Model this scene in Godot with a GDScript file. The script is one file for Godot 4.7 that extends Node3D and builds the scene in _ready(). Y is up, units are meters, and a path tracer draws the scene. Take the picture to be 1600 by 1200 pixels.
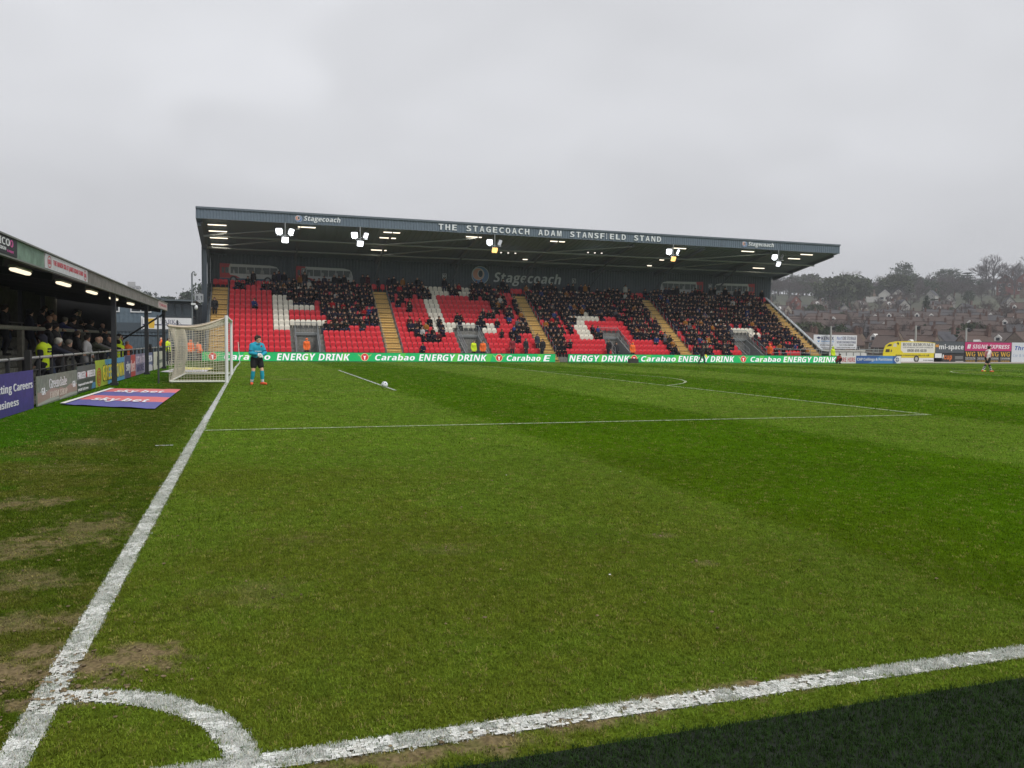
extends Node3D
# A football ground on an overcast day, seen from the corner of the pitch. x runs along the near touchline, -z along the goal line, metres.

var taken := {}
var rng := RandomNumberGenerator.new()
var na := FastNoiseLite.new()
var nb := FastNoiseLite.new()
var nc := FastNoiseLite.new()
var mats := {}
var fonts := {}

# ------------------------------------------------------------------ naming and grouping
func numbered(n: String) -> String:
	if not taken.has(n):
		taken[n] = 0
		return n
	taken[n] += 1
	return "%s_%03d" % [n, taken[n]]

func tag(o: Node, label: String, category: String, group := "") -> Node:
	o.set_meta("label", label)
	o.set_meta("category", category)
	if group != "":
		o.set_meta("group", group)
	return o

func thing(called: String, label: String, category: String, at := Vector3.ZERO, turn := 0.0, group := "") -> Node3D:
	var o := Node3D.new()
	o.name = numbered(called)
	o.position = at
	o.rotation.y = turn
	add_child(o, true)
	tag(o, label, category, group)
	return o

func part(called: String, mesh: Mesh, material: Material, parent: Node, at := Transform3D()) -> MeshInstance3D:
	var o := MeshInstance3D.new()
	o.name = called
	o.mesh = mesh
	if material:
		o.material_override = material
	o.transform = at
	parent.add_child(o, true)
	return o

func solo(called: String, mesh: Mesh, material: Material, label: String, category: String, at := Transform3D(), group := "") -> MeshInstance3D:
	var o := MeshInstance3D.new()
	o.name = numbered(called)
	o.mesh = mesh
	if material:
		o.material_override = material
	o.transform = at
	add_child(o, true)
	tag(o, label, category, group)
	return o

func struct(called: String, mesh: Mesh, material: Material, label: String) -> MeshInstance3D:
	var o := MeshInstance3D.new()
	o.name = numbered(called)
	o.mesh = mesh
	o.material_override = material
	add_child(o, true)
	o.set_meta("kind", "structure")
	o.set_meta("label", label)
	return o

func at(x: float, y: float, z: float, turn := 0.0, s := 1.0) -> Transform3D:
	return Transform3D(Basis(Vector3.UP, turn).scaled(Vector3(s, s, s)), Vector3(x, y, z))

func frame(origin: Vector3, right: Vector3, up: Vector3) -> Transform3D:
	return Transform3D(Basis(right, up, right.cross(up)), origin)

# ------------------------------------------------------------------ materials
func rgb(r: float, g: float, b: float) -> Color:
	return Color(r / 255.0, g / 255.0, b / 255.0)

func lin(r: float, g: float, b: float) -> Color:
	return rgb(r, g, b).srgb_to_linear()

func noise_tex(freq: float, lo: float, hi: float, size := 256, octaves := 4, seed_ := 1) -> NoiseTexture2D:
	var key = "n%f_%f_%f_%d_%d" % [freq, lo, hi, size, seed_]
	if mats.has(key):
		return mats[key]
	var n := FastNoiseLite.new()
	n.seed = seed_
	n.noise_type = FastNoiseLite.TYPE_SIMPLEX
	n.frequency = freq
	n.fractal_octaves = octaves
	var t := NoiseTexture2D.new()
	t.width = size
	t.height = size
	t.seamless = true
	t.noise = n
	var g := Gradient.new()
	g.set_color(0, Color(lo, lo, lo))
	g.set_color(1, Color(hi, hi, hi))
	t.color_ramp = g
	mats[key] = t
	return t

func mat(c: Color, rough := 0.8, metal := 0.0, grain := 0.0, scale := 0.5) -> StandardMaterial3D:
	var key = "m%s_%.2f_%.2f_%.2f_%.2f" % [c.to_html(), rough, metal, grain, scale]
	if mats.has(key):
		return mats[key]
	var m := StandardMaterial3D.new()
	m.albedo_color = c
	m.roughness = rough
	m.metallic = metal
	if grain > 0.0:
		m.albedo_texture = noise_tex(0.02, 1.0 - grain, 1.0, 256, 5)
		m.uv1_triplanar = true
		m.uv1_world_triplanar = true
		m.uv1_scale = Vector3(scale, scale, scale)
	mats[key] = m
	return m

func vmat(rough := 0.9, key_ := "") -> StandardMaterial3D:
	var key = "v%.2f%s" % [rough, key_]
	if mats.has(key):
		return mats[key]
	var m := StandardMaterial3D.new()
	m.vertex_color_use_as_albedo = true
	m.roughness = rough
	m.cull_mode = BaseMaterial3D.CULL_DISABLED
	mats[key] = m
	return m

func glow(c: Color, energy: float, base := Color(0, 0, 0)) -> StandardMaterial3D:
	var key = "g%s_%.3f" % [c.to_html(), energy]
	if mats.has(key):
		return mats[key]
	var m := StandardMaterial3D.new()
	m.albedo_color = base
	m.emission_enabled = true
	m.emission = c
	m.emission_energy_multiplier = energy
	m.roughness = 0.6
	mats[key] = m
	return m

# ------------------------------------------------------------------ geometry collected by hand
class Geo:
	var v := PackedVector3Array()
	var n := PackedVector3Array()
	var c := PackedColorArray()
	var ix := PackedInt32Array()
	var col := Color.WHITE
	var use_col := false

	func tri(a: Vector3, b: Vector3, d: Vector3) -> void:   # counter-clockwise seen from outside
		var nn := (b - a).cross(d - a).normalized()
		var k := v.size()
		v.append(a); v.append(b); v.append(d)
		n.append(nn); n.append(nn); n.append(nn)
		c.append(col); c.append(col); c.append(col)
		ix.append(k); ix.append(k + 2); ix.append(k + 1)

	func quad(a: Vector3, b: Vector3, d: Vector3, e: Vector3) -> void:
		var nn := (b - a).cross(d - a)
		if nn.length_squared() < 1e-16:
			nn = (d - a).cross(e - a)
		nn = nn.normalized()
		var k := v.size()
		v.append(a); v.append(b); v.append(d); v.append(e)
		for i in 4:
			n.append(nn); c.append(col)
		ix.append(k); ix.append(k + 2); ix.append(k + 1)
		ix.append(k); ix.append(k + 3); ix.append(k + 2)

	func box(mid: Vector3, size: Vector3, b := Basis.IDENTITY) -> void:
		var x := b.x * size.x * 0.5
		var y := b.y * size.y * 0.5
		var z := b.z * size.z * 0.5
		quad(mid - x - y + z, mid + x - y + z, mid + x + y + z, mid - x + y + z)
		quad(mid + x - y - z, mid - x - y - z, mid - x + y - z, mid + x + y - z)
		quad(mid + x - y + z, mid + x - y - z, mid + x + y - z, mid + x + y + z)
		quad(mid - x - y - z, mid - x - y + z, mid - x + y + z, mid - x + y - z)
		quad(mid - x + y + z, mid + x + y + z, mid + x + y - z, mid - x + y - z)
		quad(mid - x - y - z, mid + x - y - z, mid + x - y + z, mid - x - y + z)

	func span(lo: Vector3, hi: Vector3) -> void:
		box((lo + hi) * 0.5, hi - lo)

	# box with its edges cut, so that they catch light
	func block(mid: Vector3, size: Vector3, cut: float, b := Basis.IDENTITY) -> void:
		var h := size * 0.5
		var p := [Vector2(h.x - cut, h.y), Vector2(h.x, h.y - cut), Vector2(h.x, -h.y + cut), Vector2(h.x - cut, -h.y), Vector2(-h.x + cut, -h.y), Vector2(-h.x, -h.y + cut), Vector2(-h.x, h.y - cut), Vector2(-h.x + cut, h.y)]
		p.reverse()
		prism(PackedVector2Array(p), size.z, Transform3D(b, mid - b.z * h.z))

	# polygon (counter-clockwise, in the x-y plane of the frame) pushed along +z of the frame
	func prism(p: PackedVector2Array, depth: float, t := Transform3D()) -> void:
		var k := p.size()
		var tris := Geometry2D.triangulate_polygon(p)
		for i in range(0, tris.size(), 3):
			var a := p[tris[i]]
			var b := p[tris[i + 1]]
			var d := p[tris[i + 2]]
			if (b - a).cross(d - a) < 0.0:
				var s := b
				b = d
				d = s
			tri(t * Vector3(a.x, a.y, depth), t * Vector3(b.x, b.y, depth), t * Vector3(d.x, d.y, depth))
			if depth > 0.0:
				tri(t * Vector3(a.x, a.y, 0), t * Vector3(d.x, d.y, 0), t * Vector3(b.x, b.y, 0))
		if depth > 0.0:
			for i in k:
				var a := p[i]
				var b := p[(i + 1) % k]
				quad(t * Vector3(a.x, a.y, 0), t * Vector3(b.x, b.y, 0), t * Vector3(b.x, b.y, depth), t * Vector3(a.x, a.y, depth))

	func tube(pts: PackedVector3Array, r: float, sides := 6, r_end := -1.0, cap := true) -> void:
		var m := pts.size()
		var base := v.size()
		var re := r if r_end < 0.0 else r_end
		var side := Vector3.ZERO
		for i in m:
			var dir := (pts[mini(i + 1, m - 1)] - pts[maxi(i - 1, 0)]).normalized()
			if i == 0:
				side = dir.cross(Vector3.UP if absf(dir.y) < 0.9 else Vector3.RIGHT).normalized()
			else:
				side = (side - dir * side.dot(dir)).normalized()
			var up := dir.cross(side)
			var rr: float = lerpf(r, re, float(i) / maxf(1.0, m - 1.0))
			for j in sides:
				var a := TAU * j / sides
				var nn := side * cos(a) + up * sin(a)
				v.append(pts[i] + nn * rr)
				n.append(nn)
				c.append(col)
		for i in m - 1:
			for j in sides:
				var a := base + i * sides + j
				var b := base + i * sides + (j + 1) % sides
				ix.append(a); ix.append(a + sides); ix.append(b)
				ix.append(b); ix.append(a + sides); ix.append(b + sides)
		if cap:
			for e in 2:
				var o := base + (m - 1) * sides * e
				for j in range(1, sides - 1):
					if e == 0:
						ix.append(o); ix.append(o + j); ix.append(o + j + 1)
					else:
						ix.append(o); ix.append(o + j + 1); ix.append(o + j)

	func bar(a: Vector3, b: Vector3, r: float, sides := 6) -> void:
		tube(PackedVector3Array([a, b]), r, sides)

	# square section member from a to b
	func beam(a: Vector3, b: Vector3, w: float, h: float) -> void:
		var z := (b - a).normalized()
		var x := z.cross(Vector3.UP if absf(z.y) < 0.95 else Vector3.BACK).normalized()
		var y := x.cross(z)
		box((a + b) * 0.5, Vector3(w, h, (b - a).length()), Basis(x, y, -z) if x.cross(y).dot(-z) > 0.0 else Basis(x, y, z))

	func ball(mid: Vector3, r: Vector3, seg := 10, rings := 6) -> void:
		var base := v.size()
		for i in rings + 1:
			var th := PI * i / rings
			for j in seg:
				var ph := TAU * j / seg
				var u := Vector3(sin(th) * cos(ph), cos(th), sin(th) * sin(ph))
				v.append(mid + u * r)
				n.append((u / r).normalized())
				c.append(col)
		for i in rings:
			for j in seg:
				var a := base + i * seg + j
				var b := base + i * seg + (j + 1) % seg
				ix.append(a); ix.append(a + seg); ix.append(b)
				ix.append(b); ix.append(a + seg); ix.append(b + seg)

	func disc(mid: Vector3, r: float, x: Vector3, y: Vector3, seg := 20, r_in := 0.0, rx := 1.0) -> void:
		for j in seg:
			var a := TAU * j / seg
			var b := TAU * (j + 1) / seg
			var pa := x * cos(a) * rx + y * sin(a)
			var pb := x * cos(b) * rx + y * sin(b)
			if r_in > 0.0:
				quad(mid + pa * r_in, mid + pa * r, mid + pb * r, mid + pb * r_in)
			else:
				tri(mid, mid + pa * r, mid + pb * r)

	func join(o, t := Transform3D()) -> void:
		var k := v.size()
		for i in o.v.size():
			v.append(t * o.v[i])
			n.append((t.basis * o.n[i]).normalized())
			c.append(o.c[i] if use_col == false else col)
		for i in o.ix:
			ix.append(i + k)

	func mesh(colours := false) -> ArrayMesh:
		var a := []
		a.resize(Mesh.ARRAY_MAX)
		a[Mesh.ARRAY_VERTEX] = v
		a[Mesh.ARRAY_NORMAL] = n
		if colours:
			a[Mesh.ARRAY_COLOR] = c
		a[Mesh.ARRAY_INDEX] = ix
		var m := ArrayMesh.new()
		m.add_surface_from_arrays(Mesh.PRIMITIVE_TRIANGLES, a)
		return m

# ------------------------------------------------------------------ lettering
func font(name_: String, bold: float, slant := 0.0) -> Font:
	var key = "%s%.1f_%.2f" % [name_, bold, slant]
	if fonts.has(key):
		return fonts[key]
	var s := SystemFont.new()
	s.font_names = PackedStringArray([name_])
	if bold > 0.0:
		s.font_weight = 700
	var f := FontVariation.new()
	f.base_font = s
	fonts[key] = f
	return f

# letters laid in a frame (origin = bottom left, x along the line, y up), fitted to height h (of the whole box) and width w (0 = natural)
func letters(g: Geo, s: String, t: Transform3D, h: float, w := 0.0, bold := 0.0, slant := 0.0, deep := 0.006, face := "Droid Sans") -> void:
	var key = "t%s_%s_%d" % [s, face, 1 if bold > 0.0 else 0]
	var arr
	if mats.has(key):
		arr = mats[key]
	else:
		var tm := TextMesh.new()
		tm.text = s
		tm.font = font(face, bold)
		tm.font_size = 40
		tm.pixel_size = 0.02
		tm.depth = 0.1
		tm.curve_step = 2.0
		arr = tm.get_mesh_arrays()
		mats[key] = arr
	var vv: PackedVector3Array = arr[Mesh.ARRAY_VERTEX]
	if vv.is_empty():
		return
	var lo := vv[0]
	var hi := vv[0]
	for p in vv:
		lo = lo.min(p)
		hi = hi.max(p)
	var k := h / maxf(hi.y - lo.y, 0.001)
	var kx := k if w <= 0.0 else w / maxf(hi.x - lo.x + slant * (hi.y - lo.y), 0.001)
	var base := g.v.size()
	var nn: PackedVector3Array = arr[Mesh.ARRAY_NORMAL]
	for i in vv.size():
		var p := vv[i]
		var q := Vector3((p.x - lo.x + slant * (p.y - lo.y)) * kx, (p.y - lo.y) * k, (p.z - lo.z) / maxf(hi.z - lo.z, 0.001) * deep)
		g.v.append(t * q)
		g.n.append((t.basis * nn[i]).normalized())
		g.c.append(g.col)
	var idx: PackedInt32Array = arr[Mesh.ARRAY_INDEX]
	for i in idx:
		g.ix.append(base + i)

func word(called: String, s: String, parent: Node, material: Material, t: Transform3D, h: float, w := 0.0, bold := 0.0, slant := 0.0, deep := 0.006, face := "Droid Sans") -> void:
	var g := Geo.new()
	letters(g, s, t, h, w, bold, slant, deep, face)
	if g.v.size() > 0:
		part(called, g.mesh(), material, parent)

# flat polygon plate in a frame
func plate(called: String, parent: Node, material: Material, t: Transform3D, pts: Array, deep := 0.004) -> void:
	var p := PackedVector2Array()
	for q in pts:
		p.append(Vector2(q[0], q[1]))
	if Geometry2D.is_polygon_clockwise(p):
		p.reverse()
	var g := Geo.new()
	g.prism(p, deep, t)
	part(called, g.mesh(), material, parent)

func ring(called: String, parent: Node, material: Material, t: Transform3D, r: float, r_in := 0.0, z := 0.004, squash := 1.0) -> void:
	var g := Geo.new()
	g.disc(t * Vector3(0, 0, z), r, t.basis.x, t.basis.y, 28, r_in, squash)
	part(called, g.mesh(), material, parent)

func rect(x0: float, y0: float, x1: float, y1: float) -> Array:
	return [[x0, y0], [x1, y0], [x1, y1], [x0, y1]]

func ground_y(z: float) -> float:
	return -0.2 * smoothstep(-42.0, -66.0, z)

func ordinal(n: int) -> String:
	var ones := ["", "first", "second", "third", "fourth", "fifth", "sixth", "seventh", "eighth", "ninth", "tenth", "eleventh", "twelfth", "thirteenth", "fourteenth", "fifteenth", "sixteenth", "seventeenth", "eighteenth", "nineteenth"]
	if n < 20:
		return ones[n]
	var tens := ["", "", "twent", "thirt", "fort", "fift", "sixt", "sevent", "eight", "ninet"]
	if n % 10 == 0:
		return tens[n / 10] + "ieth"
	return tens[n / 10] + "y-" + ones[n % 10]
# ------------------------------------------------------------------ people: tapered limbs joined by a smooth minimum, meshed as surface nets
# a bone is [from, to, radius at from, radius at to, region]
func field(bones: Array, cell: float, blend: float) -> Dictionary:
	var lo := Vector3(1e9, 1e9, 1e9)
	var hi := -lo
	for b in bones:
		var r: float = maxf(b[2], b[3]) + cell * 2.5
		lo = lo.min((b[0] as Vector3).min(b[1]) - Vector3(r, r, r))
		hi = hi.max((b[0] as Vector3).max(b[1]) + Vector3(r, r, r))
	var nx := int((hi.x - lo.x) / cell) + 2
	var ny := int((hi.y - lo.y) / cell) + 2
	var nz := int((hi.z - lo.z) / cell) + 2
	var d := PackedFloat32Array()
	d.resize(nx * ny * nz)
	d.fill(1.0)
	for b in bones:
		var a: Vector3 = b[0]
		var ab: Vector3 = b[1] - a
		var ra: float = b[2]
		var dr: float = b[3] - ra
		var l2 := maxf(ab.length_squared(), 1e-8)
		var m: float = maxf(b[2], b[3]) + blend + cell * 2.0
		var p0 := ((a.min(b[1]) - Vector3(m, m, m) - lo) / cell).floor().max(Vector3.ZERO)
		var p1 := ((a.max(b[1]) + Vector3(m, m, m) - lo) / cell).ceil()
		for k in range(int(p0.z), mini(int(p1.z) + 1, nz)):
			for j in range(int(p0.y), mini(int(p1.y) + 1, ny)):
				var row := (k * ny + j) * nx
				for i in range(int(p0.x), mini(int(p1.x) + 1, nx)):
					var pa := lo + Vector3(i, j, k) * cell - a
					var t := clampf(pa.dot(ab) / l2, 0.0, 1.0)
					var e := (pa - ab * t).length() - ra - dr * t
					var o := d[row + i]
					var h := blend - absf(e - o)
					if h > 0.0:
						d[row + i] = minf(e, o) - h * h * 0.25 / blend
					elif e < o:
						d[row + i] = e
	var verts := PackedVector3Array()
	var at_cell := {}
	var nxy := nx * ny
	var off := [0, 1, nx, nx + 1, nxy, nxy + 1, nxy + nx, nxy + nx + 1]
	for k in nz - 1:
		for j in ny - 1:
			var row := k * nxy + j * nx
			for i in nx - 1:
				var q := row + i
				if absf(d[q]) > cell * 2.0:
					continue
				var s := 0
				for e in 8:
					if d[q + off[e]] < 0.0:
						s += 1
				if s == 0 or s == 8:
					continue
				var sum := Vector3.ZERO
				var cnt := 0
				for e in 8:
					for f in [1, 2, 4]:
						if e & f:
							continue
						var u := d[q + off[e]]
						var w := d[q + off[e | f]]
						if (u < 0.0) != (w < 0.0):
							var t := u / (u - w)
							sum += Vector3(e & 1, (e >> 1) & 1, e >> 2).lerp(Vector3((e | f) & 1, ((e | f) >> 1) & 1, (e | f) >> 2), t)
							cnt += 1
				at_cell[q] = verts.size()
				verts.append(lo + (Vector3(i, j, k) + sum / cnt) * cell)
	var ix := PackedInt32Array()
	for q in at_cell:
		var here := d[q] < 0.0
		for ax in 3:
			var step: int = [1, nx, nxy][ax]
			if (d[q + step] < 0.0) == here:
				continue
			var s1: int = [nx, nxy, 1][ax]
			var s2: int = [nxy, 1, nx][ax]
			if not (at_cell.has(q - s1) and at_cell.has(q - s2) and at_cell.has(q - s1 - s2)):
				continue
			var a: int = at_cell[q]
			var b: int = at_cell[q - s1]
			var e: int = at_cell[q - s1 - s2]
			var f: int = at_cell[q - s2]
			if here:
				ix.append_array(PackedInt32Array([a, e, b, a, f, e]))
			else:
				ix.append_array(PackedInt32Array([a, b, e, a, e, f]))
	var norms := PackedVector3Array()
	norms.resize(verts.size())
	for i in range(0, ix.size(), 3):
		var nn := (verts[ix[i + 2]] - verts[ix[i]]).cross(verts[ix[i + 1]] - verts[ix[i]])
		for e in 3:
			norms[ix[i + e]] += nn
	for i in norms.size():
		norms[i] = norms[i].normalized()
	return {"v": verts, "n": norms, "i": ix}

func field_mesh(f: Dictionary, cols = null) -> ArrayMesh:
	var a := []
	a.resize(Mesh.ARRAY_MAX)
	a[Mesh.ARRAY_VERTEX] = f.v
	a[Mesh.ARRAY_NORMAL] = f.n
	if cols != null:
		a[Mesh.ARRAY_COLOR] = cols
	a[Mesh.ARRAY_INDEX] = f.i
	var m := ArrayMesh.new()
	m.add_surface_from_arrays(Mesh.PRIMITIVE_TRIANGLES, a)
	return m

func nearest_regions(f: Dictionary, bones: Array) -> PackedInt32Array:
	var out := PackedInt32Array()
	for p in f.v:
		var best := 1e9
		var reg := 0
		for b in bones:
			var ab: Vector3 = b[1] - b[0]
			var pa: Vector3 = p - b[0]
			var t := clampf(pa.dot(ab) / maxf(ab.length_squared(), 1e-8), 0.0, 1.0)
			var e: float = (pa - ab * t).length() - lerpf(b[2], b[3], t)
			if e < best:
				best = e
				reg = b[4]
		out.append(reg)
	return out

func knee(a: Vector3, c: Vector3, l1: float, l2: float, hint: Vector3) -> Vector3:
	var ac := c - a
	var dist := clampf(ac.length(), 0.05, (l1 + l2) * 0.999)
	var dir := ac.normalized()
	var x := (l1 * l1 - l2 * l2 + dist * dist) / (2.0 * dist)
	var h := sqrt(maxf(l1 * l1 - x * x, 0.0))
	var side := (hint - dir * hint.dot(dir)).normalized()
	return a + dir * x + side * h

enum { SKIN, HAIR, TOP, LEGS, SHOE, SOCK, HAND, THIGH }

# facing +z, left hand at +x. The pose gives hips, lean, turn of the chest, head turn, hand and foot targets.
func skeleton(p: Dictionary) -> Dictionary:
	var hips: Vector3 = p.get("hips", Vector3(0, 0.95, 0))
	var lean: float = p.get("lean", 0.04)
	var side: float = p.get("side", 0.0)
	var turn: float = p.get("turn", 0.0)
	var spine := Basis(Vector3.UP, turn) * Basis(Vector3.RIGHT, lean) * Basis(Vector3.BACK, side)
	var o := {}
	o.hips = hips
	o.waist = hips + spine * Vector3(0, 0.14, 0.005)
	o.chest = hips + spine * Vector3(0, 0.40, 0.0)
	o.neck = hips + spine * Vector3(0, 0.53, 0.0)
	var sk := Basis(Vector3.UP, turn + p.get("head", 0.0)) * Basis(Vector3.RIGHT, p.get("nod", lean * 0.3))
	o.sk = sk
	o.spine = spine
	o.skull = o.neck + spine * Vector3(0, 0.08, 0.015) + sk * Vector3(0, 0.075, 0.015)
	for s in [-1, 1]:
		var tagn := "l" if s > 0 else "r"
		o["sh" + tagn] = hips + spine * Vector3(0.185 * s, 0.455, -0.01)
		var hand: Vector3 = p.get("hand_" + tagn, Vector3(0.27 * s, 0.80, 0.08))
		var hint: Vector3 = p.get("elbow_" + tagn, Vector3(0.5 * s, -0.2, -1.0))
		var reach: Vector3 = hand - o["sh" + tagn]
		if reach.length() > 0.54:
			hand = o["sh" + tagn] + reach.normalized() * 0.54
		o["wr" + tagn] = hand
		o["el" + tagn] = knee(o["sh" + tagn], hand, 0.29, 0.26, hint)
		o["hp" + tagn] = hips + Basis(Vector3.UP, turn * 0.4) * Vector3(0.092 * s, -0.02, 0)
		var foot: Vector3 = p.get("foot_" + tagn, Vector3(0.11 * s, 0.0, 0.0))
		var ankle := foot + Vector3(0, 0.085, 0)
		o["an" + tagn] = ankle
		o["kn" + tagn] = knee(o["hp" + tagn], ankle, 0.44, 0.43, p.get("knee_" + tagn, Vector3(0.15 * s, 0.1, 1.0)))
		var fa: float = p.get("toe_" + tagn, 0.2 * s)
		o["to" + tagn] = foot + Vector3(sin(fa) * 0.17, 0.035 + p.get("tip_" + tagn, 0.0), cos(fa) * 0.17)
		o["he" + tagn] = foot + Vector3(-sin(fa) * 0.045, 0.04, -cos(fa) * 0.045)
	return o

func hand_bones(wrist: Vector3, elbow: Vector3, s: float, curl: float) -> Array:
	var dir := (wrist - elbow).normalized()
	var flat := dir.cross(Vector3(0, 0.3, 1)).normalized() if absf(dir.dot(Vector3.BACK)) < 0.9 else Vector3.RIGHT
	var palm := dir.cross(flat).normalized() * s
	var out := []
	var k0 := wrist + dir * 0.025
	out.append([wrist, wrist + dir * 0.06, 0.027, 0.031, SKIN])
	out.append([k0 - flat * 0.02, k0 + dir * 0.055 - flat * 0.026, 0.02, 0.017, SKIN])
	out.append([k0 + flat * 0.02, k0 + dir * 0.055 + flat * 0.026, 0.02, 0.017, SKIN])
	var lens := [0.062, 0.074, 0.070, 0.052]
	for i in 4:
		var root := wrist + dir * 0.085 + flat * (0.027 - 0.018 * i)
		var l: float = lens[i]
		var m := root + (dir * cos(curl * 0.6) + palm * sin(curl * 0.6)) * l * 0.55
		var e := m + (dir * cos(curl * 1.7) + palm * sin(curl * 1.7)) * l * 0.5
		out.append([root, m, 0.0095, 0.009, SKIN])
		out.append([m, e, 0.009, 0.0075, SKIN])
	var th := wrist + dir * 0.03 + flat * 0.03
	var tm := th + (dir * 0.6 + flat * 0.7 + palm * 0.25).normalized() * 0.035
	out.append([th, tm, 0.012, 0.0105, SKIN])
	out.append([tm, tm + (dir * 0.9 + palm * 0.5).normalized() * 0.03, 0.0105, 0.009, SKIN])
	return out

func flesh(o: Dictionary, fine := false, curl := 0.7) -> Dictionary:
	var g := {}
	var sp: Basis = o.spine
	var sk: Basis = o.sk
	var skull: Vector3 = o.skull
	g.torso = [
		[o.hips + sp * Vector3(0.07, 0.02, 0), o.waist + sp * Vector3(0.06, 0, 0), 0.105, 0.1, TOP], [o.hips + sp * Vector3(-0.07, 0.02, 0), o.waist + sp * Vector3(-0.06, 0, 0), 0.105, 0.1, TOP],
		[o.waist + sp * Vector3(0.06, 0, 0), o.chest + sp * Vector3(0.085, -0.04, 0.01), 0.1, 0.115, TOP], [o.waist + sp * Vector3(-0.06, 0, 0), o.chest + sp * Vector3(-0.085, -0.04, 0.01), 0.1, 0.115, TOP],
		[o.chest + sp * Vector3(0.12, 0.02, 0), o.chest + sp * Vector3(-0.12, 0.02, 0), 0.09, 0.09, TOP],
		[o.shl, o.neck + sp * Vector3(0.04, 0, -0.01), 0.06, 0.055, TOP], [o.shr, o.neck + sp * Vector3(-0.04, 0, -0.01), 0.06, 0.055, TOP]]
	g.neck = [[o.neck - sp * Vector3(0, 0.04, 0), skull - sk * Vector3(0, 0.06, 0.02), 0.06, 0.052, SKIN]]
	g.head = [[skull + sk * Vector3(0, 0.035, -0.02), skull + sk * Vector3(0, 0.03, 0.015), 0.088, 0.084, SKIN], [skull + sk * Vector3(0, -0.02, 0.02), skull + sk * Vector3(0, -0.085, 0.045), 0.072, 0.045, SKIN]]
	if fine:
		g.head.append_array([[skull + sk * Vector3(0, 0.015, 0.092), skull + sk * Vector3(0, -0.028, 0.108), 0.011, 0.016, SKIN],
			[skull + sk * Vector3(0.085, 0.0, -0.005), skull + sk * Vector3(0.088, -0.035, 0.0), 0.016, 0.012, SKIN], [skull + sk * Vector3(-0.085, 0.0, -0.005), skull + sk * Vector3(-0.088, -0.035, 0.0), 0.016, 0.012, SKIN],
			[skull + sk * Vector3(0.05, 0.032, 0.083), skull + sk * Vector3(0.015, 0.03, 0.092), 0.011, 0.011, SKIN], [skull + sk * Vector3(-0.05, 0.032, 0.083), skull + sk * Vector3(-0.015, 0.03, 0.092), 0.011, 0.011, SKIN],
			[skull + sk * Vector3(0.02, -0.06, 0.084), skull + sk * Vector3(-0.02, -0.06, 0.084), 0.012, 0.012, SKIN], [skull + sk * Vector3(0, -0.098, 0.07), skull + sk * Vector3(0, -0.1, 0.074), 0.022, 0.02, SKIN]])
	g.hair = [[skull + sk * Vector3(0, 0.06, -0.03), skull + sk * Vector3(0, 0.068, 0.025), 0.082, 0.07, HAIR], [skull + sk * Vector3(0, 0.0, -0.05), skull + sk * Vector3(0, 0.04, -0.045), 0.062, 0.075, HAIR],
		[skull + sk * Vector3(0.06, 0.03, -0.02), skull + sk * Vector3(-0.06, 0.03, -0.02), 0.048, 0.048, HAIR]]
	g.upper_arm = []; g.forearm = []; g.hand = []; g.thigh = []; g.calf = []; g.foot = []
	for t in ["l", "r"]:
		var s := 1.0 if t == "l" else -1.0
		g.upper_arm.append([o["sh" + t], o["el" + t], 0.062, 0.046, TOP])
		g.forearm.append([o["el" + t], o["wr" + t], 0.046, 0.03, TOP])
		if fine:
			g.hand.append_array(hand_bones(o["wr" + t], o["el" + t], s, curl))
		else:
			var dir: Vector3 = (o["wr" + t] - o["el" + t]).normalized()
			g.hand.append([o["wr" + t] + dir * 0.02, o["wr" + t] + dir * 0.11, 0.036, 0.03, SKIN])
		g.thigh.append([o["hp" + t], o["kn" + t], 0.095, 0.06, LEGS])
		g.calf.append([o["kn" + t], o["kn" + t].lerp(o["an" + t], 0.35), 0.055, 0.058, LEGS])
		g.calf.append([o["kn" + t].lerp(o["an" + t], 0.35), o["an" + t], 0.058, 0.036, LEGS])
		g.foot.append([o["he" + t], o["to" + t], 0.042, 0.034, SHOE])
		g.foot.append([o["an" + t], o["he" + t], 0.04, 0.04, SHOE])
	return g

func fat(list: Array, more: float, region := -1, until := 1.0) -> Array:
	var out := []
	for b in list:
		out.append([b[0], (b[0] as Vector3).lerp(b[1], until), b[2] + more, lerpf(b[2], b[3], until) + more, b[4] if region < 0 else region])
	return out

# one mesh with colours, for people a dozen pixels high
func crowd_shape(p: Dictionary, cell := 0.04) -> Dictionary:
	var g := flesh(skeleton(p))
	var b := []
	b.append_array(fat(g.torso, 0.03, TOP)); b.append_array(fat(g.upper_arm, 0.02, TOP)); b.append_array(fat(g.forearm, 0.018, TOP))
	b.append_array(g.neck); b.append_array(g.head); b.append_array(fat(g.hair, 0.012)); b.append_array(g.hand)
	b.append_array(fat(g.thigh, 0.012)); b.append_array(fat(g.calf, 0.012)); b.append_array(fat(g.foot, 0.008))
	var f := field(b, cell, 0.03)
	f.r = nearest_regions(f, b)
	return f

func crowd_mesh(f: Dictionary, pal: Array) -> ArrayMesh:
	var cols := PackedColorArray()
	for r in f.r:
		cols.append(pal[r])
	return field_mesh(f, cols)

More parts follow.
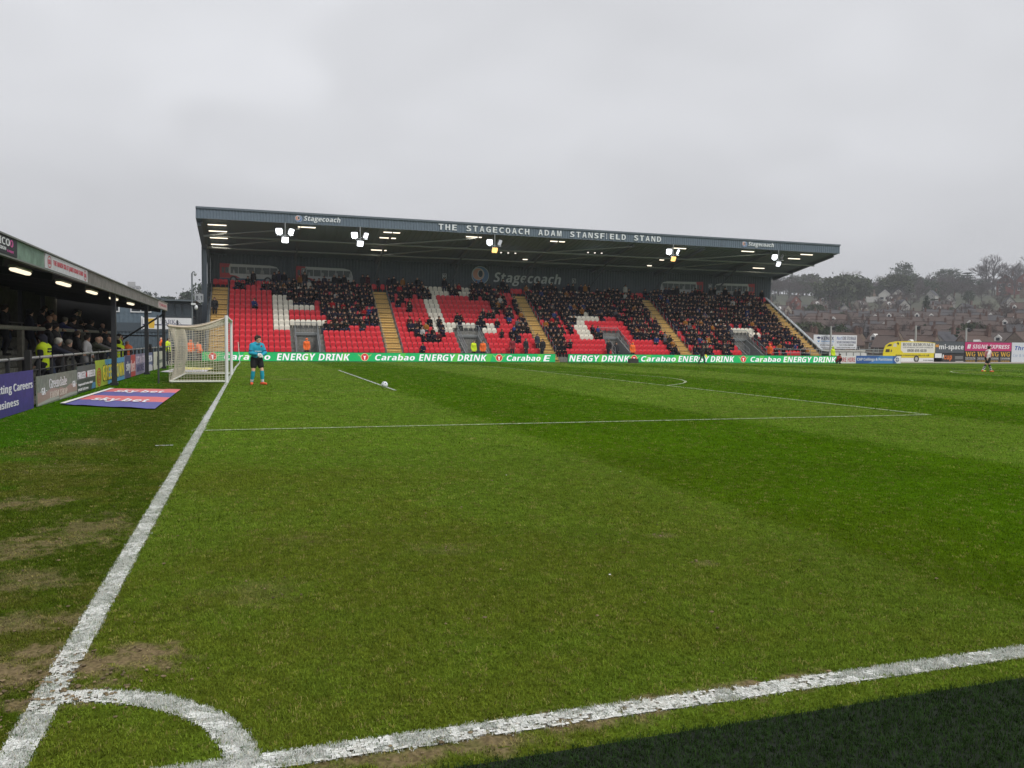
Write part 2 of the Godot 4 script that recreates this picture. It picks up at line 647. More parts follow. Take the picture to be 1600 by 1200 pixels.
# a dressed figure whose body is one mesh and whose clothes are parts; wear = {region: [material, ...]}
func dress(parent: Node, p: Dictionary, wear: Dictionary, cell := 0.022, fine := false, curl := 0.7) -> Dictionary:
	var o := skeleton(p)
	var g := flesh(o, fine, curl)
	var b := []
	for k in ["torso", "neck", "head", "upper_arm", "forearm", "hand", "thigh", "calf", "foot"]:
		b.append_array(g[k])
	var key = "body" + str(p) + str(cell)
	if not mats.has(key):
		mats[key] = field_mesh(field(b, cell * (0.62 if fine else 1.0), 0.018 if fine else 0.03))
	part("body", mats[key], wear.skin, parent)
	for w in wear:
		if w == "skin":
			continue
		var c := []
		var grow: float = wear[w][1] if wear[w].size() > 1 else 0.02
		match w:
			"shirt":
				c.append_array(fat(g.torso, grow)); c.append_array(fat(g.upper_arm, grow)); c.append_array(fat(g.forearm, grow, TOP, 0.93))
			"coat":
				c.append_array(fat(g.torso, grow)); c.append_array(fat(g.upper_arm, grow * 0.8)); c.append_array(fat(g.forearm, grow * 0.7, TOP, 0.95)); c.append_array(fat(g.thigh, grow + 0.02, TOP, 0.3))
			"vest":
				c.append_array(fat(g.torso, grow))
				c.append([o.hips + Vector3(0.07, -0.06, 0), o.hips + Vector3(-0.07, -0.06, 0), 0.12 + grow * 0.6, 0.12 + grow * 0.6, TOP])
			"shorts":
				c.append_array(fat(g.thigh, grow, LEGS, 0.6)); c.append([o.hips + Vector3(0.06, 0.02, 0), o.hips + Vector3(-0.06, 0.02, 0), 0.112 + grow * 0.4, 0.112 + grow * 0.4, LEGS])
			"trousers":
				c.append_array(fat(g.thigh, grow)); c.append_array(fat(g.calf, grow)); c.append([o.hips + Vector3(0.06, 0.0, 0), o.hips + Vector3(-0.06, 0.0, 0), 0.112, 0.112, LEGS])
			"socks":
				for q in g.calf:
					c.append([(q[0] as Vector3).lerp(q[1], 0.12), q[1], q[2] + grow, q[3] + grow, SOCK])
			"shoes":
				c = fat(g.foot, grow)
			"gloves":
				c = fat(g.hand, grow)
			"hair":
				c = fat(g.hair, grow)
			"cap", "hood", "beanie":
				c = fat(g.hair, grow)
				if w == "cap":
					c.append([o.skull + o.sk * Vector3(0.04, 0.06, 0.09), o.skull + o.sk * Vector3(0.03, 0.052, 0.15), 0.012, 0.009, HAIR])
					c.append([o.skull + o.sk * Vector3(-0.04, 0.06, 0.09), o.skull + o.sk * Vector3(-0.03, 0.052, 0.15), 0.012, 0.009, HAIR])
				if w == "hood":
					c.append([o.skull + o.sk * Vector3(0, -0.06, -0.06), o.neck, 0.09, 0.1, HAIR])
		var ck = w + str(p) + "%.3f_%.3f" % [grow, cell]
		if not mats.has(ck):
			mats[ck] = field_mesh(field(c, cell * (0.7 if w in ["gloves"] and fine else 1.0), 0.025))
		part(w, mats[ck], wear[w][0], parent)
	if fine:
		var e := Geo.new()
		for s in [-1, 1]:
			e.ball(o.skull + o.sk * Vector3(0.033 * s, 0.01, 0.083), Vector3(0.013, 0.009, 0.009), 8, 5)
		part("eyes", e.mesh(), mat(rgb(40, 32, 28), 0.3), parent)
	return o
func _ready() -> void:
	rng.seed = 20180310
	na.seed = 11; na.frequency = 1.0; na.noise_type = FastNoiseLite.TYPE_SIMPLEX; na.fractal_octaves = 3
	nb.seed = 23; nb.frequency = 1.0; nb.noise_type = FastNoiseLite.TYPE_SIMPLEX; nb.fractal_octaves = 2
	nc.seed = 37; nc.frequency = 1.0; nc.noise_type = FastNoiseLite.TYPE_SIMPLEX; nc.fractal_octaves = 1
	camera_and_light()
	pitch()
	far_stand()
	near_terrace()
	corner_buildings()
	perimeter_boards()
	goal()
	people_on_pitch()
	hillside()
	grass()

# ------------------------------------------------------------------ camera, sky, light
func camera_and_light() -> void:
	var cam := Camera3D.new()
	cam.name = "camera"
	cam.position = Vector3(0.94, 1.624, 3.078)
	cam.rotation_order = EULER_ORDER_YXZ
	cam.rotation = Vector3(-0.05215, -0.31587, 0.01159)
	cam.fov = 51.4
	cam.near = 0.05
	cam.far = 6000.0
	add_child(cam)
	cam.current = true

	var env := Environment.new()
	env.background_mode = Environment.BG_SKY
	env.tonemap_mode = Environment.TONE_MAPPER_LINEAR
	env.tonemap_exposure = 1.3
	env.sdfgi_enabled = true
	env.ssao_enabled = true
	env.ssil_enabled = true
	env.fog_enabled = true
	env.fog_density = 0.0004
	env.fog_light_color = rgb(222, 224, 230)
	var w := 512
	var h := 256
	var im := Image.create(w, h, false, Image.FORMAT_RGBF)
	for y in h:
		var el := (0.5 - (y + 0.5) / h) * PI
		for x in w:
			var az := (x + 0.5) / w * TAU
			var d := Vector3(cos(el) * sin(az), sin(el), cos(el) * cos(az))
			if d.y < 0.0:
				im.set_pixel(x, y, Color(0.10, 0.11, 0.09))
				continue
			# a layer of cloud seen from below: the pattern is stretched towards the horizon
			var q := d / (d.y + 0.22)
			var wv := na.get_noise_3d(q.x * 0.5 + 30.0, 2.0, q.z * 0.5) * 0.8
			var cl := na.get_noise_3d(q.x * 0.42 + wv, 5.0, q.z * 0.75 - wv) * 0.75 + na.get_noise_3d(q.x * 1.1 + 9.0 + wv, 3.0, q.z * 2.0) * 0.4 + nb.get_noise_3d(q.x * 3.0 + wv * 2.0, 7.0, q.z * 4.5) * 0.12
			var l := 0.46 + 0.085 * smoothstep(0.02, 0.33, d.y) + 0.10 * d.y + 0.075 * cl * smoothstep(-0.02, 0.25, d.y)
			im.set_pixel(x, y, Color(l * 0.978, l * 0.994, l * 1.04))
	var sky := Sky.new()
	var pm := PanoramaSkyMaterial.new()
	pm.panorama = ImageTexture.create_from_image(im)
	sky.sky_material = pm
	env.sky = sky
	env.background_energy_multiplier = 1.0
	var we := WorldEnvironment.new()
	we.name = "world"
	we.environment = env
	add_child(we)

	var sun := DirectionalLight3D.new()
	sun.name = "sun"
	sun.light_energy = 0.5
	sun.light_color = Color(1.0, 0.985, 0.96)
	sun.light_angular_distance = 20.0
	sun.shadow_enabled = true
	sun.rotation = Vector3(deg_to_rad(-52.0), deg_to_rad(28.0), 0.0)
	add_child(sun)

# ------------------------------------------------------------------ the pitch
const W := 64.34
const L := 104.0
const STRAW := [[-1.61, -10.78, 0.68, 0.33, 0.62], [-1.39, -8.21, 0.5, 0.24, 0.62], [-1.3, -7.75, 0.41, 0.21, 0.62], [-1.17, -5.78, 0.41, 0.33, 0.62], [-0.8, -3.9, 0.36, 0.42, 0.62], [-0.35, -4.4, 0.45, 0.6, 0.5], [-0.3, -2.0, 0.38, 0.21, 0.62], [0.27, -1.3, 0.34, 0.26, 1.0], [-0.18, -1.35, 0.24, 0.3, 1.0], [0.12, -0.9, 0.2, 0.12, 1.0], [2.45, -0.05, 0.6, 0.1, 1.0], [4.15, -2.05, 0.1, 0.07, 0.3], [4.25, -2.9, 0.12, 0.08, 0.36], [0.95, -2.2, 0.35, 0.3, 0.18], [1.3, -3.6, 0.25, 0.2, 0.15], [2.4, -3.0, 0.3, 0.2, 0.18], [2.5, -31.3, 1.1, 0.5, 0.8], [1.5, -33.2, 1.0, 0.5, 0.5], [3.3, -0.1, 0.35, 0.09, 1.0], [1.7, 0.02, 0.5, 0.12, 1.0], [-2.2, -9.4, 0.45, 0.3, 0.4], [-0.6, -2.9, 0.45, 0.3, 0.5]]

func wear_at(x: float, z: float) -> float:
	var m := 0.0
	var wob := nb.get_noise_2d(x * 2.6, z * 2.6) * 0.75 + nc.get_noise_2d(x * 7.0, z * 7.0) * 0.55 + nc.get_noise_2d(x * 23.0, z * 23.0) * 0.45
	for s in STRAW:
		var dx: float = (x - s[0]) / s[2]
		var dz: float = (z - s[1]) / s[3]
		var q := dx * dx + dz * dz
		if q < 4.0:
			m = maxf(m, smoothstep(1.6, 0.0, q + 0.25 + wob * 1.2) * s[4])
	return m

func on_line(x: float, z: float, jag := 0.0) -> bool:
	var a := 0.008
	var b := 0.112
	x += jag
	z += jag
	if z > b or z < -W - b:
		return false
	if x >= a and x <= b and z <= 0.0:
		return not (z > -1.0 and wear_at(x, z) > 0.86)
	if z <= -0.008 and z >= -b and x >= 0.0:
		return true
	if x > 0.0 and z < 0.0:
		var rr := Vector2(x, z).length()
		if rr > 0.85 and rr < 0.96:
			return wear_at(x, z) < 0.8
	return false

# turf colour, linear, with the sheen of the mown stripes painted in
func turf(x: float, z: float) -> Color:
	var n1 := na.get_noise_2d(x * 0.22, z * 0.22)
	var n2 := nb.get_noise_2d(x * 1.1 + 40.0, z * 1.1)
	var n3 := nc.get_noise_2d(x * 5.0, z * 5.0 + 70.0)
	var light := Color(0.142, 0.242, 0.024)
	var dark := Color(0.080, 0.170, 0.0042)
	var c: Color
	if x < 0.0:
		c = Color(0.074, 0.116, 0.0105)
		var fresh := smoothstep(-1.6, -2.6, x + n2 * 0.6)
		c = c.lerp(Color(0.066, 0.172, 0.007), fresh)
		var old := smoothstep(0.0, 0.5, n1 * 0.8 + n2 * 0.6) * smoothstep(-14.0, -8.0, z)
		c = c.lerp(Color(0.118, 0.124, 0.022), old * 0.6)
	else:
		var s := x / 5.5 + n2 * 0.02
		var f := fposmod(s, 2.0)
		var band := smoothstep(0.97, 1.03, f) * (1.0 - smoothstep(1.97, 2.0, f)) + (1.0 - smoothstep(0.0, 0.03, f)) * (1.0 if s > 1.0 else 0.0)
		c = light.lerp(dark, clampf(band, 0.0, 1.0))  # stripe brightness from the lean of the blades, put into the colour
		# mower cross bands: sheen of leaning blades painted as a darker tone
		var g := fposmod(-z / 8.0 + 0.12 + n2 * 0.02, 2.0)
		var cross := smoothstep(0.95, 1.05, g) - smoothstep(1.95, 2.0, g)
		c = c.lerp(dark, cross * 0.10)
		# thin, yellow growth by the touchline and the corner
		var tired := smoothstep(-13.0, -2.5, z + n1 * 3.0) * (0.55 + 0.45 * smoothstep(-0.45, 0.5, n2 * 0.5 + n1 * 0.8)) * smoothstep(9.5, 3.0, x + n1 * 2.0)
		c = c.lerp(Color(0.118, 0.138, 0.0165), tired * 0.72)
	var m := wear_at(x, z)
	if m > 0.0:
		c = c.lerp(Color(0.27, 0.215, 0.115), m * (0.75 + 0.25 * n3))
	var k := 1.0 + 0.06 * n1 + 0.05 * n2 + 0.07 * n3
	return Color(c.r * k, c.g * k, c.b * k)

func pitch() -> void:
	# one sheet of ground to the horizon
	var g := Geo.new()
	g.use_col = true
	var xs := [-4000.0, -600.0, -120.0, -40.0]
	var x := -12.0
	while x < 110.0:
		xs.append(x)
		x += 0.5 if x < 30.0 else 2.0
	xs.append_array([140.0, 300.0, 800.0, 4000.0])
	var zs := [60.0, 20.0, 8.0, 4.0]
	var z := 3.0
	while z > -68.0:
		zs.append(z)
		z -= 0.5
	zs.append_array([-70.0, -80.0, -110.0, -200.0, -600.0, -4500.0])
	for zz in zs:
		for xx in xs:
			g.v.append(Vector3(xx, ground_y(zz) - 0.012, zz))
			g.n.append(Vector3.UP)
			if zz < -115.0 or zz > 70.0 or absf(xx) > 200.0:
				g.v[g.v.size() - 1].y = -3.05
			if xx < -4.0 or xx > 108.0 or zz < -68.5 or zz > 9.0:
				g.c.append(Color(0.10, 0.10, 0.095))
			else:
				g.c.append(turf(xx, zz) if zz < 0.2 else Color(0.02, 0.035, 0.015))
	var nx := xs.size()
	for j in zs.size() - 1:
		for i in nx - 1:
			var a := j * nx + i
			g.ix.append_array(PackedInt32Array([a, a + nx, a + 1, a + 1, a + nx, a + nx + 1]))
	var gm := vmat(0.95, "ground").duplicate() as StandardMaterial3D
	gm.specular_mode = BaseMaterial3D.SPECULAR_DISABLED
	gm.albedo_texture = noise_tex(0.06, 0.62, 1.0, 512, 4, 5)
	gm.uv1_triplanar = true
	gm.uv1_world_triplanar = true
	gm.uv1_scale = Vector3(0.9, 0.9, 0.9)
	struct("ground", g.mesh(true), gm, "grass football pitch with mown stripe sheen put into its colour and worn patches")

	# soil and turf close by, finer
	var f := Geo.new()
	f.use_col = true
	var step := 0.04
	var x0 := -4.0
	var z0 := 0.2
	var cx := 260
	var cz := 190
	for j in cz + 1:
		for i in cx + 1:
			var px := x0 + i * step
			var pz := z0 - j * step
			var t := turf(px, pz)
			var m := wear_at(px, pz)
			var soil := t * 0.92
			soil = soil.lerp(Color(0.25, 0.19, 0.105), m * 0.9)
			f.v.append(Vector3(px, -0.006 + 0.006 * nc.get_noise_2d(px * 14.0, pz * 14.0) * (0.4 + m), pz))
			f.n.append(Vector3(nc.get_noise_2d(px * 16.0, pz * 16.0 + 5.0) * 0.25, 1, nc.get_noise_2d(px * 16.0 + 9.0, pz * 16.0) * 0.25).normalized())
			f.c.append(soil)
	for j in cz:
		for i in cx:
			var a := j * (cx + 1) + i
			f.ix.append_array(PackedInt32Array([a, a + cx + 1, a + 1, a + 1, a + cx + 1, a + cx + 2]))
	struct("turf_surface", f.mesh(true), gm, "worn turf round the corner of the pitch")

	# white lines: paint on the grass, sheets with ragged edges
	var white := mat(rgb(215, 218, 214), 0.95, 0.0, 0.35, 2.5)
	markings(white)

	# artificial turf run-off beyond the near touchline
	var a := Geo.new()
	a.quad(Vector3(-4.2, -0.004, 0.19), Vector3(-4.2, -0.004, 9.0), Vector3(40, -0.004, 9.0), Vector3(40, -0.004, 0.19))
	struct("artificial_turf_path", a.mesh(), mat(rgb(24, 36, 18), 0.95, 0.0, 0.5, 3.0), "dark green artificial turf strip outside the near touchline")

func strip(g: Geo, pts: Array, w: float, y := 0.004) -> void:
	for i in pts.size() - 1:
		var a: Vector2 = pts[i]
		var b: Vector2 = pts[i + 1]
		var d := (b - a).normalized()
		var s := Vector2(-d.y, d.x) * w * 0.5
		var qa := a + s
		var qb := a - s
		var qc := b - s
		var qd := b + s
		g.quad(Vector3(qa.x, ground_y(qa.y) + y, qa.y), Vector3(qd.x, ground_y(qd.y) + y, qd.y), Vector3(qc.x, ground_y(qc.y) + y, qc.y), Vector3(qb.x, ground_y(qb.y) + y, qb.y))
		if g.n[g.n.size() - 1].y < 0.0:
			for k in 4:
				g.n[g.n.size() - 1 - k] *= -1.0

func line_mesh(pts: Array, w: float, white: Material, label: String, rag := 0.0) -> void:
	var fine := []
	for i in pts.size() - 1:
		var a: Vector2 = pts[i]
		var b: Vector2 = pts[i + 1]
		var k := maxi(1, int(ceil((b - a).length() / 2.0)))
		for j in k:
			fine.append(a.lerp(b, float(j) / k))
	fine.append(pts[-1])
	var g := Geo.new()
	strip(g, fine, w)
	struct("line_marking", g.mesh(), white, label)

func arc(c: Vector2, r: float, a0: float, a1: float, k: int) -> Array:
	var out := []
	for i in k + 1:
		var a := lerpf(a0, a1, float(i) / k)
		out.append(c + Vector2(cos(a), sin(a)) * r)
	return out

var line_spots := []

func markings(white: Material) -> void:
	var m := -W / 2.0
	# near lines: many small sheets, some missing where the ground is bare
	for near in [["goal line", true], ["touchline", false], ["corner arc", null]]:
		var g := Geo.new()
		var s := 0.015
		var cells := []
		if near[1] == true:
			for j in 920:
				for i in 8:
					cells.append(Vector2(i * s, -j * s - s))
		elif near[1] == false:
			for j in range(8, 840):
				for i in 8:
					cells.append(Vector2(j * s, -(i + 1) * s))
		else:
			for j in range(8, 72):
				for i in range(8, 72):
					var r := Vector2((j + 0.5) * s, (i + 0.5) * s).length()
					if r > 0.845 and r < 0.965:
						cells.append(Vector2(j * s, -(i + 1) * s))
		for q in cells:
			var wx: float = q.x + s / 2
			var wz: float = q.y + s / 2
			var we := wear_at(wx, wz)
			var thin := nc.get_noise_2d(wx * 14.0, wz * 18.0) * 0.45 + nb.get_noise_2d(wx * 3.0 + 3.0, wz * 7.0) * 0.5 + nc.get_noise_2d(wx * 40.0, wz * 40.0) * 0.3
			if thin > 0.74 - we * 0.62:
				continue
			# solid where the ground is worn, otherwise paint lying deep between the blades
			var solid := smoothstep(-0.05, 0.35, nb.get_noise_2d(wx * 2.3 + 11.0, wz * 2.3) * 0.7 + nc.get_noise_2d(wx * 9.0, wz * 9.0) * 0.4 + we * 0.9)
			var y := lerpf(-0.002, 0.003, solid)
			var v := rng.randf_range(0.74, 1.05) * lerpf(0.8, 1.0, solid)
			g.col = Color(0.76 * v, 0.77 * v, 0.74 * v).lerp(Color(0.40, 0.34, 0.24), we * 0.35 * rng.randf())
			var o: Vector2 = q + Vector2(rng.randf_range(-0.003, 0.003), rng.randf_range(-0.003, 0.003))
			g.quad(Vector3(o.x, y, o.y + s), Vector3(o.x + s, y, o.y + s), Vector3(o.x + s, y, o.y), Vector3(o.x, y, o.y))
			line_spots.append(Vector3(wx, solid, wz))
		struct("line_marking", g.mesh(true), vmat(0.95, "paint"), "white painted %s by the near corner" % near[0])
	line_mesh([Vector2(0.06, -13.8), Vector2(0.06, -W)], 0.12, white, "white goal line running away to the far stand")
	line_mesh([Vector2(12.6, -0.06), Vector2(L, -0.06)], 0.12, white, "white near touchline")
	line_mesh([Vector2(0.0, -W + 0.06), Vector2(L, -W + 0.06)], 0.1, white, "white far touchline")
	var fade := mat(rgb(196, 210, 166), 0.95, 0.0, 0.45, 1.2)
	line_mesh([Vector2(0.12, m + 20.16), Vector2(16.5, m + 20.16)], 0.11, fade, "near side line of the penalty area")
	line_mesh([Vector2(16.45, m + 20.16), Vector2(16.45, m - 20.16)], 0.11, fade, "front line of the penalty area")
	line_mesh([Vector2(0.12, m - 20.16), Vector2(16.5, m - 20.16)], 0.12, fade, "far side line of the penalty area")
	line_mesh([Vector2(5.45, m + 9.16), Vector2(5.45, m - 9.16)], 0.10, white, "front line of the goal area")
	line_mesh([Vector2(0.12, m + 9.16), Vector2(5.5, m + 9.16)], 0.05, mat(rgb(120, 142, 84), 0.95, 0.0, 0.4, 1.2), "faint near side line of the goal area")
	line_mesh([Vector2(0.12, m - 9.16), Vector2(5.5, m - 9.16)], 0.05, mat(rgb(120, 142, 84), 0.95, 0.0, 0.4, 1.2), "faint far side line of the goal area")
	line_mesh(arc(Vector2(11, m), 9.15, -0.925, 0.925, 24), 0.11, fade, "curved line in front of the penalty area")
	line_mesh(arc(Vector2(L / 2, m), 9.15, 0.0, TAU, 48), 0.12, fade, "centre circle")
	line_mesh([Vector2(L / 2, -0.1), Vector2(L / 2, -W)], 0.12, fade, "halfway line")
	line_mesh([Vector2(-0.45, -10.0), Vector2(-0.2, -10.0)], 0.07, white, "short white distance mark outside the goal line")

# ------------------------------------------------------------------ grass: tufts of bent blades, thick near the camera and coarser far off
func tuft(blades: int, spread: float, h: float, w: float, r: RandomNumberGenerator) -> ArrayMesh:
	var g := Geo.new()
	for i in blades:
		var a := r.randf() * TAU
		var p := Vector3(cos(a), 0, sin(a)) * sqrt(r.randf()) * spread
		var b := r.randf() * TAU
		var lean := Vector3(cos(b), 0, sin(b))
		var side := Vector3(-lean.z, 0, lean.x) * w * r.randf_range(0.6, 1.2)
		var hh := h * r.randf_range(0.55, 1.15)
		var bend := r.randf_range(0.5, 1.7)
		var mid := p + Vector3.UP * hh * 0.6 + lean * hh * 0.25 * bend
		var tip := p + Vector3.UP * hh * (1.0 - 0.25 * bend) + lean * hh * 0.75 * bend
		var t := r.randf_range(0.42, 1.6)
		g.col = Color(t * r.randf_range(0.9, 1.25), t, t * r.randf_range(0.8, 1.1))
		if r.randf() < 0.06:
			g.col = Color(t * 1.8, t * 1.35, t * 2.0)
		g.quad(p - side, p + side, mid + side * 0.75, mid - side * 0.75)
		g.tri(mid - side * 0.75, mid + side * 0.75, tip)
	return g.mesh(true)

func grass() -> void:
	var r := RandomNumberGenerator.new()
	r.seed = 5
	var cam := Vector2(0.94, 3.078)
	var gm := vmat(0.75, "grass")
	gm.specular_mode = BaseMaterial3D.SPECULAR_DISABLED
	gm.backlight_enabled = true
	gm.backlight = Color(0.16, 0.22, 0.03)
	# [from, to, cell, tuft scale across, height scale, group of meshes]
	var bands := [[2.2, 7.0, 0.026, 1.0, 1.0], [7.0, 12.0, 0.044, 1.5, 1.1], [12.0, 22.0, 0.085, 2.4, 1.3], [22.0, 45.0, 0.18, 4.5, 1.5], [45.0, 80.0, 0.40, 9.0, 1.7]]
	var meshes := []
	for i in 4:
		meshes.append(tuft(11, 0.026, 0.017, 0.0015, r))
	var blunt := []
	for i in 3:
		blunt.append(tuft(11, 0.022, 0.024, 0.0016, r))
	var spots := []
	var tints := []
	for i in 7:
		spots.append([])
		tints.append(PackedColorArray())
	for bd in bands:
		var cell: float = bd[2]
		var reach: float = bd[1]
		var steps := int(reach / cell) + 1
		for j in range(-40 if bd[0] < 5 else 0, steps):
			var fz := j * cell
			for i in range(-int(steps * 0.85), int(steps * 1.45)):
				var z := cam.y - fz + r.randf_range(-0.5, 0.5) * cell
				var x := cam.x + i * cell + r.randf_range(-0.5, 0.5) * cell
				var dx := x - cam.x
				var dz := cam.y - z
				var dist := sqrt(dx * dx + dz * dz)
				if dist < bd[0] or dist >= reach:
					continue
				var ang := atan2(dx, dz)
				if ang < -0.33 or ang > 0.96 or z < -66.2 or x < -3.78 or x > 97.0:
					continue
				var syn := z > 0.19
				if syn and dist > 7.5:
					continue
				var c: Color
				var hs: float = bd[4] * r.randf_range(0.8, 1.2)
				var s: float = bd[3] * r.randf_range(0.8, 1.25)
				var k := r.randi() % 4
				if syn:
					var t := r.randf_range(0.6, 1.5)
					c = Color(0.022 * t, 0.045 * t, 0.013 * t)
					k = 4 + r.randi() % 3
				elif x < -1.1 and x > -3.45 and z < -16.6 and z > -24.9:
					continue
				elif x < -0.95 and x > -3.3 and z < -38.0 and z > -45.6:
					continue
				else:
					var white := dist < 22.0 and on_line(x, z, r.randf_range(-0.012, 0.012))
					var m := wear_at(x, z)
					if r.randf() < m * 0.8 and not white:
						continue
					if white:
						var t := r.randf_range(0.75, 1.1)
						c = Color(0.58 * t, 0.64 * t, 0.58 * t).lerp(Color(0.70, 0.70, 0.67), r.randf())
						if r.randf() < 0.14:
							c = Color(0.15, 0.22, 0.14)
						hs *= 0.75
					else:
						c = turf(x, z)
						if r.randf() < 0.05:
							c = c * 0.45
						var dry := r.randf()
						if dry < 0.10 + m * 0.5:
							c = c.lerp(Color(0.26, 0.23, 0.08), 0.75)
						var t := r.randf_range(0.6, 1.42)
						c = Color(c.r * t, c.g * t, c.b * t)
						hs *= 1.0 - 0.5 * m
				var rot := r.randf() * TAU
				var cs := cos(rot) * s
				var sn := sin(rot) * s
				spots[k].append(Transform3D(Vector3(cs, 0, -sn), Vector3(0, hs, 0), Vector3(sn, 0, cs), Vector3(x, ground_y(z) - 0.004, z)))
				tints[k].append(c)
	# blades coated with paint
	for q in line_spots:
		for n in 2:
			if r.randf() < q.y * 0.45:
				continue
			var k := r.randi() % 4
			var rot := r.randf() * TAU
			var s := r.randf_range(0.35, 0.6)
			var v := r.randf_range(0.55, 1.1)
			var c := Color(0.74 * v, 0.78 * v, 0.74 * v)
			if r.randf() < 0.11:
				c = Color(0.10, 0.16, 0.08)
			var x: float = q.x + r.randf_range(-0.012, 0.012)
			var z: float = q.z + r.randf_range(-0.012, 0.012)
			spots[k].append(Transform3D(Vector3(cos(rot) * s, 0, -sin(rot) * s), Vector3(0, r.randf_range(0.8, 1.3), 0), Vector3(sin(rot) * s, 0, cos(rot) * s), Vector3(x, -0.004, z)))
			tints[k].append(c)
	var holder := Node3D.new()
	holder.name = "grass"
	holder.set_meta("kind", "stuff")
	tag(holder, "short mown grass blades covering the pitch", "grass")
	add_child(holder)
	for k in 7:
		var mm := MultiMesh.new()
		mm.transform_format = MultiMesh.TRANSFORM_3D
		mm.use_colors = true
		mm.mesh = meshes[k] if k < 4 else blunt[k - 4]
		mm.instance_count = spots[k].size()
		for i in spots[k].size():
			mm.set_instance_transform(i, spots[k][i])
			mm.set_instance_color(i, tints[k][i])
		var o := MultiMeshInstance3D.new()
		o.name = "grass_blades" if k < 4 else "artificial_turf_blades"
		o.multimesh = mm
		o.material_override = gm
		holder.add_child(o, true)
		o.set_meta("kind", "stuff")
	# scraps of paper and thatch lying about
	var lit := Geo.new()
	for i in 16:
		var x := r.randf_range(-2.0, 9.0)
		var z := -r.randf_range(0.2, 14.0)
		var s := r.randf_range(0.003, 0.010)
		var b := Basis(Vector3.UP, r.randf() * TAU) * Basis(Vector3.RIGHT, r.randf_range(-0.5, 0.5))
		lit.quad(Vector3(x, 0.022, z) - b.x * s - b.z * s * 0.7, Vector3(x, 0.022, z) + b.x * s - b.z * s * 0.7, Vector3(x, 0.022, z) + b.x * s * 0.8 + b.z * s, Vector3(x, 0.022, z) - b.x * s + b.z * s * 0.6)
	var lo := solo("paper_scraps", lit.mesh(), mat(rgb(200, 200, 190), 0.9), "tiny scraps of white paper scattered over the near grass", "litter")
	lo.set_meta("kind", "stuff")
	# torn clods of turf and worm casts
	var clods := Geo.new()
	clods.use_col = true
	for i in 360:
		var x := 0.0
		var z := 0.0
		if i < 150:
			x = 0.10 + r.randfn() * 0.2
			z = -1.0 + r.randfn() * 0.16
		elif i < 260:
			var s: Array = STRAW[r.randi() % STRAW.size()]
			x = s[0] + r.randfn() * s[2] * 0.5
			z = s[1] + r.randfn() * s[3] * 0.5
		else:
			x = r.randf_range(-1.5, 7.0)
			z = -r.randf_range(-0.1, 9.0)
		var q := r.randf_range(0.003, 0.0095)
		var v := r.randf_range(0.5, 1.25)
		clods.col = Color(0.20 * v, 0.15 * v, 0.082 * v)
		var k := clods.v.size()
		clods.ball(Vector3(x, 0.004 + q * 0.3, z), Vector3(q * r.randf_range(0.8, 1.8), q * 0.6, q), 6, 4)
		for j in range(k, clods.v.size()):
			clods.v[j] += Vector3(r.randf_range(-1, 1), r.randf_range(-0.6, 0.6), r.randf_range(-1, 1)) * q * 0.4
	var co := solo("turf_clods", clods.mesh(true), vmat(0.95, "clod"), "small torn clods of brown soil strewn over the near turf and corner", "soil")
	co.set_meta("kind", "stuff")
# ------------------------------------------------------------------ the big stand along the far touchline
const ROWS := 14
const RISE := 0.483
const RUN := 0.77
const Z0 := -68.6          # front edge of row 0
const BACK := -80.0
const SX0 := -3.4
const SX1 := 61.8
const AISLES := [[-2.55, -1.15], [12.6, 13.95], [27.5, 28.85], [42.45, 43.8], [58.4, 59.75]]
const VOMS := [[4.65, 6.75], [19.9, 22.1], [35.0, 37.1], [50.4, 52.6]]

func row_y(r: int) -> float:
	return 0.25 + RISE * r

func row_z(r: int) -> float:
	return Z0 - RUN * r

func roof_y(z: float) -> float:      # underside of the roof sheet
	return 11.72 + 0.17 * (z + 69.0)

# ribbed metal sheet in a frame: width along x, height along y, ribs standing towards +z
func ribbed(g: Geo, t: Transform3D, w: float, h: float, pitch_: float, deep: float) -> void:
	var n := int(round(w / pitch_))
	var p := w / n
	for i in n:
		var x := i * p
		var q := [Vector2(x, 0), Vector2(x + p * 0.42, 0), Vector2(x + p * 0.52, deep), Vector2(x + p * 0.90, deep), Vector2(x + p, 0)]
		for k in 4:
			var a: Vector2 = q[k]
			var b: Vector2 = q[k + 1]
			g.quad(t * Vector3(a.x, 0, a.y), t * Vector3(b.x, 0, b.y), t * Vector3(b.x, h, b.y), t * Vector3(a.x, h, a.y))

func seat_mesh() -> ArrayMesh:
	var g := Geo.new()
	# back: rounded shoulders, slightly reclined and dished
	var out := [Vector2(-0.205, 0.34), Vector2(0.205, 0.34), Vector2(0.215, 0.70), Vector2(0.175, 0.80), Vector2(0.09, 0.835), Vector2(-0.09, 0.835), Vector2(-0.175, 0.80), Vector2(-0.215, 0.70)]
	g.prism(PackedVector2Array(out), 0.035, Transform3D(Basis(Vector3.RIGHT, -0.14), Vector3(0, 0.0, -0.06)))
	# folded pan standing in front of the back, with its rounded lip
	var pan := [Vector2(-0.19, 0.30), Vector2(0.19, 0.30), Vector2(0.20, 0.60), Vector2(0.14, 0.67), Vector2(-0.14, 0.67), Vector2(-0.20, 0.60)]
	g.prism(PackedVector2Array(pan), 0.05, Transform3D(Basis(Vector3.RIGHT, 0.10), Vector3(0, 0.0, -0.015)))
	g.box(Vector3(0, 0.22, -0.05), Vector3(0.05, 0.24, 0.06))
	return g.mesh()

func block_of(x: float) -> int:
	for b in 4:
		if x > AISLES[b][1] and x < AISLES[b + 1][0]:
			return b
	return -1

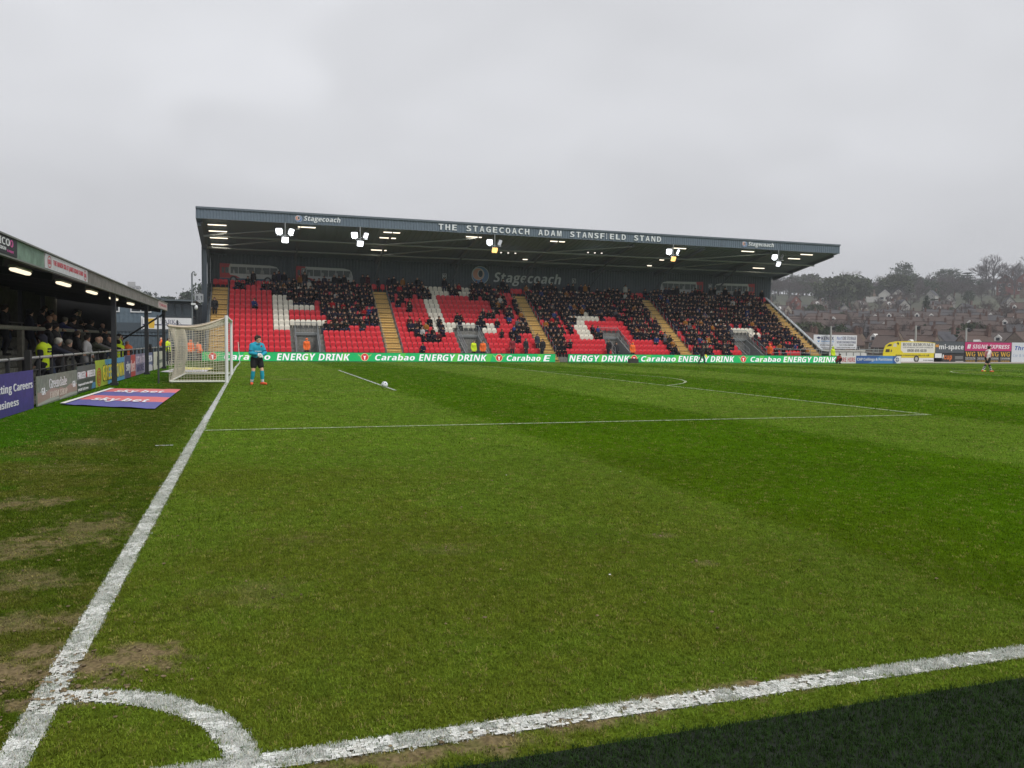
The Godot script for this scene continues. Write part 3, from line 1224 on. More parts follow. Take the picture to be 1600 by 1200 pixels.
func seat_white(r: int, x: float) -> bool:
	var b := block_of(x)
	if b < 0:
		return false
	var u: float = x - [2.62, 17.75, 32.45, 49.3][b]
	if u < 0.0:
		return false
	var bar := u < 1.45
	match b:
		0:
			return (bar and r >= 4) or (r in [4, 5] and u < 5.1) or (r in [8, 9] and u < 4.0) or (r >= 12 and u < 5.5)
		1:
			return (bar and r >= 4) or (r in [4, 5] and u < 6.0) or (r >= 12 and u < 5.9)
		2:
			return (bar and r >= 3) or (r in [7, 8] and u < 3.4) or (r >= 11 and u < 4.6)
		_:
			return (bar and r >= 4) or (r in [4, 5] and u < 5.0) or (r >= 12 and u < 5.0)
	return false

# share of taken seats, read off the photograph block by block (u runs 0..1 from the left aisle)
func taken_share(b: int, u: float, r: int) -> float:
	match b:
		0:
			if u < 0.29:
				if r == 13 and u > 0.115 and u < 0.18: return 1.0
				if r == 12 and u > 0.035 and u < 0.11: return 1.0
				if r == 12 and u > 0.21: return 1.0
				if r == 8 and u > 0.14 and u < 0.18: return 1.0
				return 0.0
			var edge := 11.0
			if u > 0.38: edge = 10.0
			if u > 0.44: edge = 9.0
			if u > 0.62: edge = 7.0
			if u > 0.66: edge = 5.0
			if r >= edge: return 0.88
			if r == 4 and u > 0.62 and u < 0.8: return 0.8
			if r == 4 and u > 0.86: return 0.4
			return 0.0
		1:
			if r >= 11 and u < 0.32: return 0.82
			if r >= 12 and u > 0.44 and u < 0.58: return 0.7
			if r >= 11 and u > 0.62: return 0.55
			if r >= 8 and u < 0.16: return 0.6
			if r in [9, 10] and u > 0.76: return 0.75
			if r >= 4 and u > 0.86: return 0.8
			if r in [4, 5] and u < 0.34 and u > 0.02: return 0.5
			if r == 3 and u > 0.12 and u < 0.38: return 0.45
			if r == 2 and u > 0.16 and u < 0.28: return 0.95
			if r == 6 and u > 0.44 and u < 0.52: return 0.9
			if r == 5 and u > 0.6 and u < 0.67: return 1.0
			if r == 7 and u > 0.72 and u < 0.79: return 1.0
			if r in [2, 3] and u > 0.82 and u < 0.9: return 0.7
			return 0.02
		2:
			if r >= 9: return 0.93
			if r >= 7: return 0.86 if u < 0.35 or u > 0.5 else 0.55
			if u < 0.07: return 0.9
			if r >= 1 and u < 0.15: return 0.75
			if r >= 4 and u < 0.34: return 0.62
			if r in [3, 4] and u > 0.3 and u < 0.46: return 0.85
			if r >= 3 and u > 0.72: return 0.82
			if r == 2 and u > 0.84: return 0.7
			if r <= 1 and u > 0.93: return 0.9
			return 0.0
		_:
			if r >= 8: return 0.94
			if r >= 5: return 0.86
			if r >= 2: return 0.80
			return 0.72
	return 0.0

func far_stand() -> void:
	var st := thing("football_stand", "large slate grey all seated stand with red seats along the far touchline", "football stand")
	var slate := mat(rgb(76, 88, 96), 0.6, 0.0, 0.10, 0.4)
	var fascia := mat(rgb(104, 118, 132), 0.55, 0.0, 0.08, 0.4)
	var steel := mat(rgb(112, 120, 126), 0.55, 0.2)
	var conc := mat(rgb(140, 138, 132), 0.9, 0.0, 0.25, 0.6)
	var galv := mat(rgb(150, 156, 160), 0.45, 0.4)
	var tan_ := mat(rgb(226, 192, 122), 0.9, 0.0, 0.14, 0.8)

	# concrete terracing, open where the entrances cut in
	var g := Geo.new()
	for r in ROWS:
		var cuts := []
		if r < 5:
			cuts = VOMS
		var x: float = SX0 + 0.5
		for c in cuts + [[60.28, 0]]:
			g.span(Vector3(x, -0.3, row_z(r + 1)), Vector3(c[0], row_y(r), row_z(r)))
			x = c[1]
	g.span(Vector3(SX0 + 0.5, -0.3, BACK), Vector3(60.28, row_y(ROWS - 1), row_z(ROWS)))
	part("concrete_terrace", g.mesh(), conc, st)

	# stairways of tan steps, two to a row
	var sm := Geo.new()
	sm.block(Vector3(0, -0.02, -0.01), Vector3(1.36, RISE * 0.5 - 0.04, RUN * 0.5), 0.006)
	sm.block(Vector3(0, RISE * 0.25 - 0.018, 0.03), Vector3(1.38, 0.034, RUN * 0.5 + 0.06), 0.006)
	var step_mesh := sm.mesh()
	var dot := Geo.new()
	dot.box(Vector3.ZERO, Vector3(0.12, 0.006, 0.10))
	var dot_mesh := dot.mesh()
	var shade_line := Geo.new()  # dark strip painting the shade of the gap under the step overhang
	shade_line.box(Vector3.ZERO, Vector3(1.37, 0.05, 0.012))
	var shade_mesh := shade_line.mesh()
	var shade_mat := mat(rgb(96, 80, 54), 0.8)
	var white := mat(rgb(225, 225, 220), 0.7)
	for a in AISLES:
		var way := Node3D.new()
		way.name = "stairway"
		st.add_child(way, true)
		var mx: float = (a[0] + a[1]) * 0.5
		for r in ROWS:
			for h in 2:
				var y := row_y(r) - RISE + RISE * 0.5 * (h + 1)
				part("step", step_mesh, tan_, way, at(mx, y - RISE * 0.25 + 0.016, row_z(r) + RUN * 0.75 - RUN * 0.5 * h))
			part("step_shade_line", shade_mesh, shade_mat, way, at(mx, row_y(r) - RISE * 0.5 - 0.02, row_z(r) + RUN + 0.066))
			part("step_marker", dot_mesh, white, way, at(mx, row_y(r) + 0.012, row_z(r) + RUN * 0.25))

	# back wall, ribbed
	var bw := Geo.new()
	ribbed(bw, frame(Vector3(SX0 + 0.6, row_y(ROWS - 1) - 0.3, BACK), Vector3.RIGHT, Vector3.UP), SX1 - SX0 - 1.4, roof_y(BACK) - row_y(ROWS - 1) + 0.5, 0.32, 0.045)
	bw.span(Vector3(SX0 + 0.6, 0, BACK - 0.25), Vector3(SX1 - 0.8, roof_y(BACK) + 0.3, BACK - 0.02))
	part("back_wall", bw.mesh(), slate, st)

	# roof sheet (ribbed underside, running front to back), fascia, gutter
	var rf := Geo.new()
	var n := 130
	var dz := 12.4
	for i in n:
		var x0 := SX0 + (SX1 - SX0) * i / n
		var x1 := SX0 + (SX1 - SX0) * (i + 1) / n
		var xm := (x0 + x1) * 0.5
		var up := 0.05
		var zf := -69.05
		var zb := zf - dz
		rf.quad(Vector3(x0, roof_y(zb) + up, zb), Vector3(xm, roof_y(zb) + up, zb), Vector3(xm, roof_y(zf) + up, zf), Vector3(x0, roof_y(zf) + up, zf))
		rf.quad(Vector3(xm, roof_y(zb), zb), Vector3(x1, roof_y(zb), zb), Vector3(x1, roof_y(zf), zf), Vector3(xm, roof_y(zf), zf))
		rf.quad(Vector3(xm, roof_y(zb) + up, zb), Vector3(xm, roof_y(zb), zb), Vector3(xm, roof_y(zf), zf), Vector3(xm, roof_y(zf) + up, zf))
		rf.quad(Vector3(x1, roof_y(zb), zb), Vector3(x1, roof_y(zb) + up, zb), Vector3(x1, roof_y(zf) + up, zf), Vector3(x1, roof_y(zf), zf))
	var ra := -81.45
	rf.quad(Vector3(SX0, 12.6, -69.05), Vector3(SX1, 12.6, -69.05), Vector3(SX1, roof_y(ra) + 0.88, ra), Vector3(SX0, roof_y(ra) + 0.88, ra))
	for x in [SX0, SX1]:
		rf.beam(Vector3(x, roof_y(-69.1) + 0.44, -69.1), Vector3(x, roof_y(ra) + 0.44, ra), 0.06, 0.9)
	rf.span(Vector3(SX0, roof_y(ra), ra - 0.05), Vector3(SX1, roof_y(ra) + 0.88, ra))
	part("roof", rf.mesh(), mat(rgb(112, 128, 142), 0.6), st)
	var fa := Geo.new()
	ribbed(fa, frame(Vector3(SX0, 11.70, -69.0), Vector3.RIGHT, Vector3.UP), SX1 - SX0, 0.80, 0.25, 0.035)
	part("fascia", fa.mesh(), fascia, st)
	var gt := Geo.new()
	gt.block(Vector3((SX0 + SX1) / 2, 12.57, -69.02), Vector3(SX1 - SX0 + 0.06, 0.16, 0.26), 0.03)
	gt.span(Vector3(SX0 - 0.02, 11.66, -69.06), Vector3(SX1 + 0.02, 11.70, -68.95))
	for i in 9:
		var jx := SX0 + 7.2 * (i + 1)
		if jx < SX1 - 1.0:
			var js := Geo.new()
			js.span(Vector3(jx - 0.05, 11.70, -69.0), Vector3(jx + 0.05, 12.5, -68.955))
			part("fascia_joint", js.mesh(), mat(rgb(96, 108, 120), 0.55, 0.0, 0.08, 0.4), st)
	part("gutter", gt.mesh(), mat(rgb(98, 108, 118), 0.5, 0.1), st)

	# steelwork under the roof: cantilever rafters, purlins, raking braces
	for i in 9:
		var x := SX0 + 0.45 + (SX1 - SX0 - 0.9) * i / 8.0
		var r := Geo.new()
		for w in [[0.05, 0.30, -0.20], [0.22, 0.03, -0.04], [0.22, 0.03, -0.36]]:
			r.beam(Vector3(x, roof_y(-79.9) + w[2], -79.9), Vector3(x, roof_y(-69.4) + w[2] + 0.05, -69.4), w[0], w[1])
		if i < 8:
			r.beam(Vector3(x, roof_y(-79.8) - 1.9, -79.85), Vector3(x, roof_y(-75.6) - 0.36, -75.6), 0.12, 0.14)
		part("rafter", r.mesh(), steel, st)
	for z in [-72.6, -76.3]:
		var r := Geo.new()
		r.bar(Vector3(SX0 + 0.4, roof_y(z) - 0.45, z), Vector3(SX1 - 0.4, roof_y(z) - 0.45, z), 0.085, 8)
		part("purlin", r.mesh(), galv, st)
	for i in 8:
		var x := SX0 + 0.45 + (SX1 - SX0 - 0.9) * i / 8.0
		var x1 := SX0 + 0.45 + (SX1 - SX0 - 0.9) * (i + 1) / 8.0
		if i % 2 == 1:
			continue
		for s in [[-76.3, -72.6], [-72.6, -69.6]]:
			var r := Geo.new()
			r.bar(Vector3(x, roof_y(s[0]) - 0.42, s[0]), Vector3(x1, roof_y(s[1]) - 0.30, s[1]), 0.06, 6)
			part("brace", r.mesh(), galv, st)
	# left end: column, wall of sheeting and raking wall
	var lc := Geo.new()
	for w in [[-3.42, 0.05], [-3.02, 0.05]]:
		lc.span(Vector3(w[0], -0.3, -77.2), Vector3(w[0] + w[1], roof_y(-77) - 0.2, -76.7))
	lc.span(Vector3(-3.40, -0.3, -76.98), Vector3(-3.0, roof_y(-77) - 0.2, -76.92))
	lc.beam(Vector3(-3.2, roof_y(-76.9) - 0.2, -76.9), Vector3(-3.2, roof_y(-70) - 0.2, -70), 0.34, 0.36)
	part("end_column", lc.mesh(), mat(rgb(118, 128, 138), 0.55, 0.2), st)
	var lw := Geo.new()
	ribbed(lw, frame(Vector3(-2.85, 2.0, -77.2), Vector3.FORWARD, Vector3.UP), 2.9, roof_y(-78) - 2.2, 0.3, 0.04)
	lw.span(Vector3(-2.95, 2.0, -80.1), Vector3(-2.87, roof_y(-80), -77.2))
	part("end_wall", lw.mesh(), slate, st)
	var rk := Geo.new()
	rk.prism(PackedVector2Array([Vector2(-68.4, -0.3), Vector2(-68.4, 0.75), Vector2(-79.9, 7.0), Vector2(-79.9, -0.3)].map(func(p): return Vector2(-p.x, p.y))), 0.12, Transform3D(Basis(Vector3.FORWARD, Vector3.UP, Vector3.RIGHT), Vector3(-2.82, 0, 0)))
	part("raking_wall", rk.mesh(), slate, st)
	# right end: raking parapet with pale coping
	var rp := Geo.new()
	rp.prism(PackedVector2Array([Vector2(68.5, -0.3), Vector2(80.2, -0.3), Vector2(80.2, 7.45), Vector2(69.5, 1.06), Vector2(68.5, 1.0)]), 0.14, Transform3D(Basis(Vector3.FORWARD, Vector3.UP, Vector3.RIGHT), Vector3(60.3, 0, 0)))
	part("raking_wall", rp.mesh(), mat(rgb(62, 72, 72), 0.7, 0.0, 0.1, 0.5), st)
	var cp := Geo.new()
	cp.beam(Vector3(60.37, 1.10, -69.45), Vector3(60.37, 7.50, -80.2), 0.34, 0.10)
	part("coping", cp.mesh(), mat(rgb(168, 174, 178), 0.6), st)
	var ew := Geo.new()
	ribbed(ew, frame(Vector3(60.2, 6.4, BACK), Vector3.RIGHT, Vector3.UP), 0.9, roof_y(BACK) - 6.4, 0.3, 0.04)
	ew.span(Vector3(60.2, 0.0, -80.3), Vector3(61.1, roof_y(-80) + 0.2, -80.02))
	part("end_wall", ew.mesh(), slate, st)
	# front wall of the stand
	var fw := Geo.new()
	fw.span(Vector3(SX0 + 0.4, -0.3, -68.58), Vector3(SX1 - 1.4, 0.28, -68.4))
	part("front_wall", fw.mesh(), conc, st)
	# rails along the stairways: hoops with posts
	for a in AISLES:
		for side in 2:
			var hr := Geo.new()
			var x: float = a[side] + (0.05 if side == 1 else -0.05)
			for r in range(0, ROWS, 1):
				if r >= 13:
					continue
				var y := row_y(r)
				var z := row_z(r) - 0.35
				hr.bar(Vector3(x, y, z), Vector3(x, y + 0.92, z), 0.022, 5)
				hr.bar(Vector3(x, y + 0.92, z), Vector3(x, y + 0.92 + RISE * 0.45, z - RUN * 0.45), 0.022, 5)
			part("handrail", hr.mesh(), galv, st)
	# barrier rail in front at the right hand end
	var br := Geo.new()
	for y in [0.85, 1.25]:
		br.bar(Vector3(52.9, y, -68.35), Vector3(60.3, y, -68.35), 0.03, 6)
	for i in 7:
		br.bar(Vector3(52.9 + i * 1.233, 0.2, -68.35), Vector3(52.9 + i * 1.233, 1.25, -68.35), 0.03, 6)
	part("front_rail", br.mesh(), galv, st)

	# entrances: side walls of sheeting with rails, door opening at the back
	for v in VOMS:
		var e := Node3D.new()
		e.name = "entrance"
		st.add_child(e, true)
		var zb := row_z(5)
		var q := Geo.new()
		for x in [v[0], v[1] - 0.1]:
			q.prism(PackedVector2Array([Vector2(68.6, -0.25), Vector2(-zb, -0.25), Vector2(-zb, row_y(4) + 0.12), Vector2(68.6, row_y(0) + 0.12)]), 0.1, Transform3D(Basis(Vector3.FORWARD, Vector3.UP, Vector3.RIGHT), Vector3(x, 0, 0)))
		part("side_wall", q.mesh(), mat(rgb(146, 150, 150), 0.7, 0.0, 0.15, 0.8), e)
		var d := Geo.new()
		d.span(Vector3(v[0], 2.05, zb - 0.1), Vector3(v[1], row_y(4) + 0.1, zb + 0.12))
		part("lintel", d.mesh(), mat(rgb(120, 124, 124), 0.8), e)
		var dk := Geo.new()
		dk.span(Vector3(v[0] - 0.1, -0.3, zb - 3.0), Vector3(v[1] + 0.1, 2.1, zb - 2.9))
		dk.span(Vector3(v[0] + 0.35, -0.25, zb - 0.6), Vector3(v[0] + 0.42, 2.05, zb - 0.4))
		dk.span(Vector3(v[1] - 0.75, -0.25, zb - 0.6), Vector3(v[1] - 0.65, 2.05, zb - 0.4))
		part("passage", dk.mesh(), mat(rgb(92, 84, 70), 0.9), e)
		var rl := Geo.new()
		for x in [v[0] + 0.05, v[1] - 0.05]:
			for y in [0.55, 1.05]:
				rl.bar(Vector3(x, row_y(0) + y - 0.1, -68.6), Vector3(x, row_y(4) + y, zb), 0.025, 6)
			for k in 14:
				var f := k / 13.0
				rl.bar(Vector3(x, lerpf(row_y(0) + 0.1, row_y(4) + 0.1, f), lerpf(-68.6, zb, f)), Vector3(x, lerpf(row_y(0) + 0.95, row_y(4) + 1.05, f), lerpf(-68.6, zb, f)), 0.014 if k % 4 else 0.03, 5)
		for y in [0.1, 1.05]:
			rl.bar(Vector3(v[0], row_y(4) + y, zb), Vector3(v[1], row_y(4) + y, zb), 0.025, 6)
		for k in 15:
			var x := lerpf(v[0] + 0.05, v[1] - 0.05, k / 14.0)
			rl.bar(Vector3(x, row_y(4) + 0.1, zb), Vector3(x, row_y(4) + 1.05, zb), 0.013, 5)
		part("guard_rail", rl.mesh(), galv, e)

	# block letters on little plates
	for q in [[6.0, "E"], [20.4, "D"], [35.2, "C"], [52.6, "B"]]:
		var p := Geo.new()
		p.block(Vector3(q[0], 8.55, BACK + 0.07), Vector3(0.5, 0.55, 0.04), 0.008)
		var pl := part("letter_plate", p.mesh(), mat(rgb(40, 46, 50), 0.6), st)
		ring_rect(pl, q[0], 8.55, BACK + 0.093, 0.46, 0.5, 0.05, mat(rgb(200, 204, 206), 0.6))
		word("letter", q[1], pl, mat(rgb(215, 218, 220), 0.6), at(q[0] - 0.12, 8.42, BACK + 0.093), 0.26, 0.24, 0.6)

	# bus pictures on the back wall
	for q in [[-1.95, 0], [5.2, 0], [46.0, 1], [53.1, 1]]:
		bus_print(st, q[0], q[1] == 1)

	# large roundel and name on the back wall
	var t := at(24.35, 8.78, BACK + 0.055)
	var pale := mat(rgb(196, 200, 202), 0.7)
	roundel(st, t, 0.97, pale)
	word("wall_lettering", "Stagecoach", st, pale, at(25.75, 7.75, BACK + 0.055), 1.45, 8.0, 0.9, 0.2, 0.02)

	# seats
	var seats := []
	var seat := seat_mesh()
	var red := mat(rgb(222, 44, 58), 0.45)
	var ivory := mat(rgb(236, 230, 216), 0.5)
	var people := []
	for r in ROWS:
		var spots := []
		for b in 4:
			var a: float = AISLES[b][1] + 0.15
			var z: float = AISLES[b + 1][0] - 0.15
			var k := int((z - a) / 0.478)
			var gap := (z - a) / k
			for i in k:
				var x := a + gap * (i + 0.5)
				var cut := false
				if r < 5:
					for v in VOMS:
						if x > v[0] - 0.3 and x < v[1] + 0.3:
							cut = true
				if not cut:
					spots.append([x, b, (x - a) / (z - a), i, k])
		if r == ROWS - 1:
			for b in 5:
				for i in 3:
					spots.append([AISLES[b][0] + 0.24 + i * 0.45, -1, 0.0, 0, 0])
		for s in spots:
			var y := row_y(r) + rng.randf_range(-0.004, 0.004)
			var tr := at(s[0], y, row_z(r) - 0.52, rng.randf_range(-0.02, 0.02))
			if r == ROWS - 1 and s[1] == -1:
				tr.origin.y += 0.05
			var full: float = taken_share(s[1], s[2], r) if s[1] >= 0 else 0.12
			if seat_white(r, s[0]) and ((s[1] == 2 and r < 8) or (s[1] == 3 and r < 7)):
				full *= 0.25
			if rng.randf() < full:
				people.append([s[0], row_y(r), row_z(r), r, s[1], s[3], s[4]])
			seats.append([tr, seat_white(r, s[0])])
	var near := []
	var rest := [[], []]
	for s in seats:
		if near.size() < 300:
			near.append(s)
		else:
			rest[1 if s[1] else 0].append(s[0])
	for s in near:
		part("seat", seat, ivory if s[1] else red, st, s[0])
	for k in 2:
		var mm := MultiMesh.new()
		mm.transform_format = MultiMesh.TRANSFORM_3D
		mm.mesh = seat
		mm.instance_count = rest[k].size()
		for i in rest[k].size():
			mm.set_instance_transform(i, rest[k][i])
		var o := MultiMeshInstance3D.new()
		o.name = "red_seats" if k == 0 else "white_seats"
		o.multimesh = mm
		o.material_override = red if k == 0 else ivory
		o.set_meta("kind", "stuff")
		st.add_child(o, true)

	fascia_signs()
	stand_lights()
	stand_crowd(people)
	led_boards()

func ring_rect(parent: Node, x: float, y: float, z: float, w: float, h: float, b: float, m: Material) -> void:
	var g := Geo.new()
	g.span(Vector3(x - w / 2, y - h / 2, z), Vector3(x + w / 2, y - h / 2 + b, z + 0.006))
	g.span(Vector3(x - w / 2, y + h / 2 - b, z), Vector3(x + w / 2, y + h / 2, z + 0.006))
	g.span(Vector3(x - w / 2, y - h / 2 + b, z), Vector3(x - w / 2 + b, y + h / 2 - b, z + 0.006))
	g.span(Vector3(x + w / 2 - b, y - h / 2 + b, z), Vector3(x + w / 2, y + h / 2 - b, z + 0.006))
	part("border", g.mesh(), m, parent)

# the swirling roundel: blue disc with orange crescent and dark core
func roundel(parent: Node, t: Transform3D, r: float, pale: Material) -> void:
	var o := Node3D.new()
	o.name = "roundel"
	parent.add_child(o, true)
	ring("rim", o, pale, t, r, 0.0, 0.004)
	ring("blue_disc", o, mat(rgb(104, 132, 176), 0.6), t, r * 0.94, 0.0, 0.01)
	ring("inner_rim", o, pale, t.translated_local(Vector3(-r * 0.22, r * 0.12, 0)), r * 0.68, 0.0, 0.016)
	ring("orange_disc", o, mat(rgb(206, 150, 132), 0.6), t.translated_local(Vector3(-r * 0.24, r * 0.12, 0)), r * 0.62, 0.0, 0.022)
	ring("core_rim", o, pale, t.translated_local(Vector3(0.0, r * 0.16, 0)), r * 0.44, 0.0, 0.028, 0.72)
	ring("core", o, mat(rgb(62, 70, 82), 0.6), t.translated_local(Vector3(r * 0.02, r * 0.16, 0)), r * 0.38, 0.0, 0.034, 0.66)

func bus_print(parent: Node, x: float, flip: bool) -> void:
	var o := Node3D.new()
	o.name = "bus_picture"
	parent.add_child(o, true)
	var t := frame(Vector3(x, 7.12, BACK + 0.06), Vector3.RIGHT, Vector3.UP)
	if flip:
		t = Transform3D(Basis(Vector3.LEFT, Vector3.UP, Vector3.BACK), Vector3(x + 5.65, 7.12, BACK + 0.06))
	var tt := func(z: float) -> Transform3D: return Transform3D(t.basis, t.origin + Vector3(0, 0, z))
	var white := mat(rgb(200, 202, 202), 0.7, 0.0, 0.08, 1.0)
	var red := mat(rgb(186, 74, 76), 0.7)
	var glass := mat(rgb(112, 118, 122), 0.6, 0.0, 0.25, 1.5)
	var dark := mat(rgb(52, 58, 62), 0.7)
	bus_plate("body", o, white, tt.call(0.0), [[0.0, 0.42], [5.6, 0.42], [5.62, 1.0], [5.5, 1.45], [5.3, 1.68], [4.7, 1.80], [1.2, 1.84], [0.0, 1.88]])
	bus_plate("skirt", o, mat(rgb(70, 98, 120), 0.7), tt.call(0.006), [[0.0, 0.22], [5.55, 0.22], [5.58, 0.46], [0.0, 0.46]])
	bus_plate("tail", o, red, tt.call(0.010), [[0.0, 0.47], [1.9, 0.47], [1.5, 0.70], [0.95, 0.78], [0.72, 1.2], [0.95, 1.84], [0.0, 1.89]])
	for i in 6:
		bus_plate("window", o, glass, tt.call(0.014), rect(1.0 + i * 0.74, 0.92, 1.68 + i * 0.74, 1.56))
	bus_plate("window", o, glass, tt.call(0.016), rect(0.18, 0.95, 0.42, 1.50))
	bus_plate("window", o, glass, tt.call(0.016), rect(0.50, 0.95, 0.82, 1.50))
	for i in 9:
		var px := 1.2 + fmod(i * 1.37, 4.2)
		bus_plate("passenger", o, mat(rgb(170, 172, 172), 0.8), tt.call(0.020), [[px, 0.94], [px + 0.2, 0.94], [px + 0.16, 1.12], [px + 0.13, 1.3], [px + 0.06, 1.3], [px + 0.03, 1.12]])
	for wx in [1.25, 4.45]:
		ring("wheel", o, dark, tt.call(0.018).translated_local(Vector3(wx, 0.34, 0)), 0.33, 0.0, 0.0)
		ring("hub", o, mat(rgb(150, 156, 160), 0.6), tt.call(0.024).translated_local(Vector3(wx, 0.34, 0)), 0.19, 0.0, 0.0)

func bus_plate(called: String, parent: Node, m: Material, t: Transform3D, pts: Array) -> void:
	var p := PackedVector2Array()
	for q in pts:
		p.append(Vector2(q[0], q[1]))
	if Geometry2D.is_polygon_clockwise(p):
		p.reverse()
	var g := Geo.new()
	g.prism(p, 0.004, t)
	if t.basis.determinant() < 0.0:
		for i in g.n.size():
			g.n[i] = -g.n[i]
		for i in range(0, g.ix.size(), 3):
			var s := g.ix[i + 1]
			g.ix[i + 1] = g.ix[i + 2]
			g.ix[i + 2] = s
	part(called, g.mesh(), m, parent)

func fascia_signs() -> void:
	var pale := mat(rgb(226, 229, 232), 0.6)
	var z := -68.955
	var sign_ := thing("stand_name_sign", "raised white capital letters along the middle of the far stand's roof edge", "sign", Vector3(17.25, 11.84, z))
	var s := "THE STAGECOACH ADAM STANSFIELD STAND"
	var gap := 23.55 / (s.length() + 1.2)
	var x := 0.0
	for i in s.length():
		var ch := s[i]
		if ch == " ":
			x += gap * 1.15
			continue
		var g := Geo.new()
		var w := gap * (0.30 if ch == "I" else 0.70)
		letters(g, ch, at(x, 0, 0), 0.52, w * (0.4 if ch == "I" else 1.0), 0.25, 0.0, 0.05)
		part("letter", g.mesh(), pale, sign_)
		x += gap * (0.62 if ch == "I" else 1.0)
	for q in [[4.62, "left"], [49.5, "right"]]:
		var o := thing("sponsor_sign", "small white sponsor name with roundel at the %s end of the far stand's roof edge" % q[1], "sign", Vector3(q[0], 11.80, z))
		roundel(o, at(0.26, 0.30, 0.0), 0.30, pale)
		word("lettering", "Stagecoach", o, pale, at(0.66, 0.02, 0.0), 0.56, 3.2, 0.8, 0.18, 0.03)

# ------------------------------------------------------------------ lamps under the big roof
func area_lamp(at_: Vector3, size: Vector2, energy: float, dir: Vector3, c: Color) -> void:
	var l := AreaLight3D.new()
	l.name = numbered("lamp_light")
	l.area_size = size
	l.area_normalize_energy = true
	l.light_energy = energy
	l.light_color = c
	l.shadow_enabled = true
	var z := -dir.normalized()
	var x := Vector3.RIGHT if absf(z.x) < 0.9 else Vector3.BACK
	x = (x - z * x.dot(z)).normalized()
	l.transform = Transform3D(Basis(x, z.cross(x), z), at_)
	l.set("area_range", 40.0)
	add_child(l)

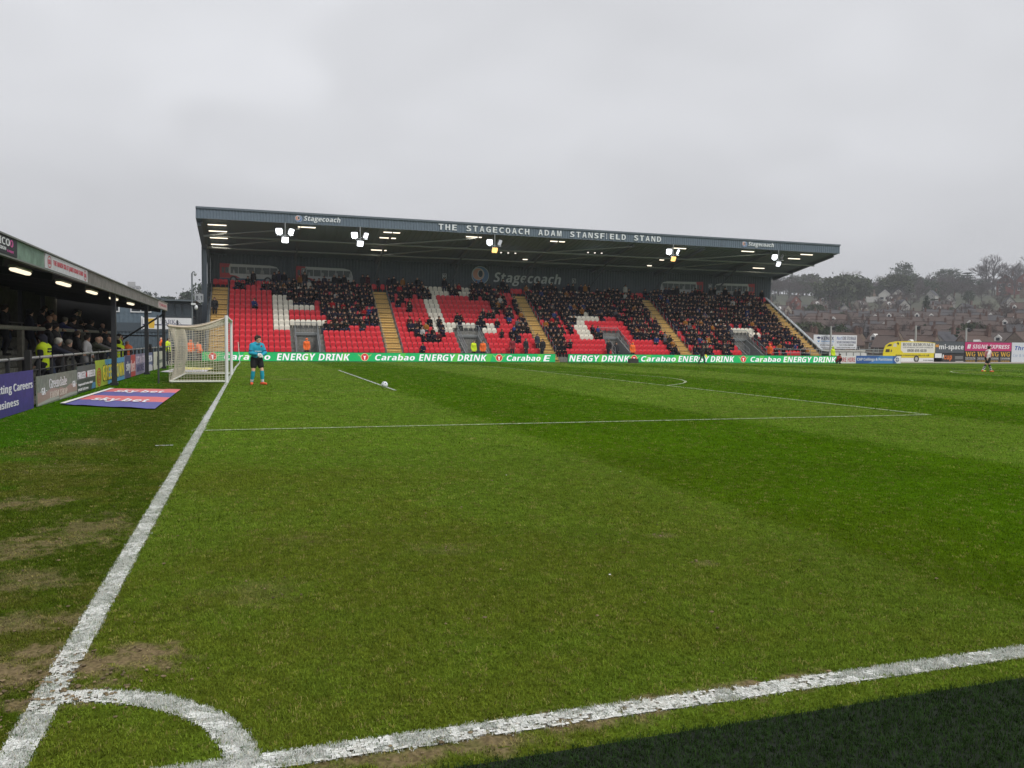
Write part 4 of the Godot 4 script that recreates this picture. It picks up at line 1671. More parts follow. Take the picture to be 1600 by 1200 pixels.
func stand_lights() -> void:
	var tube := glow(rgb(255, 240, 214), 1.6)
	var casing := mat(rgb(180, 182, 180), 0.5)
	var spots := [[-1.8, -70.2], [-1.8, -72.0], [-1.8, -74.0], [-1.8, -76.1], [5.6, -69.5], [13.1, -69.7], [13.0, -71.4], [12.8, -75.5], [20.8, -69.7], [29.2, -69.7], [42.6, -69.8], [50.6, -69.6], [58.0, -69.6], [57.7, -71.3], [56.2, -75.6], [28.3, -73.6], [28.2, -76.4], [43.0, -74.2], [42.8, -76.6]]
	var names := ["front", "second", "third", "rearmost"]
	for i in spots.size():
		var s = spots[i]
		var long := i < 15
		var w := 1.5 if long else 0.5
		var y: float = roof_y(s[1]) - 0.16
		var bay := "end left" if s[0] < 0 else ("first" if s[0] < 10 else ("second" if s[0] < 16 else ("third" if s[0] < 25 else "middle" if s[0] < 32 else ("fourth" if s[0] < 47 else "fifth" if s[0] < 52 else "end right"))))
		var o := thing("strip_light", "lit strip lamp under the far roof, %s bay, %s" % [bay, "at the roof edge" if s[1] > -70.3 else ("second from the edge" if s[1] > -72.7 else ("third from the edge" if s[1] > -74.5 else "deepest in"))], "strip light", Vector3(s[0], y, s[1]), 0.0, "strip lamps under the far roof")
		var g := Geo.new()
		g.block(Vector3(0, 0.05, 0), Vector3(w + 0.06, 0.05, 0.16), 0.01)
		g.bar(Vector3(-w * 0.3, 0.07, 0), Vector3(-w * 0.3, 0.17, 0), 0.01, 5)
		g.bar(Vector3(w * 0.3, 0.07, 0), Vector3(w * 0.3, 0.17, 0), 0.01, 5)
		part("casing", g.mesh(), casing, o)
		var b := Geo.new()
		b.block(Vector3(0, -0.01, 0), Vector3(w, 0.07, 0.12), 0.02)
		part("tube", b.mesh(), tube, o)
		if long:
			area_lamp(Vector3(s[0], y - 0.06, s[1]), Vector2(w, 0.12), 0.5, Vector3.DOWN, Color(1.0, 0.94, 0.84))
	# clusters of three floodlights
	var clusters := [[3.75, "cool", "first from the left", [1.0, 1.0, 1.0]], [10.15, "cool", "second from the left", [0.9, 0.35, 0.6]], [22.6, "warm", "in the middle", [0.5, 0.04, 1.0]], [41.4, "warm", "fourth from the left", [0.9, 0.5, 1.0]], [53.9, "white", "near the right end", [0.7, 0.0, 0.45]]]
	for c in clusters:
		var x: float = c[0]
		var o := thing("floodlight_cluster", "cluster of three floodlights hanging under the far roof edge, %s" % c[2], "floodlight", Vector3(x, 10.55, -68.9), 0.0, "floodlight clusters")
		var br := Geo.new()
		br.bar(Vector3(0, 0.0, 0), Vector3(0, 1.15, 0), 0.05, 8)
		br.bar(Vector3(-0.65, 0.05, 0), Vector3(0.65, 0.05, 0), 0.045, 8)
		br.bar(Vector3(0, 0.05, 0), Vector3(0, -0.25, 0), 0.04, 8)
		part("bracket", br.mesh(), mat(rgb(150, 154, 156), 0.5, 0.3), o)
		var k := 0
		for p in [Vector3(-0.5, 0.38, 0.05), Vector3(0.5, 0.38, 0.05), Vector3(0.0, -0.35, 0.05)]:
			var yaw := [-0.35, 0.75, 0.15][k] as float
			var on: float = c[3][k]
			var lb := Basis(Vector3.UP, yaw) * Basis(Vector3.RIGHT, 0.42)
			var h := Geo.new()
			h.block(Vector3(0, 0, -0.06), Vector3(0.60, 0.54, 0.10), 0.03)
			h.block(Vector3(0, 0, -0.16), Vector3(0.24, 0.24, 0.12), 0.03)
			for e in [-1, 1]:
				h.beam(Vector3(0.305 * e, 0, -0.06), Vector3(0.305 * e, -0.2, -0.2), 0.02, 0.05)
			var lamp := Node3D.new()
			lamp.name = "floodlight"
			lamp.transform = Transform3D(lb, p)
			o.add_child(lamp, true)
			part("housing", h.mesh(), mat(rgb(96, 98, 98), 0.5, 0.3), lamp)
			var face := Geo.new()
			face.block(Vector3(0, 0, 0.0), Vector3(0.54, 0.48, 0.03), 0.05)
			var warm: bool = c[1] == "warm" and k == 2
			var fc := rgb(255, 196, 112) if warm else rgb(246, 250, 255)
			part("lamp_glass", face.mesh(), glow(fc, 1.7 if warm else 0.25 + 4.0 * on) if on > 0.02 else mat(rgb(120, 124, 126), 0.1), lamp)
			if on > 0.02:
				var dir: Vector3 = lb * Vector3(0, 0, 1)
				area_lamp(Vector3(x, 10.55, -68.9) + p + dir * 0.05, Vector2(0.54, 0.48), 6.0 * on, dir, fc)
			k += 1
	# small white projector lamps deeper under the roof
	for q in [[24.5, -73.0], [33.2, -71.5]]:
		for i in 3:
			var p := Vector3(q[0] + i * 0.75, roof_y(q[1]) - 0.55, q[1])
			var g := Geo.new()
			g.ball(Vector3.ZERO, Vector3(0.1, 0.06, 0.1), 10, 5)
			solo("bulkhead_light", g.mesh(), glow(rgb(255, 246, 230), 0.9), "small round lamp, %s of three under the far roof, %s group" % [["left", "middle", "right"][i], "nearer left" if q[0] < 30 else "nearer right"], "lamp", at(p.x, p.y, p.z))
			var l := OmniLight3D.new()
			l.name = numbered("bulkhead_glow")
			l.light_energy = 0.03
			l.light_size = 0.1
			l.omni_range = 40.0
			l.omni_attenuation = 2.0
			l.shadow_enabled = true
			l.position = p + Vector3(0, -0.08, 0)
			add_child(l)

# ------------------------------------------------------------------ the seated crowd
const SKINS := [[206, 160, 134], [196, 148, 122], [214, 172, 148], [180, 132, 108]]

func palette(top: Color, legs: Color, hair: Color, skin: Color) -> Array:
	return [skin, hair, top, legs, lin(24, 22, 22), legs, skin, legs]

func stand_crowd(people: Array) -> void:
	var poses := [
		{"hips": Vector3(0, 0.50, -0.05), "lean": 0.10, "hand_l": Vector3(0.14, 0.62, 0.30), "hand_r": Vector3(-0.12, 0.62, 0.32), "foot_l": Vector3(0.13, 0, 0.42), "foot_r": Vector3(-0.13, 0, 0.40)},
		{"hips": Vector3(0, 0.50, -0.05), "lean": 0.38, "hand_l": Vector3(0.06, 0.66, 0.42), "hand_r": Vector3(-0.06, 0.64, 0.42), "foot_l": Vector3(0.16, 0, 0.36), "foot_r": Vector3(-0.16, 0, 0.38), "nod": -0.05},
		{"hips": Vector3(0, 0.50, -0.05), "lean": -0.05, "hand_l": Vector3(-0.12, 0.86, 0.20), "hand_r": Vector3(0.12, 0.84, 0.22), "foot_l": Vector3(0.10, 0, 0.46), "foot_r": Vector3(-0.10, 0, 0.44), "head": 0.4},
		{"hips": Vector3(0, 0.50, -0.05), "lean": 0.05, "turn": 0.25, "hand_l": Vector3(0.22, 0.60, 0.20), "hand_r": Vector3(-0.05, 0.70, 0.30), "foot_l": Vector3(0.12, 0, 0.40), "foot_r": Vector3(-0.12, 0, 0.44), "head": -0.5},
		{"hips": Vector3(0, 0.93, 0), "hand_l": Vector3(0.24, 0.86, 0.10), "hand_r": Vector3(-0.24, 0.86, 0.10), "foot_l": Vector3(0.11, 0, 0.02), "foot_r": Vector3(-0.12, 0, -0.03)},
	]
	var shapes := []
	for p in poses:
		shapes.append(crowd_shape(p))
	var tops := [["black", 20, 20, 23], ["dark navy", 24, 27, 42], ["charcoal", 38, 38, 42], ["black", 16, 17, 18], ["dark green", 34, 40, 34], ["dark navy", 30, 33, 50], ["dark brown", 46, 36, 32], ["grey", 88, 88, 92], ["burgundy", 78, 22, 30], ["red", 170, 30, 36], ["blue", 40, 60, 112], ["pale grey", 178, 176, 174], ["mustard", 150, 98, 40], ["black", 26, 26, 30]]
	var kinds := []
	for i in tops.size():
		for v in 2:
			var legs: Color = [lin(28, 30, 40), lin(44, 52, 74), lin(26, 25, 27)][(i + v) % 3]
			var hair: Color = [lin(44, 34, 28), lin(26, 24, 24), lin(120, 116, 112), lin(70, 50, 36)][(i * 3 + v) % 4]
			var sk: Array = SKINS[(i + v * 2) % 4]
			kinds.append([tops[i][0], palette(lin(tops[i][1], tops[i][2], tops[i][3]), legs, hair, lin(sk[0], sk[1], sk[2])), ["bare head", "dark hat"][v] if v else "bare head"])
	var meshes := {}
	var m := vmat(0.95, "crowd")
	m.metallic_specular = 0.25
	var order := [0, 1, 3, 0, 2, 1, 13, 4, 5, 0, 6, 3, 2, 1, 8, 0, 7, 5, 3, 13, 9, 2, 0, 10, 4, 6, 1, 3, 11, 2, 0, 5, 12, 13, 3, 1, 0, 1, 2, 3, 13, 0, 5, 1, 3, 2, 4, 0, 8, 3, 13, 1, 6, 2, 0, 3, 5, 13, 0, 1, 2, 3]
	var rest := {}
	var count := 0
	var blocks := ["leftmost block", "second block", "third block", "rightmost block"]
	var ords := ["front", "second", "third", "fourth", "fifth", "sixth", "seventh", "eighth", "ninth", "tenth", "eleventh", "twelfth", "thirteenth", "back"]
	for q in people:
		var ki: int = order[rng.randi() % order.size()] * 2 + rng.randi() % 2
		var r: int = q[3]
		var pi := rng.randi() % 4
		if r == ROWS - 1 and rng.randf() < 0.4:
			pi = 4
		var key := ki * 5 + pi
		if not meshes.has(key):
			meshes[key] = crowd_mesh(shapes[pi], kinds[ki][1])
		var s := rng.randf_range(0.87, 1.07)
		var tr := at(q[0] + rng.randf_range(-0.05, 0.05), q[1], q[2] - 0.42 + rng.randf_range(-0.03, 0.03), rng.randf_range(-0.6, 0.45), s)
		if count < 300 and q[4] >= 0:
			count += 1
			solo("person", meshes[key], m, "person in %s coat, %s row, %s, %s seat from left stairway" % [kinds[ki][0], ords[r], blocks[q[4]], ordinal(q[5] + 1)], "person", tr, "spectators seated in the far stand")
		else:
			if not rest.has(key):
				rest[key] = []
			rest[key].append(tr)
	var crowd := Node3D.new()
	crowd.name = "seated_crowd"
	crowd.set_meta("kind", "stuff")
	tag(crowd, "mass of dark coated spectators filling the upper rows of the far stand", "crowd")
	add_child(crowd)
	for key in rest:
		var mm := MultiMesh.new()
		mm.transform_format = MultiMesh.TRANSFORM_3D
		mm.mesh = meshes[key]
		mm.instance_count = rest[key].size()
		for i in rest[key].size():
			mm.set_instance_transform(i, rest[key][i])
		var o := MultiMeshInstance3D.new()
		o.name = "spectators"
		o.multimesh = mm
		o.material_override = m
		o.set_meta("kind", "stuff")
		crowd.add_child(o, true)
	# one man walking down the leftmost stairway
	var walker := thing("person", "person in black walking down the tan leftmost stairway of the far stand", "person", Vector3(-2.2, row_y(7), row_z(7) - 0.2), 0.1)
	dress(walker, {"hips": Vector3(0, 0.92, 0), "foot_l": Vector3(0.1, 0.0, 0.12), "foot_r": Vector3(-0.1, 0.0, -0.14), "hand_l": Vector3(0.26, 0.85, 0.1), "hand_r": Vector3(-0.26, 0.85, 0.1)}, {"skin": mat(rgb(200, 156, 132), 0.7), "coat": [mat(rgb(24, 24, 28), 0.9), 0.035], "trousers": [mat(rgb(20, 20, 24), 0.9)], "shoes": [mat(rgb(18, 18, 18), 0.7), 0.01], "hair": [mat(rgb(60, 46, 38), 0.9), 0.012]}, 0.03)

# ------------------------------------------------------------------ lit advertising boards in front of the stand
func led_boards() -> void:
	var green := glow(rgb(10, 178, 96), 0.72, rgb(10, 40, 26))
	var white := glow(rgb(246, 236, 244), 0.80, rgb(60, 60, 60))
	var red := glow(rgb(206, 40, 44), 0.75, rgb(50, 12, 12))
	var lime := glow(rgb(86, 196, 78), 0.7, rgb(20, 50, 20))
	var lilac := glow(rgb(196, 150, 190), 0.75, rgb(50, 40, 50))
	var case := mat(rgb(26, 28, 28), 0.6)
	var z := -66.5
	var y0 := -0.16
	var h := 0.74
	for k in 2:
		var x0: float = [-2.87, 29.21][k]
		var x1: float = [27.9, 60.0][k]
		var o := thing("led_board", "long lit green advertising board in front of the far stand, %s of the gap" % ["left", "right"][k], "advertising board", Vector3(x0, ground_y(z), z))
		var g := Geo.new()
		g.span(Vector3(0, 0, -0.16), Vector3(x1 - x0, y0 + h + 0.23, -0.012))
		for i in 16:
			g.beam(Vector3(i * 2.0 + 0.4, 0.0, -0.5), Vector3(i * 2.0 + 0.4, 0.6, -0.14), 0.05, 0.05)
		part("cabinet", g.mesh(), case, o)
		var p := Geo.new()
		p.span(Vector3(0, 0.03, -0.012), Vector3(x1 - x0, h + 0.03, 0.0))
		part("screen", p.mesh(), green, o)
		var logos: Array = [[-2.08, 10.25, 22.41], [36.05, 48.3]][k]
		for lx in logos:
			var t := at(lx - x0, 0.03 + h * 0.5, 0.002)
			ring("emblem", o, red, t, 0.29, 0.0, 0.004)
			ring("emblem_ring", o, glow(rgb(230, 190, 150), 0.8), t, 0.335, 0.29, 0.004)
			plate("emblem_head", o, white, t, [[-0.15, 0.13], [-0.07, 0.10], [0.07, 0.10], [0.15, 0.13], [0.06, 0.02], [0.035, -0.22], [-0.035, -0.22], [-0.06, 0.02]], 0.008)
			for s in [-1, 1]:
				plate("emblem_horn", o, glow(rgb(150, 190, 110), 0.8), t, [[0.30 * s, 0.10], [0.62 * s, 0.30], [0.52 * s, 0.12], [0.34 * s, 0.02]], 0.006)
		var words: Array = [[["Carabao", -1.25, 3.75], ["ENERGY", 2.75 + 0.2, 3.15], ["DRINK", 6.35, 2.65], ["Carabao", 11.1, 3.6], ["ENERGY", 15.0, 3.3], ["DRINK", 18.5, 2.75], ["Carabao", 23.1, 3.4], ["E", 26.7, 0.75]], [["NERGY", 29.3, 3.1], ["DRINK", 32.6, 3.0], ["Carabao", 36.75, 3.9], ["ENERGY", 40.85, 3.5], ["DRINK", 44.5, 2.75], ["Carabao", 49.1, 3.75], ["ENERGY", 53.1, 3.5], ["DRINK", 56.8, 2.9]]][k]
		for q in words:
			var low: bool = q[0] == "Carabao"
			word("lettering", q[0], o, white, at(q[1] - x0, 0.03 + (0.10 if low else 0.08), 0.001), 0.52 if low else 0.56, q[2], 1.0, 0.16, 0.006)
		# darker and lighter panels drifting behind the words
		for i in 7:
			var px := 3.0 + i * 4.3 + 0.7 * sin(i * 2.1)
			if px + 1.5 < x1 - x0:
				plate("screen_band", o, lime, at(px, 0.035, 0.0004), [[0, 0], [0.55, 0], [0.8, 0.72], [0.25, 0.72]], 0.0006)
	var b := Geo.new()
	b.block(Vector3(0, 0.19, 0), Vector3(0.9, 0.38, 0.5), 0.02)
	b.block(Vector3(0, 0.41, 0), Vector3(0.5, 0.05, 0.2), 0.01)
	solo("equipment_case", b.mesh(), mat(rgb(52, 50, 48), 0.7), "dark equipment case standing on the grass before the green board", "case", at(35.5, -0.2, -65.6))
# ------------------------------------------------------------------ the low terrace behind the goal line
func step_y(x: float) -> float:
	return 0.16 * maxf(0.0, ceil((-4.9 - x) / 0.4))

func left_frame(x: float, y: float, z: float) -> Transform3D:     # faces +x, text runs away along -z
	return frame(Vector3(x, y, z), Vector3.FORWARD, Vector3.UP)

func near_terrace() -> void:
	var o := thing("terrace_stand", "low dark roofed standing terrace behind the goal line", "terrace stand")
	var conc := mat(rgb(156, 156, 144), 0.95, 0.0, 0.35, 0.7)
	var z0 := -9.0
	var z1 := -46.0
	for i in 10:
		var g := Geo.new()
		var x := -4.9 - 0.4 * i
		g.span(Vector3(-8.9, -0.05 + 0.16 * i, z1 + 1.5), Vector3(x, 0.16 * (i + 1), z0))
		part("terrace_step", g.mesh(), conc, o)
	var fl := Geo.new()
	fl.span(Vector3(-4.9, -0.2, -66.0), Vector3(-4.05, 0.01, z0))
	part("walkway", fl.mesh(), conc, o)
	# back wall of old sheeting between posts
	for i in 11:
		var za := z0 - 4.0 * i
		var zb := maxf(za - 3.8, -44.4)
		if zb >= za:
			continue
		var g := Geo.new()
		ribbed(g, Transform3D(Basis(Vector3.FORWARD, Vector3.UP, Vector3.RIGHT), Vector3(-8.75, 1.4, za)), za - zb, 2.6, 0.2, 0.02)
		g.span(Vector3(-8.9, 0, zb), Vector3(-8.77, 4.0, za))
		part("wall_panel", g.mesh(), mat([rgb(96, 92, 80), rgb(70, 68, 62), rgb(110, 104, 90)][i % 3], 0.9, 0.0, 0.3, 0.5), o)
		var p := Geo.new()
		p.span(Vector3(-8.76, 1.2, za - 0.12), Vector3(-8.60, 3.9, za + 0.06))
		part("wall_post", p.mesh(), mat(rgb(44, 46, 48), 0.8), o)
	var ew := Geo.new()
	ew.span(Vector3(-8.8, 0.0, -44.4), Vector3(-6.2, 3.7, -44.25))
	part("end_wall", ew.mesh(), mat(rgb(22, 23, 25), 0.85, 0.0, 0.2, 0.6), o)
	# roof: sheet, joists, fascia board
	var rz := -43.7
	var rf := Geo.new()
	rf.prism(PackedVector2Array([Vector2(-3.44, 3.16), Vector2(-3.44, 3.44), Vector2(-9.0, 4.1), Vector2(-9.0, 3.82)]), z0 - rz, Transform3D(Basis.IDENTITY, Vector3(0, 0, rz)))
	part("roof", rf.mesh(), mat(rgb(52, 54, 60), 0.9, 0.0, 0.2, 0.6), o)
	for i in 9:
		var z := z0 - 2.0 - 4.1 * i
		var j := Geo.new()
		j.beam(Vector3(-3.7, 3.10, z), Vector3(-8.7, 3.70, z), 0.12, 0.18)
		part("joist", j.mesh(), mat(rgb(44, 46, 50), 0.8), o)
	var fz := [[-9.0, -16.8, rgb(128, 154, 138)], [-16.8, -21.7, rgb(150, 148, 142)], [-21.7, rz, rgb(132, 128, 124)]]
	for q in fz:
		var g := Geo.new()
		g.span(Vector3(-3.42, 3.123, q[1]), Vector3(-3.36, 3.477, q[0]))
		part("fascia_board", g.mesh(), mat(q[2], 0.8, 0.0, 0.22, 0.5), o)
	var ed := Geo.new()
	ed.span(Vector3(-3.46, 3.477, rz - 0.02), Vector3(-3.32, 3.51, z0))
	ed.span(Vector3(-3.44, 3.095, rz - 0.02), Vector3(-3.34, 3.123, z0))
	part("roof_edge", ed.mesh(), mat(rgb(120, 122, 120), 0.7), o)
	# posts down to the grass
	for z in [-27.05, -36.0, -43.4]:
		var g := Geo.new()
		g.block(Vector3(-3.52, 1.56, z), Vector3(0.15, 3.12, 0.15), 0.02)
		g.block(Vector3(-3.52, 0.05, z), Vector3(0.24, 0.1, 0.24), 0.02)
		part("roof_post", g.mesh(), mat(rgb(30, 34, 40), 0.6), o)
	var sb := Geo.new()
	sb.bar(Vector3(-3.55, 2.9, -43.45), Vector3(-6.2, 1.1, -43.6), 0.05, 6)
	sb.bar(Vector3(-3.55, 1.75, -43.5), Vector3(-6.2, 1.75, -43.6), 0.04, 6)
	part("end_brace", sb.mesh(), mat(rgb(36, 40, 46), 0.6), o)
	# crush barrier half way up
	var cb := Geo.new()
	cb.block(Vector3(-6.0, 1.90, -28.5), Vector3(0.10, 0.13, 30.0), 0.03)
	part("crush_barrier", cb.mesh(), mat(rgb(142, 142, 132), 0.8, 0.0, 0.2, 1.0), o)
	for z in [-12.0, -17.0, -21.4, -26.0, -31.0, -36.0, -41.0]:
		var p := Geo.new()
		p.block(Vector3(-6.05, 1.2, z), Vector3(0.14, 1.4, 0.30), 0.02)
		part("barrier_post", p.mesh(), mat(rgb(122, 120, 110), 0.85, 0.0, 0.2, 1.0), o)
	# upper rail with thin posts
	var ur := Geo.new()
	ur.bar(Vector3(-7.45, 2.15, -10), Vector3(-7.45, 2.15, -36), 0.03, 6)
	for i in 14:
		ur.bar(Vector3(-7.45, 1.0, -10.0 - i * 2.0), Vector3(-7.45, 2.15, -10.0 - i * 2.0), 0.025, 6)
	part("upper_rail", ur.mesh(), mat(rgb(120, 120, 116), 0.6, 0.2), o)

	# railing in front of the terrace
	var rl := thing("pitch_side_railing", "dark metal railing with pale top rail between terrace and advertising boards", "railing")
	var tp := Geo.new()
	tp.bar(Vector3(-4.05, 1.12, -10), Vector3(-4.05, 1.12, -42), 0.035, 8)
	tp.bar(Vector3(-4.05, 1.12, -42), Vector3(-4.05, 1.08, -66), 0.035, 8)
	part("top_rail", tp.mesh(), mat(rgb(150, 152, 150), 0.5, 0.3), rl)
	var dark := mat(rgb(38, 40, 42), 0.7)
	for y in [0.52, 0.82]:
		var g := Geo.new()
		g.bar(Vector3(-4.05, y, -10), Vector3(-4.05, y, -66), 0.018, 6)
		part("rail", g.mesh(), dark, rl)
	var pm := Geo.new()
	pm.block(Vector3(0, 0.58, 0), Vector3(0.07, 1.16, 0.07), 0.01)
	var pmesh := pm.mesh()
	for i in 42:
		part("rail_post", pmesh, dark, rl, at(-4.05, 0, -10.0 - i * 1.32))
	var big := Geo.new()
	big.block(Vector3(0, 0.66, 0), Vector3(0.12, 1.32, 0.16), 0.015)
	for z in [-14.6, -17.72, -41.0]:
		part("gate_post", big.mesh(), mat(rgb(26, 27, 28), 0.7), rl, at(-3.92, 0, z))

	terrace_lamps()
	terrace_signs()
	goal_line_boards()
	terrace_people()

func terrace_lamps() -> void:
	var zs := [-16.4, -20.5, -24.4, -28.5, -32.7]
	var names := ["nearest", "second", "third", "fourth", "farthest"]
	for i in zs.size():
		var p := Vector3(-3.72, 3.02, zs[i])
		var o := thing("strip_light", "lit strip lamp under the low terrace roof, %s of five" % names[i], "strip light", p, 0.0, "strip lamps under the terrace roof")
		var c := Geo.new()
		c.block(Vector3(0, 0.05, 0), Vector3(0.16, 0.06, 1.25), 0.02)
		part("casing", c.mesh(), mat(rgb(150, 150, 146), 0.6), o)
		var t := Geo.new()
		t.block(Vector3(0, -0.01, 0), Vector3(0.13, 0.08, 1.2), 0.03)
		part("tube", t.mesh(), glow(rgb(255, 240, 206), 1.05), o)
		area_lamp(p + Vector3(0, -0.07, 0), Vector2(0.13, 1.34), 0.45, Vector3.DOWN, Color(1.0, 0.95, 0.85))

func board(called: String, label: String, t: Transform3D, w: float, h: float, col: Material, cat := "advertising board", group := "") -> Node3D:
	var o := Node3D.new()
	o.name = numbered(called)
	o.transform = t
	add_child(o, true)
	tag(o, label, cat, group)
	var g := Geo.new()
	g.block(Vector3(w / 2, h / 2, -0.02), Vector3(w, h, 0.03), 0.005)
	for x in [w * 0.1, w * 0.9]:
		g.span(Vector3(x - 0.03, 0.0, -0.08), Vector3(x + 0.03, h * 0.95, -0.035))
	part("panel", g.mesh(), col, o)
	return o

func terrace_signs() -> void:
	var o := board("roof_banner", "black sign with white and pink lettering on the terrace roof edge", left_frame(-3.34, 3.14, -11.25), 4.0, 0.42, mat(rgb(34, 36, 46), 0.7), "sign")
	word("lettering", "OPTRICO", o, mat(rgb(222, 224, 226), 0.7), at(1.4, 0.19, -0.004), 0.16, 2.0, 0.5)
	word("lettering", "O", o, mat(rgb(206, 96, 160), 0.7), at(3.42, 0.19, -0.004), 0.16, 0.24, 0.5)
	word("lettering", "DESIGN", o, mat(rgb(214, 216, 220), 0.7), at(2.4, 0.08, -0.004), 0.07, 0.7, 0.5)
	word("lettering", "& PRINT", o, mat(rgb(206, 96, 160), 0.7), at(3.2, 0.06, -0.004), 0.05, 0.5, 0.0)
	o.scale = Vector3(0.844, 0.844, 0.844)
	var p := board("roof_banner", "long white sign with red lettering along the terrace roof edge", left_frame(-3.34, 3.14, -16.86), 5.6, 0.38, mat(rgb(206, 206, 210), 0.7, 0.0, 0.08, 0.8), "sign")
	p.scale = Vector3(0.844, 0.844, 0.844)
	var red := mat(rgb(178, 74, 84), 0.7)
	word("lettering", "THE MARSH KIA ST JAMES ROAD STAND", p, red, at(0.85, 0.11, -0.004), 0.17, 4.0, 0.5)
	for x in [0.42, 5.2]:
		ring("emblem_ring", p, red, at(x, 0.19, -0.005), 0.16, 0.13, 0.004, 1.4)
		word("emblem_letters", "KIA", p, red, at(x - 0.13, 0.13, -0.004), 0.12, 0.26, 0.5)
	var q := board("roof_banner", "small pale pink sign at the far end of the terrace roof edge", left_frame(-3.34, 3.11, -39.36), 4.9, 0.42, mat(rgb(196, 178, 178), 0.7, 0.0, 0.12, 0.8), "sign")
	q.scale = Vector3(0.844, 0.844, 0.844)
	word("lettering", "ST JAMES ROAD", q, mat(rgb(168, 92, 100), 0.7), at(0.4, 0.12, -0.004), 0.18, 4.0, 0.5)

# goal line boards, seen at a slant; each its own thing
func goal_line_boards() -> void:
	var white := mat(rgb(222, 222, 226), 0.7)
	var x := -3.78
	var a := board("advertising_board", "purple board with two lines of white lettering, nearest on the left", left_frame(x, 0.0, -11.2), 6.35, 0.87, mat(rgb(66, 58, 140), 0.6, 0.0, 0.15, 0.6))
	word("lettering", "Constructing Careers", a, white, at(2.05, 0.42, -0.004), 0.22, 4.2, 0.5)
	word("lettering", "Building your business", a, white, at(0.6, 0.12, -0.004), 0.2, 4.5, 0.5)
	for i in 3:
		var pts := []
		for k in 9:
			pts.append([k * 0.55 + 1.4, 0.33 + 0.035 * sin(k * 1.3 + i * 2.0) + i * 0.03])
		for k in 9:
			pts.append([(8 - k) * 0.55 + 1.4, 0.29 + 0.03 * sin((8 - k) * 1.1 + i) + i * 0.03])
		plate("printed_swirl", a, mat([rgb(120, 74, 160), rgb(150, 80, 160), rgb(96, 70, 160)][i], 0.6), at(0, 0, -0.0045 + i * 0.0006), pts, 0.0005)
	for k in 2:
		var b := board("advertising_board", "grey green board with thin white serif lettering, %s half" % ["near", "far"][k], left_frame(x, 0.0, [-17.9, -20.12][k]), 2.2, 0.70, mat(rgb(134, 142, 128), 0.6, 0.0, 0.2, 0.7))
		word("lettering", ["Green", "dale"][k], b, white, at([1.15, 0.02][k], 0.36, -0.004), 0.23, [1.03, 0.85][k], 0.0, 0.0, 0.004, "Droid Serif")
		word("lettering", ["FARM", "SHOP"][k], b, mat(rgb(206, 200, 190), 0.7), at([1.2, 0.06][k], 0.12, -0.004), 0.15, [0.95, 0.85][k], 0.0, 0.0, 0.004, "Droid Serif")
		word("lettering", "GA", b, white, at([0.38, 1.62][k], 0.24, -0.004), 0.17, 0.36, 0.5)
		for s in [-0.16, 0.42]:
			plate("dash", b, white, at([0.38, 1.62][k] + s, 0.32, -0.004), rect(0, 0, 0.1, 0.014), 0.003)
		plate("printed_hill", b, mat(rgb(160, 138, 128), 0.6), at(0, 0, -0.0045), [[0, 0.06], [2.2, 0.12], [2.2, 0.30], [1.4, 0.36], [0.7, 0.27], [0, 0.33]], 0.0006)
		plate("printed_hill", b, mat(rgb(170, 172, 164), 0.6), at(0, 0, -0.0042), [[0, 0.02], [2.2, 0.05], [2.2, 0.10], [1.2, 0.12], [0, 0.06]], 0.0006)
	var c := board("advertising_board", "dark green board with white lettering beyond the grey green one", left_frame(x, 0.02, -22.36), 2.82, 0.77, mat(rgb(60, 76, 68), 0.6, 0.0, 0.12, 0.7))
	plate("header", c, mat(rgb(84, 90, 90), 0.6), at(0, 0, -0.0045), rect(0.0, 0.36, 2.82, 0.765), 0.0006)
	word("lettering", "FRASER", c, white, at(0.05, 0.40, -0.003), 0.2, 1.15, 0.5)
	word("lettering", "&", c, mat(rgb(190, 70, 70), 0.7), at(1.26, 0.42, -0.003), 0.14, 0.16, 0.5)
	word("lettering", "WHEELER", c, white, at(1.45, 0.40, -0.003), 0.2, 1.3, 0.5)
	word("lettering", "Teignmouth Newton Abbot", c, white, at(0.1, 0.18, -0.004), 0.09, 2.2, 0.0)
	word("lettering", "01626 Call Exeter", c, white, at(0.1, 0.05, -0.004), 0.08, 1.5, 0.0)
	plate("corner_patch", c, mat(rgb(70, 130, 170), 0.6), at(0, 0, -0.004), [[2.1, 0.02], [2.75, 0.02], [2.75, 0.2], [2.3, 0.2]], 0.002)
	var d := board("advertising_board", "lime and blue board with fat yellow lettering and red spiral", left_frame(x, 0.02, -25.28), 6.0, 0.86, mat(rgb(172, 192, 62), 0.6, 0.0, 0.08, 0.7))
	plate("blue_side", d, mat(rgb(86, 156, 200), 0.6), at(0, 0, -0.0045), [[2.2, 0.0], [6.0, 0.0], [6.0, 0.86], [1.6, 0.86], [1.9, 0.45]], 0.0006)
	word("lettering_outline", "GREENDOWN", d, mat(rgb(46, 50, 26), 0.7), at(1.16, 0.13, -0.0036), 0.56, 4.74, 0.5)
	word("lettering", "GREENDOWN", d, mat(rgb(232, 214, 62), 0.7), at(1.2, 0.16, 0.003), 0.50, 4.6, 0.5)
	for i in 3:
		ring("spiral", d, mat(rgb(186, 62, 44), 0.7), at(0.5, 0.32, -0.004), 0.3 - 0.09 * i, 0.25 - 0.09 * i, 0.004, 1.35)
	var e := board("advertising_board", "long navy, red and lilac board with white lettering before the goal", left_frame(x, 0.02, -31.4), 9.2, 0.90, mat(rgb(148, 140, 172), 0.6, 0.0, 0.1, 0.7))
	plate("navy_panel", e, mat(rgb(72, 76, 116), 0.6), at(0, 0, -0.0045), rect(0, 0, 1.6, 0.9), 0.0006)
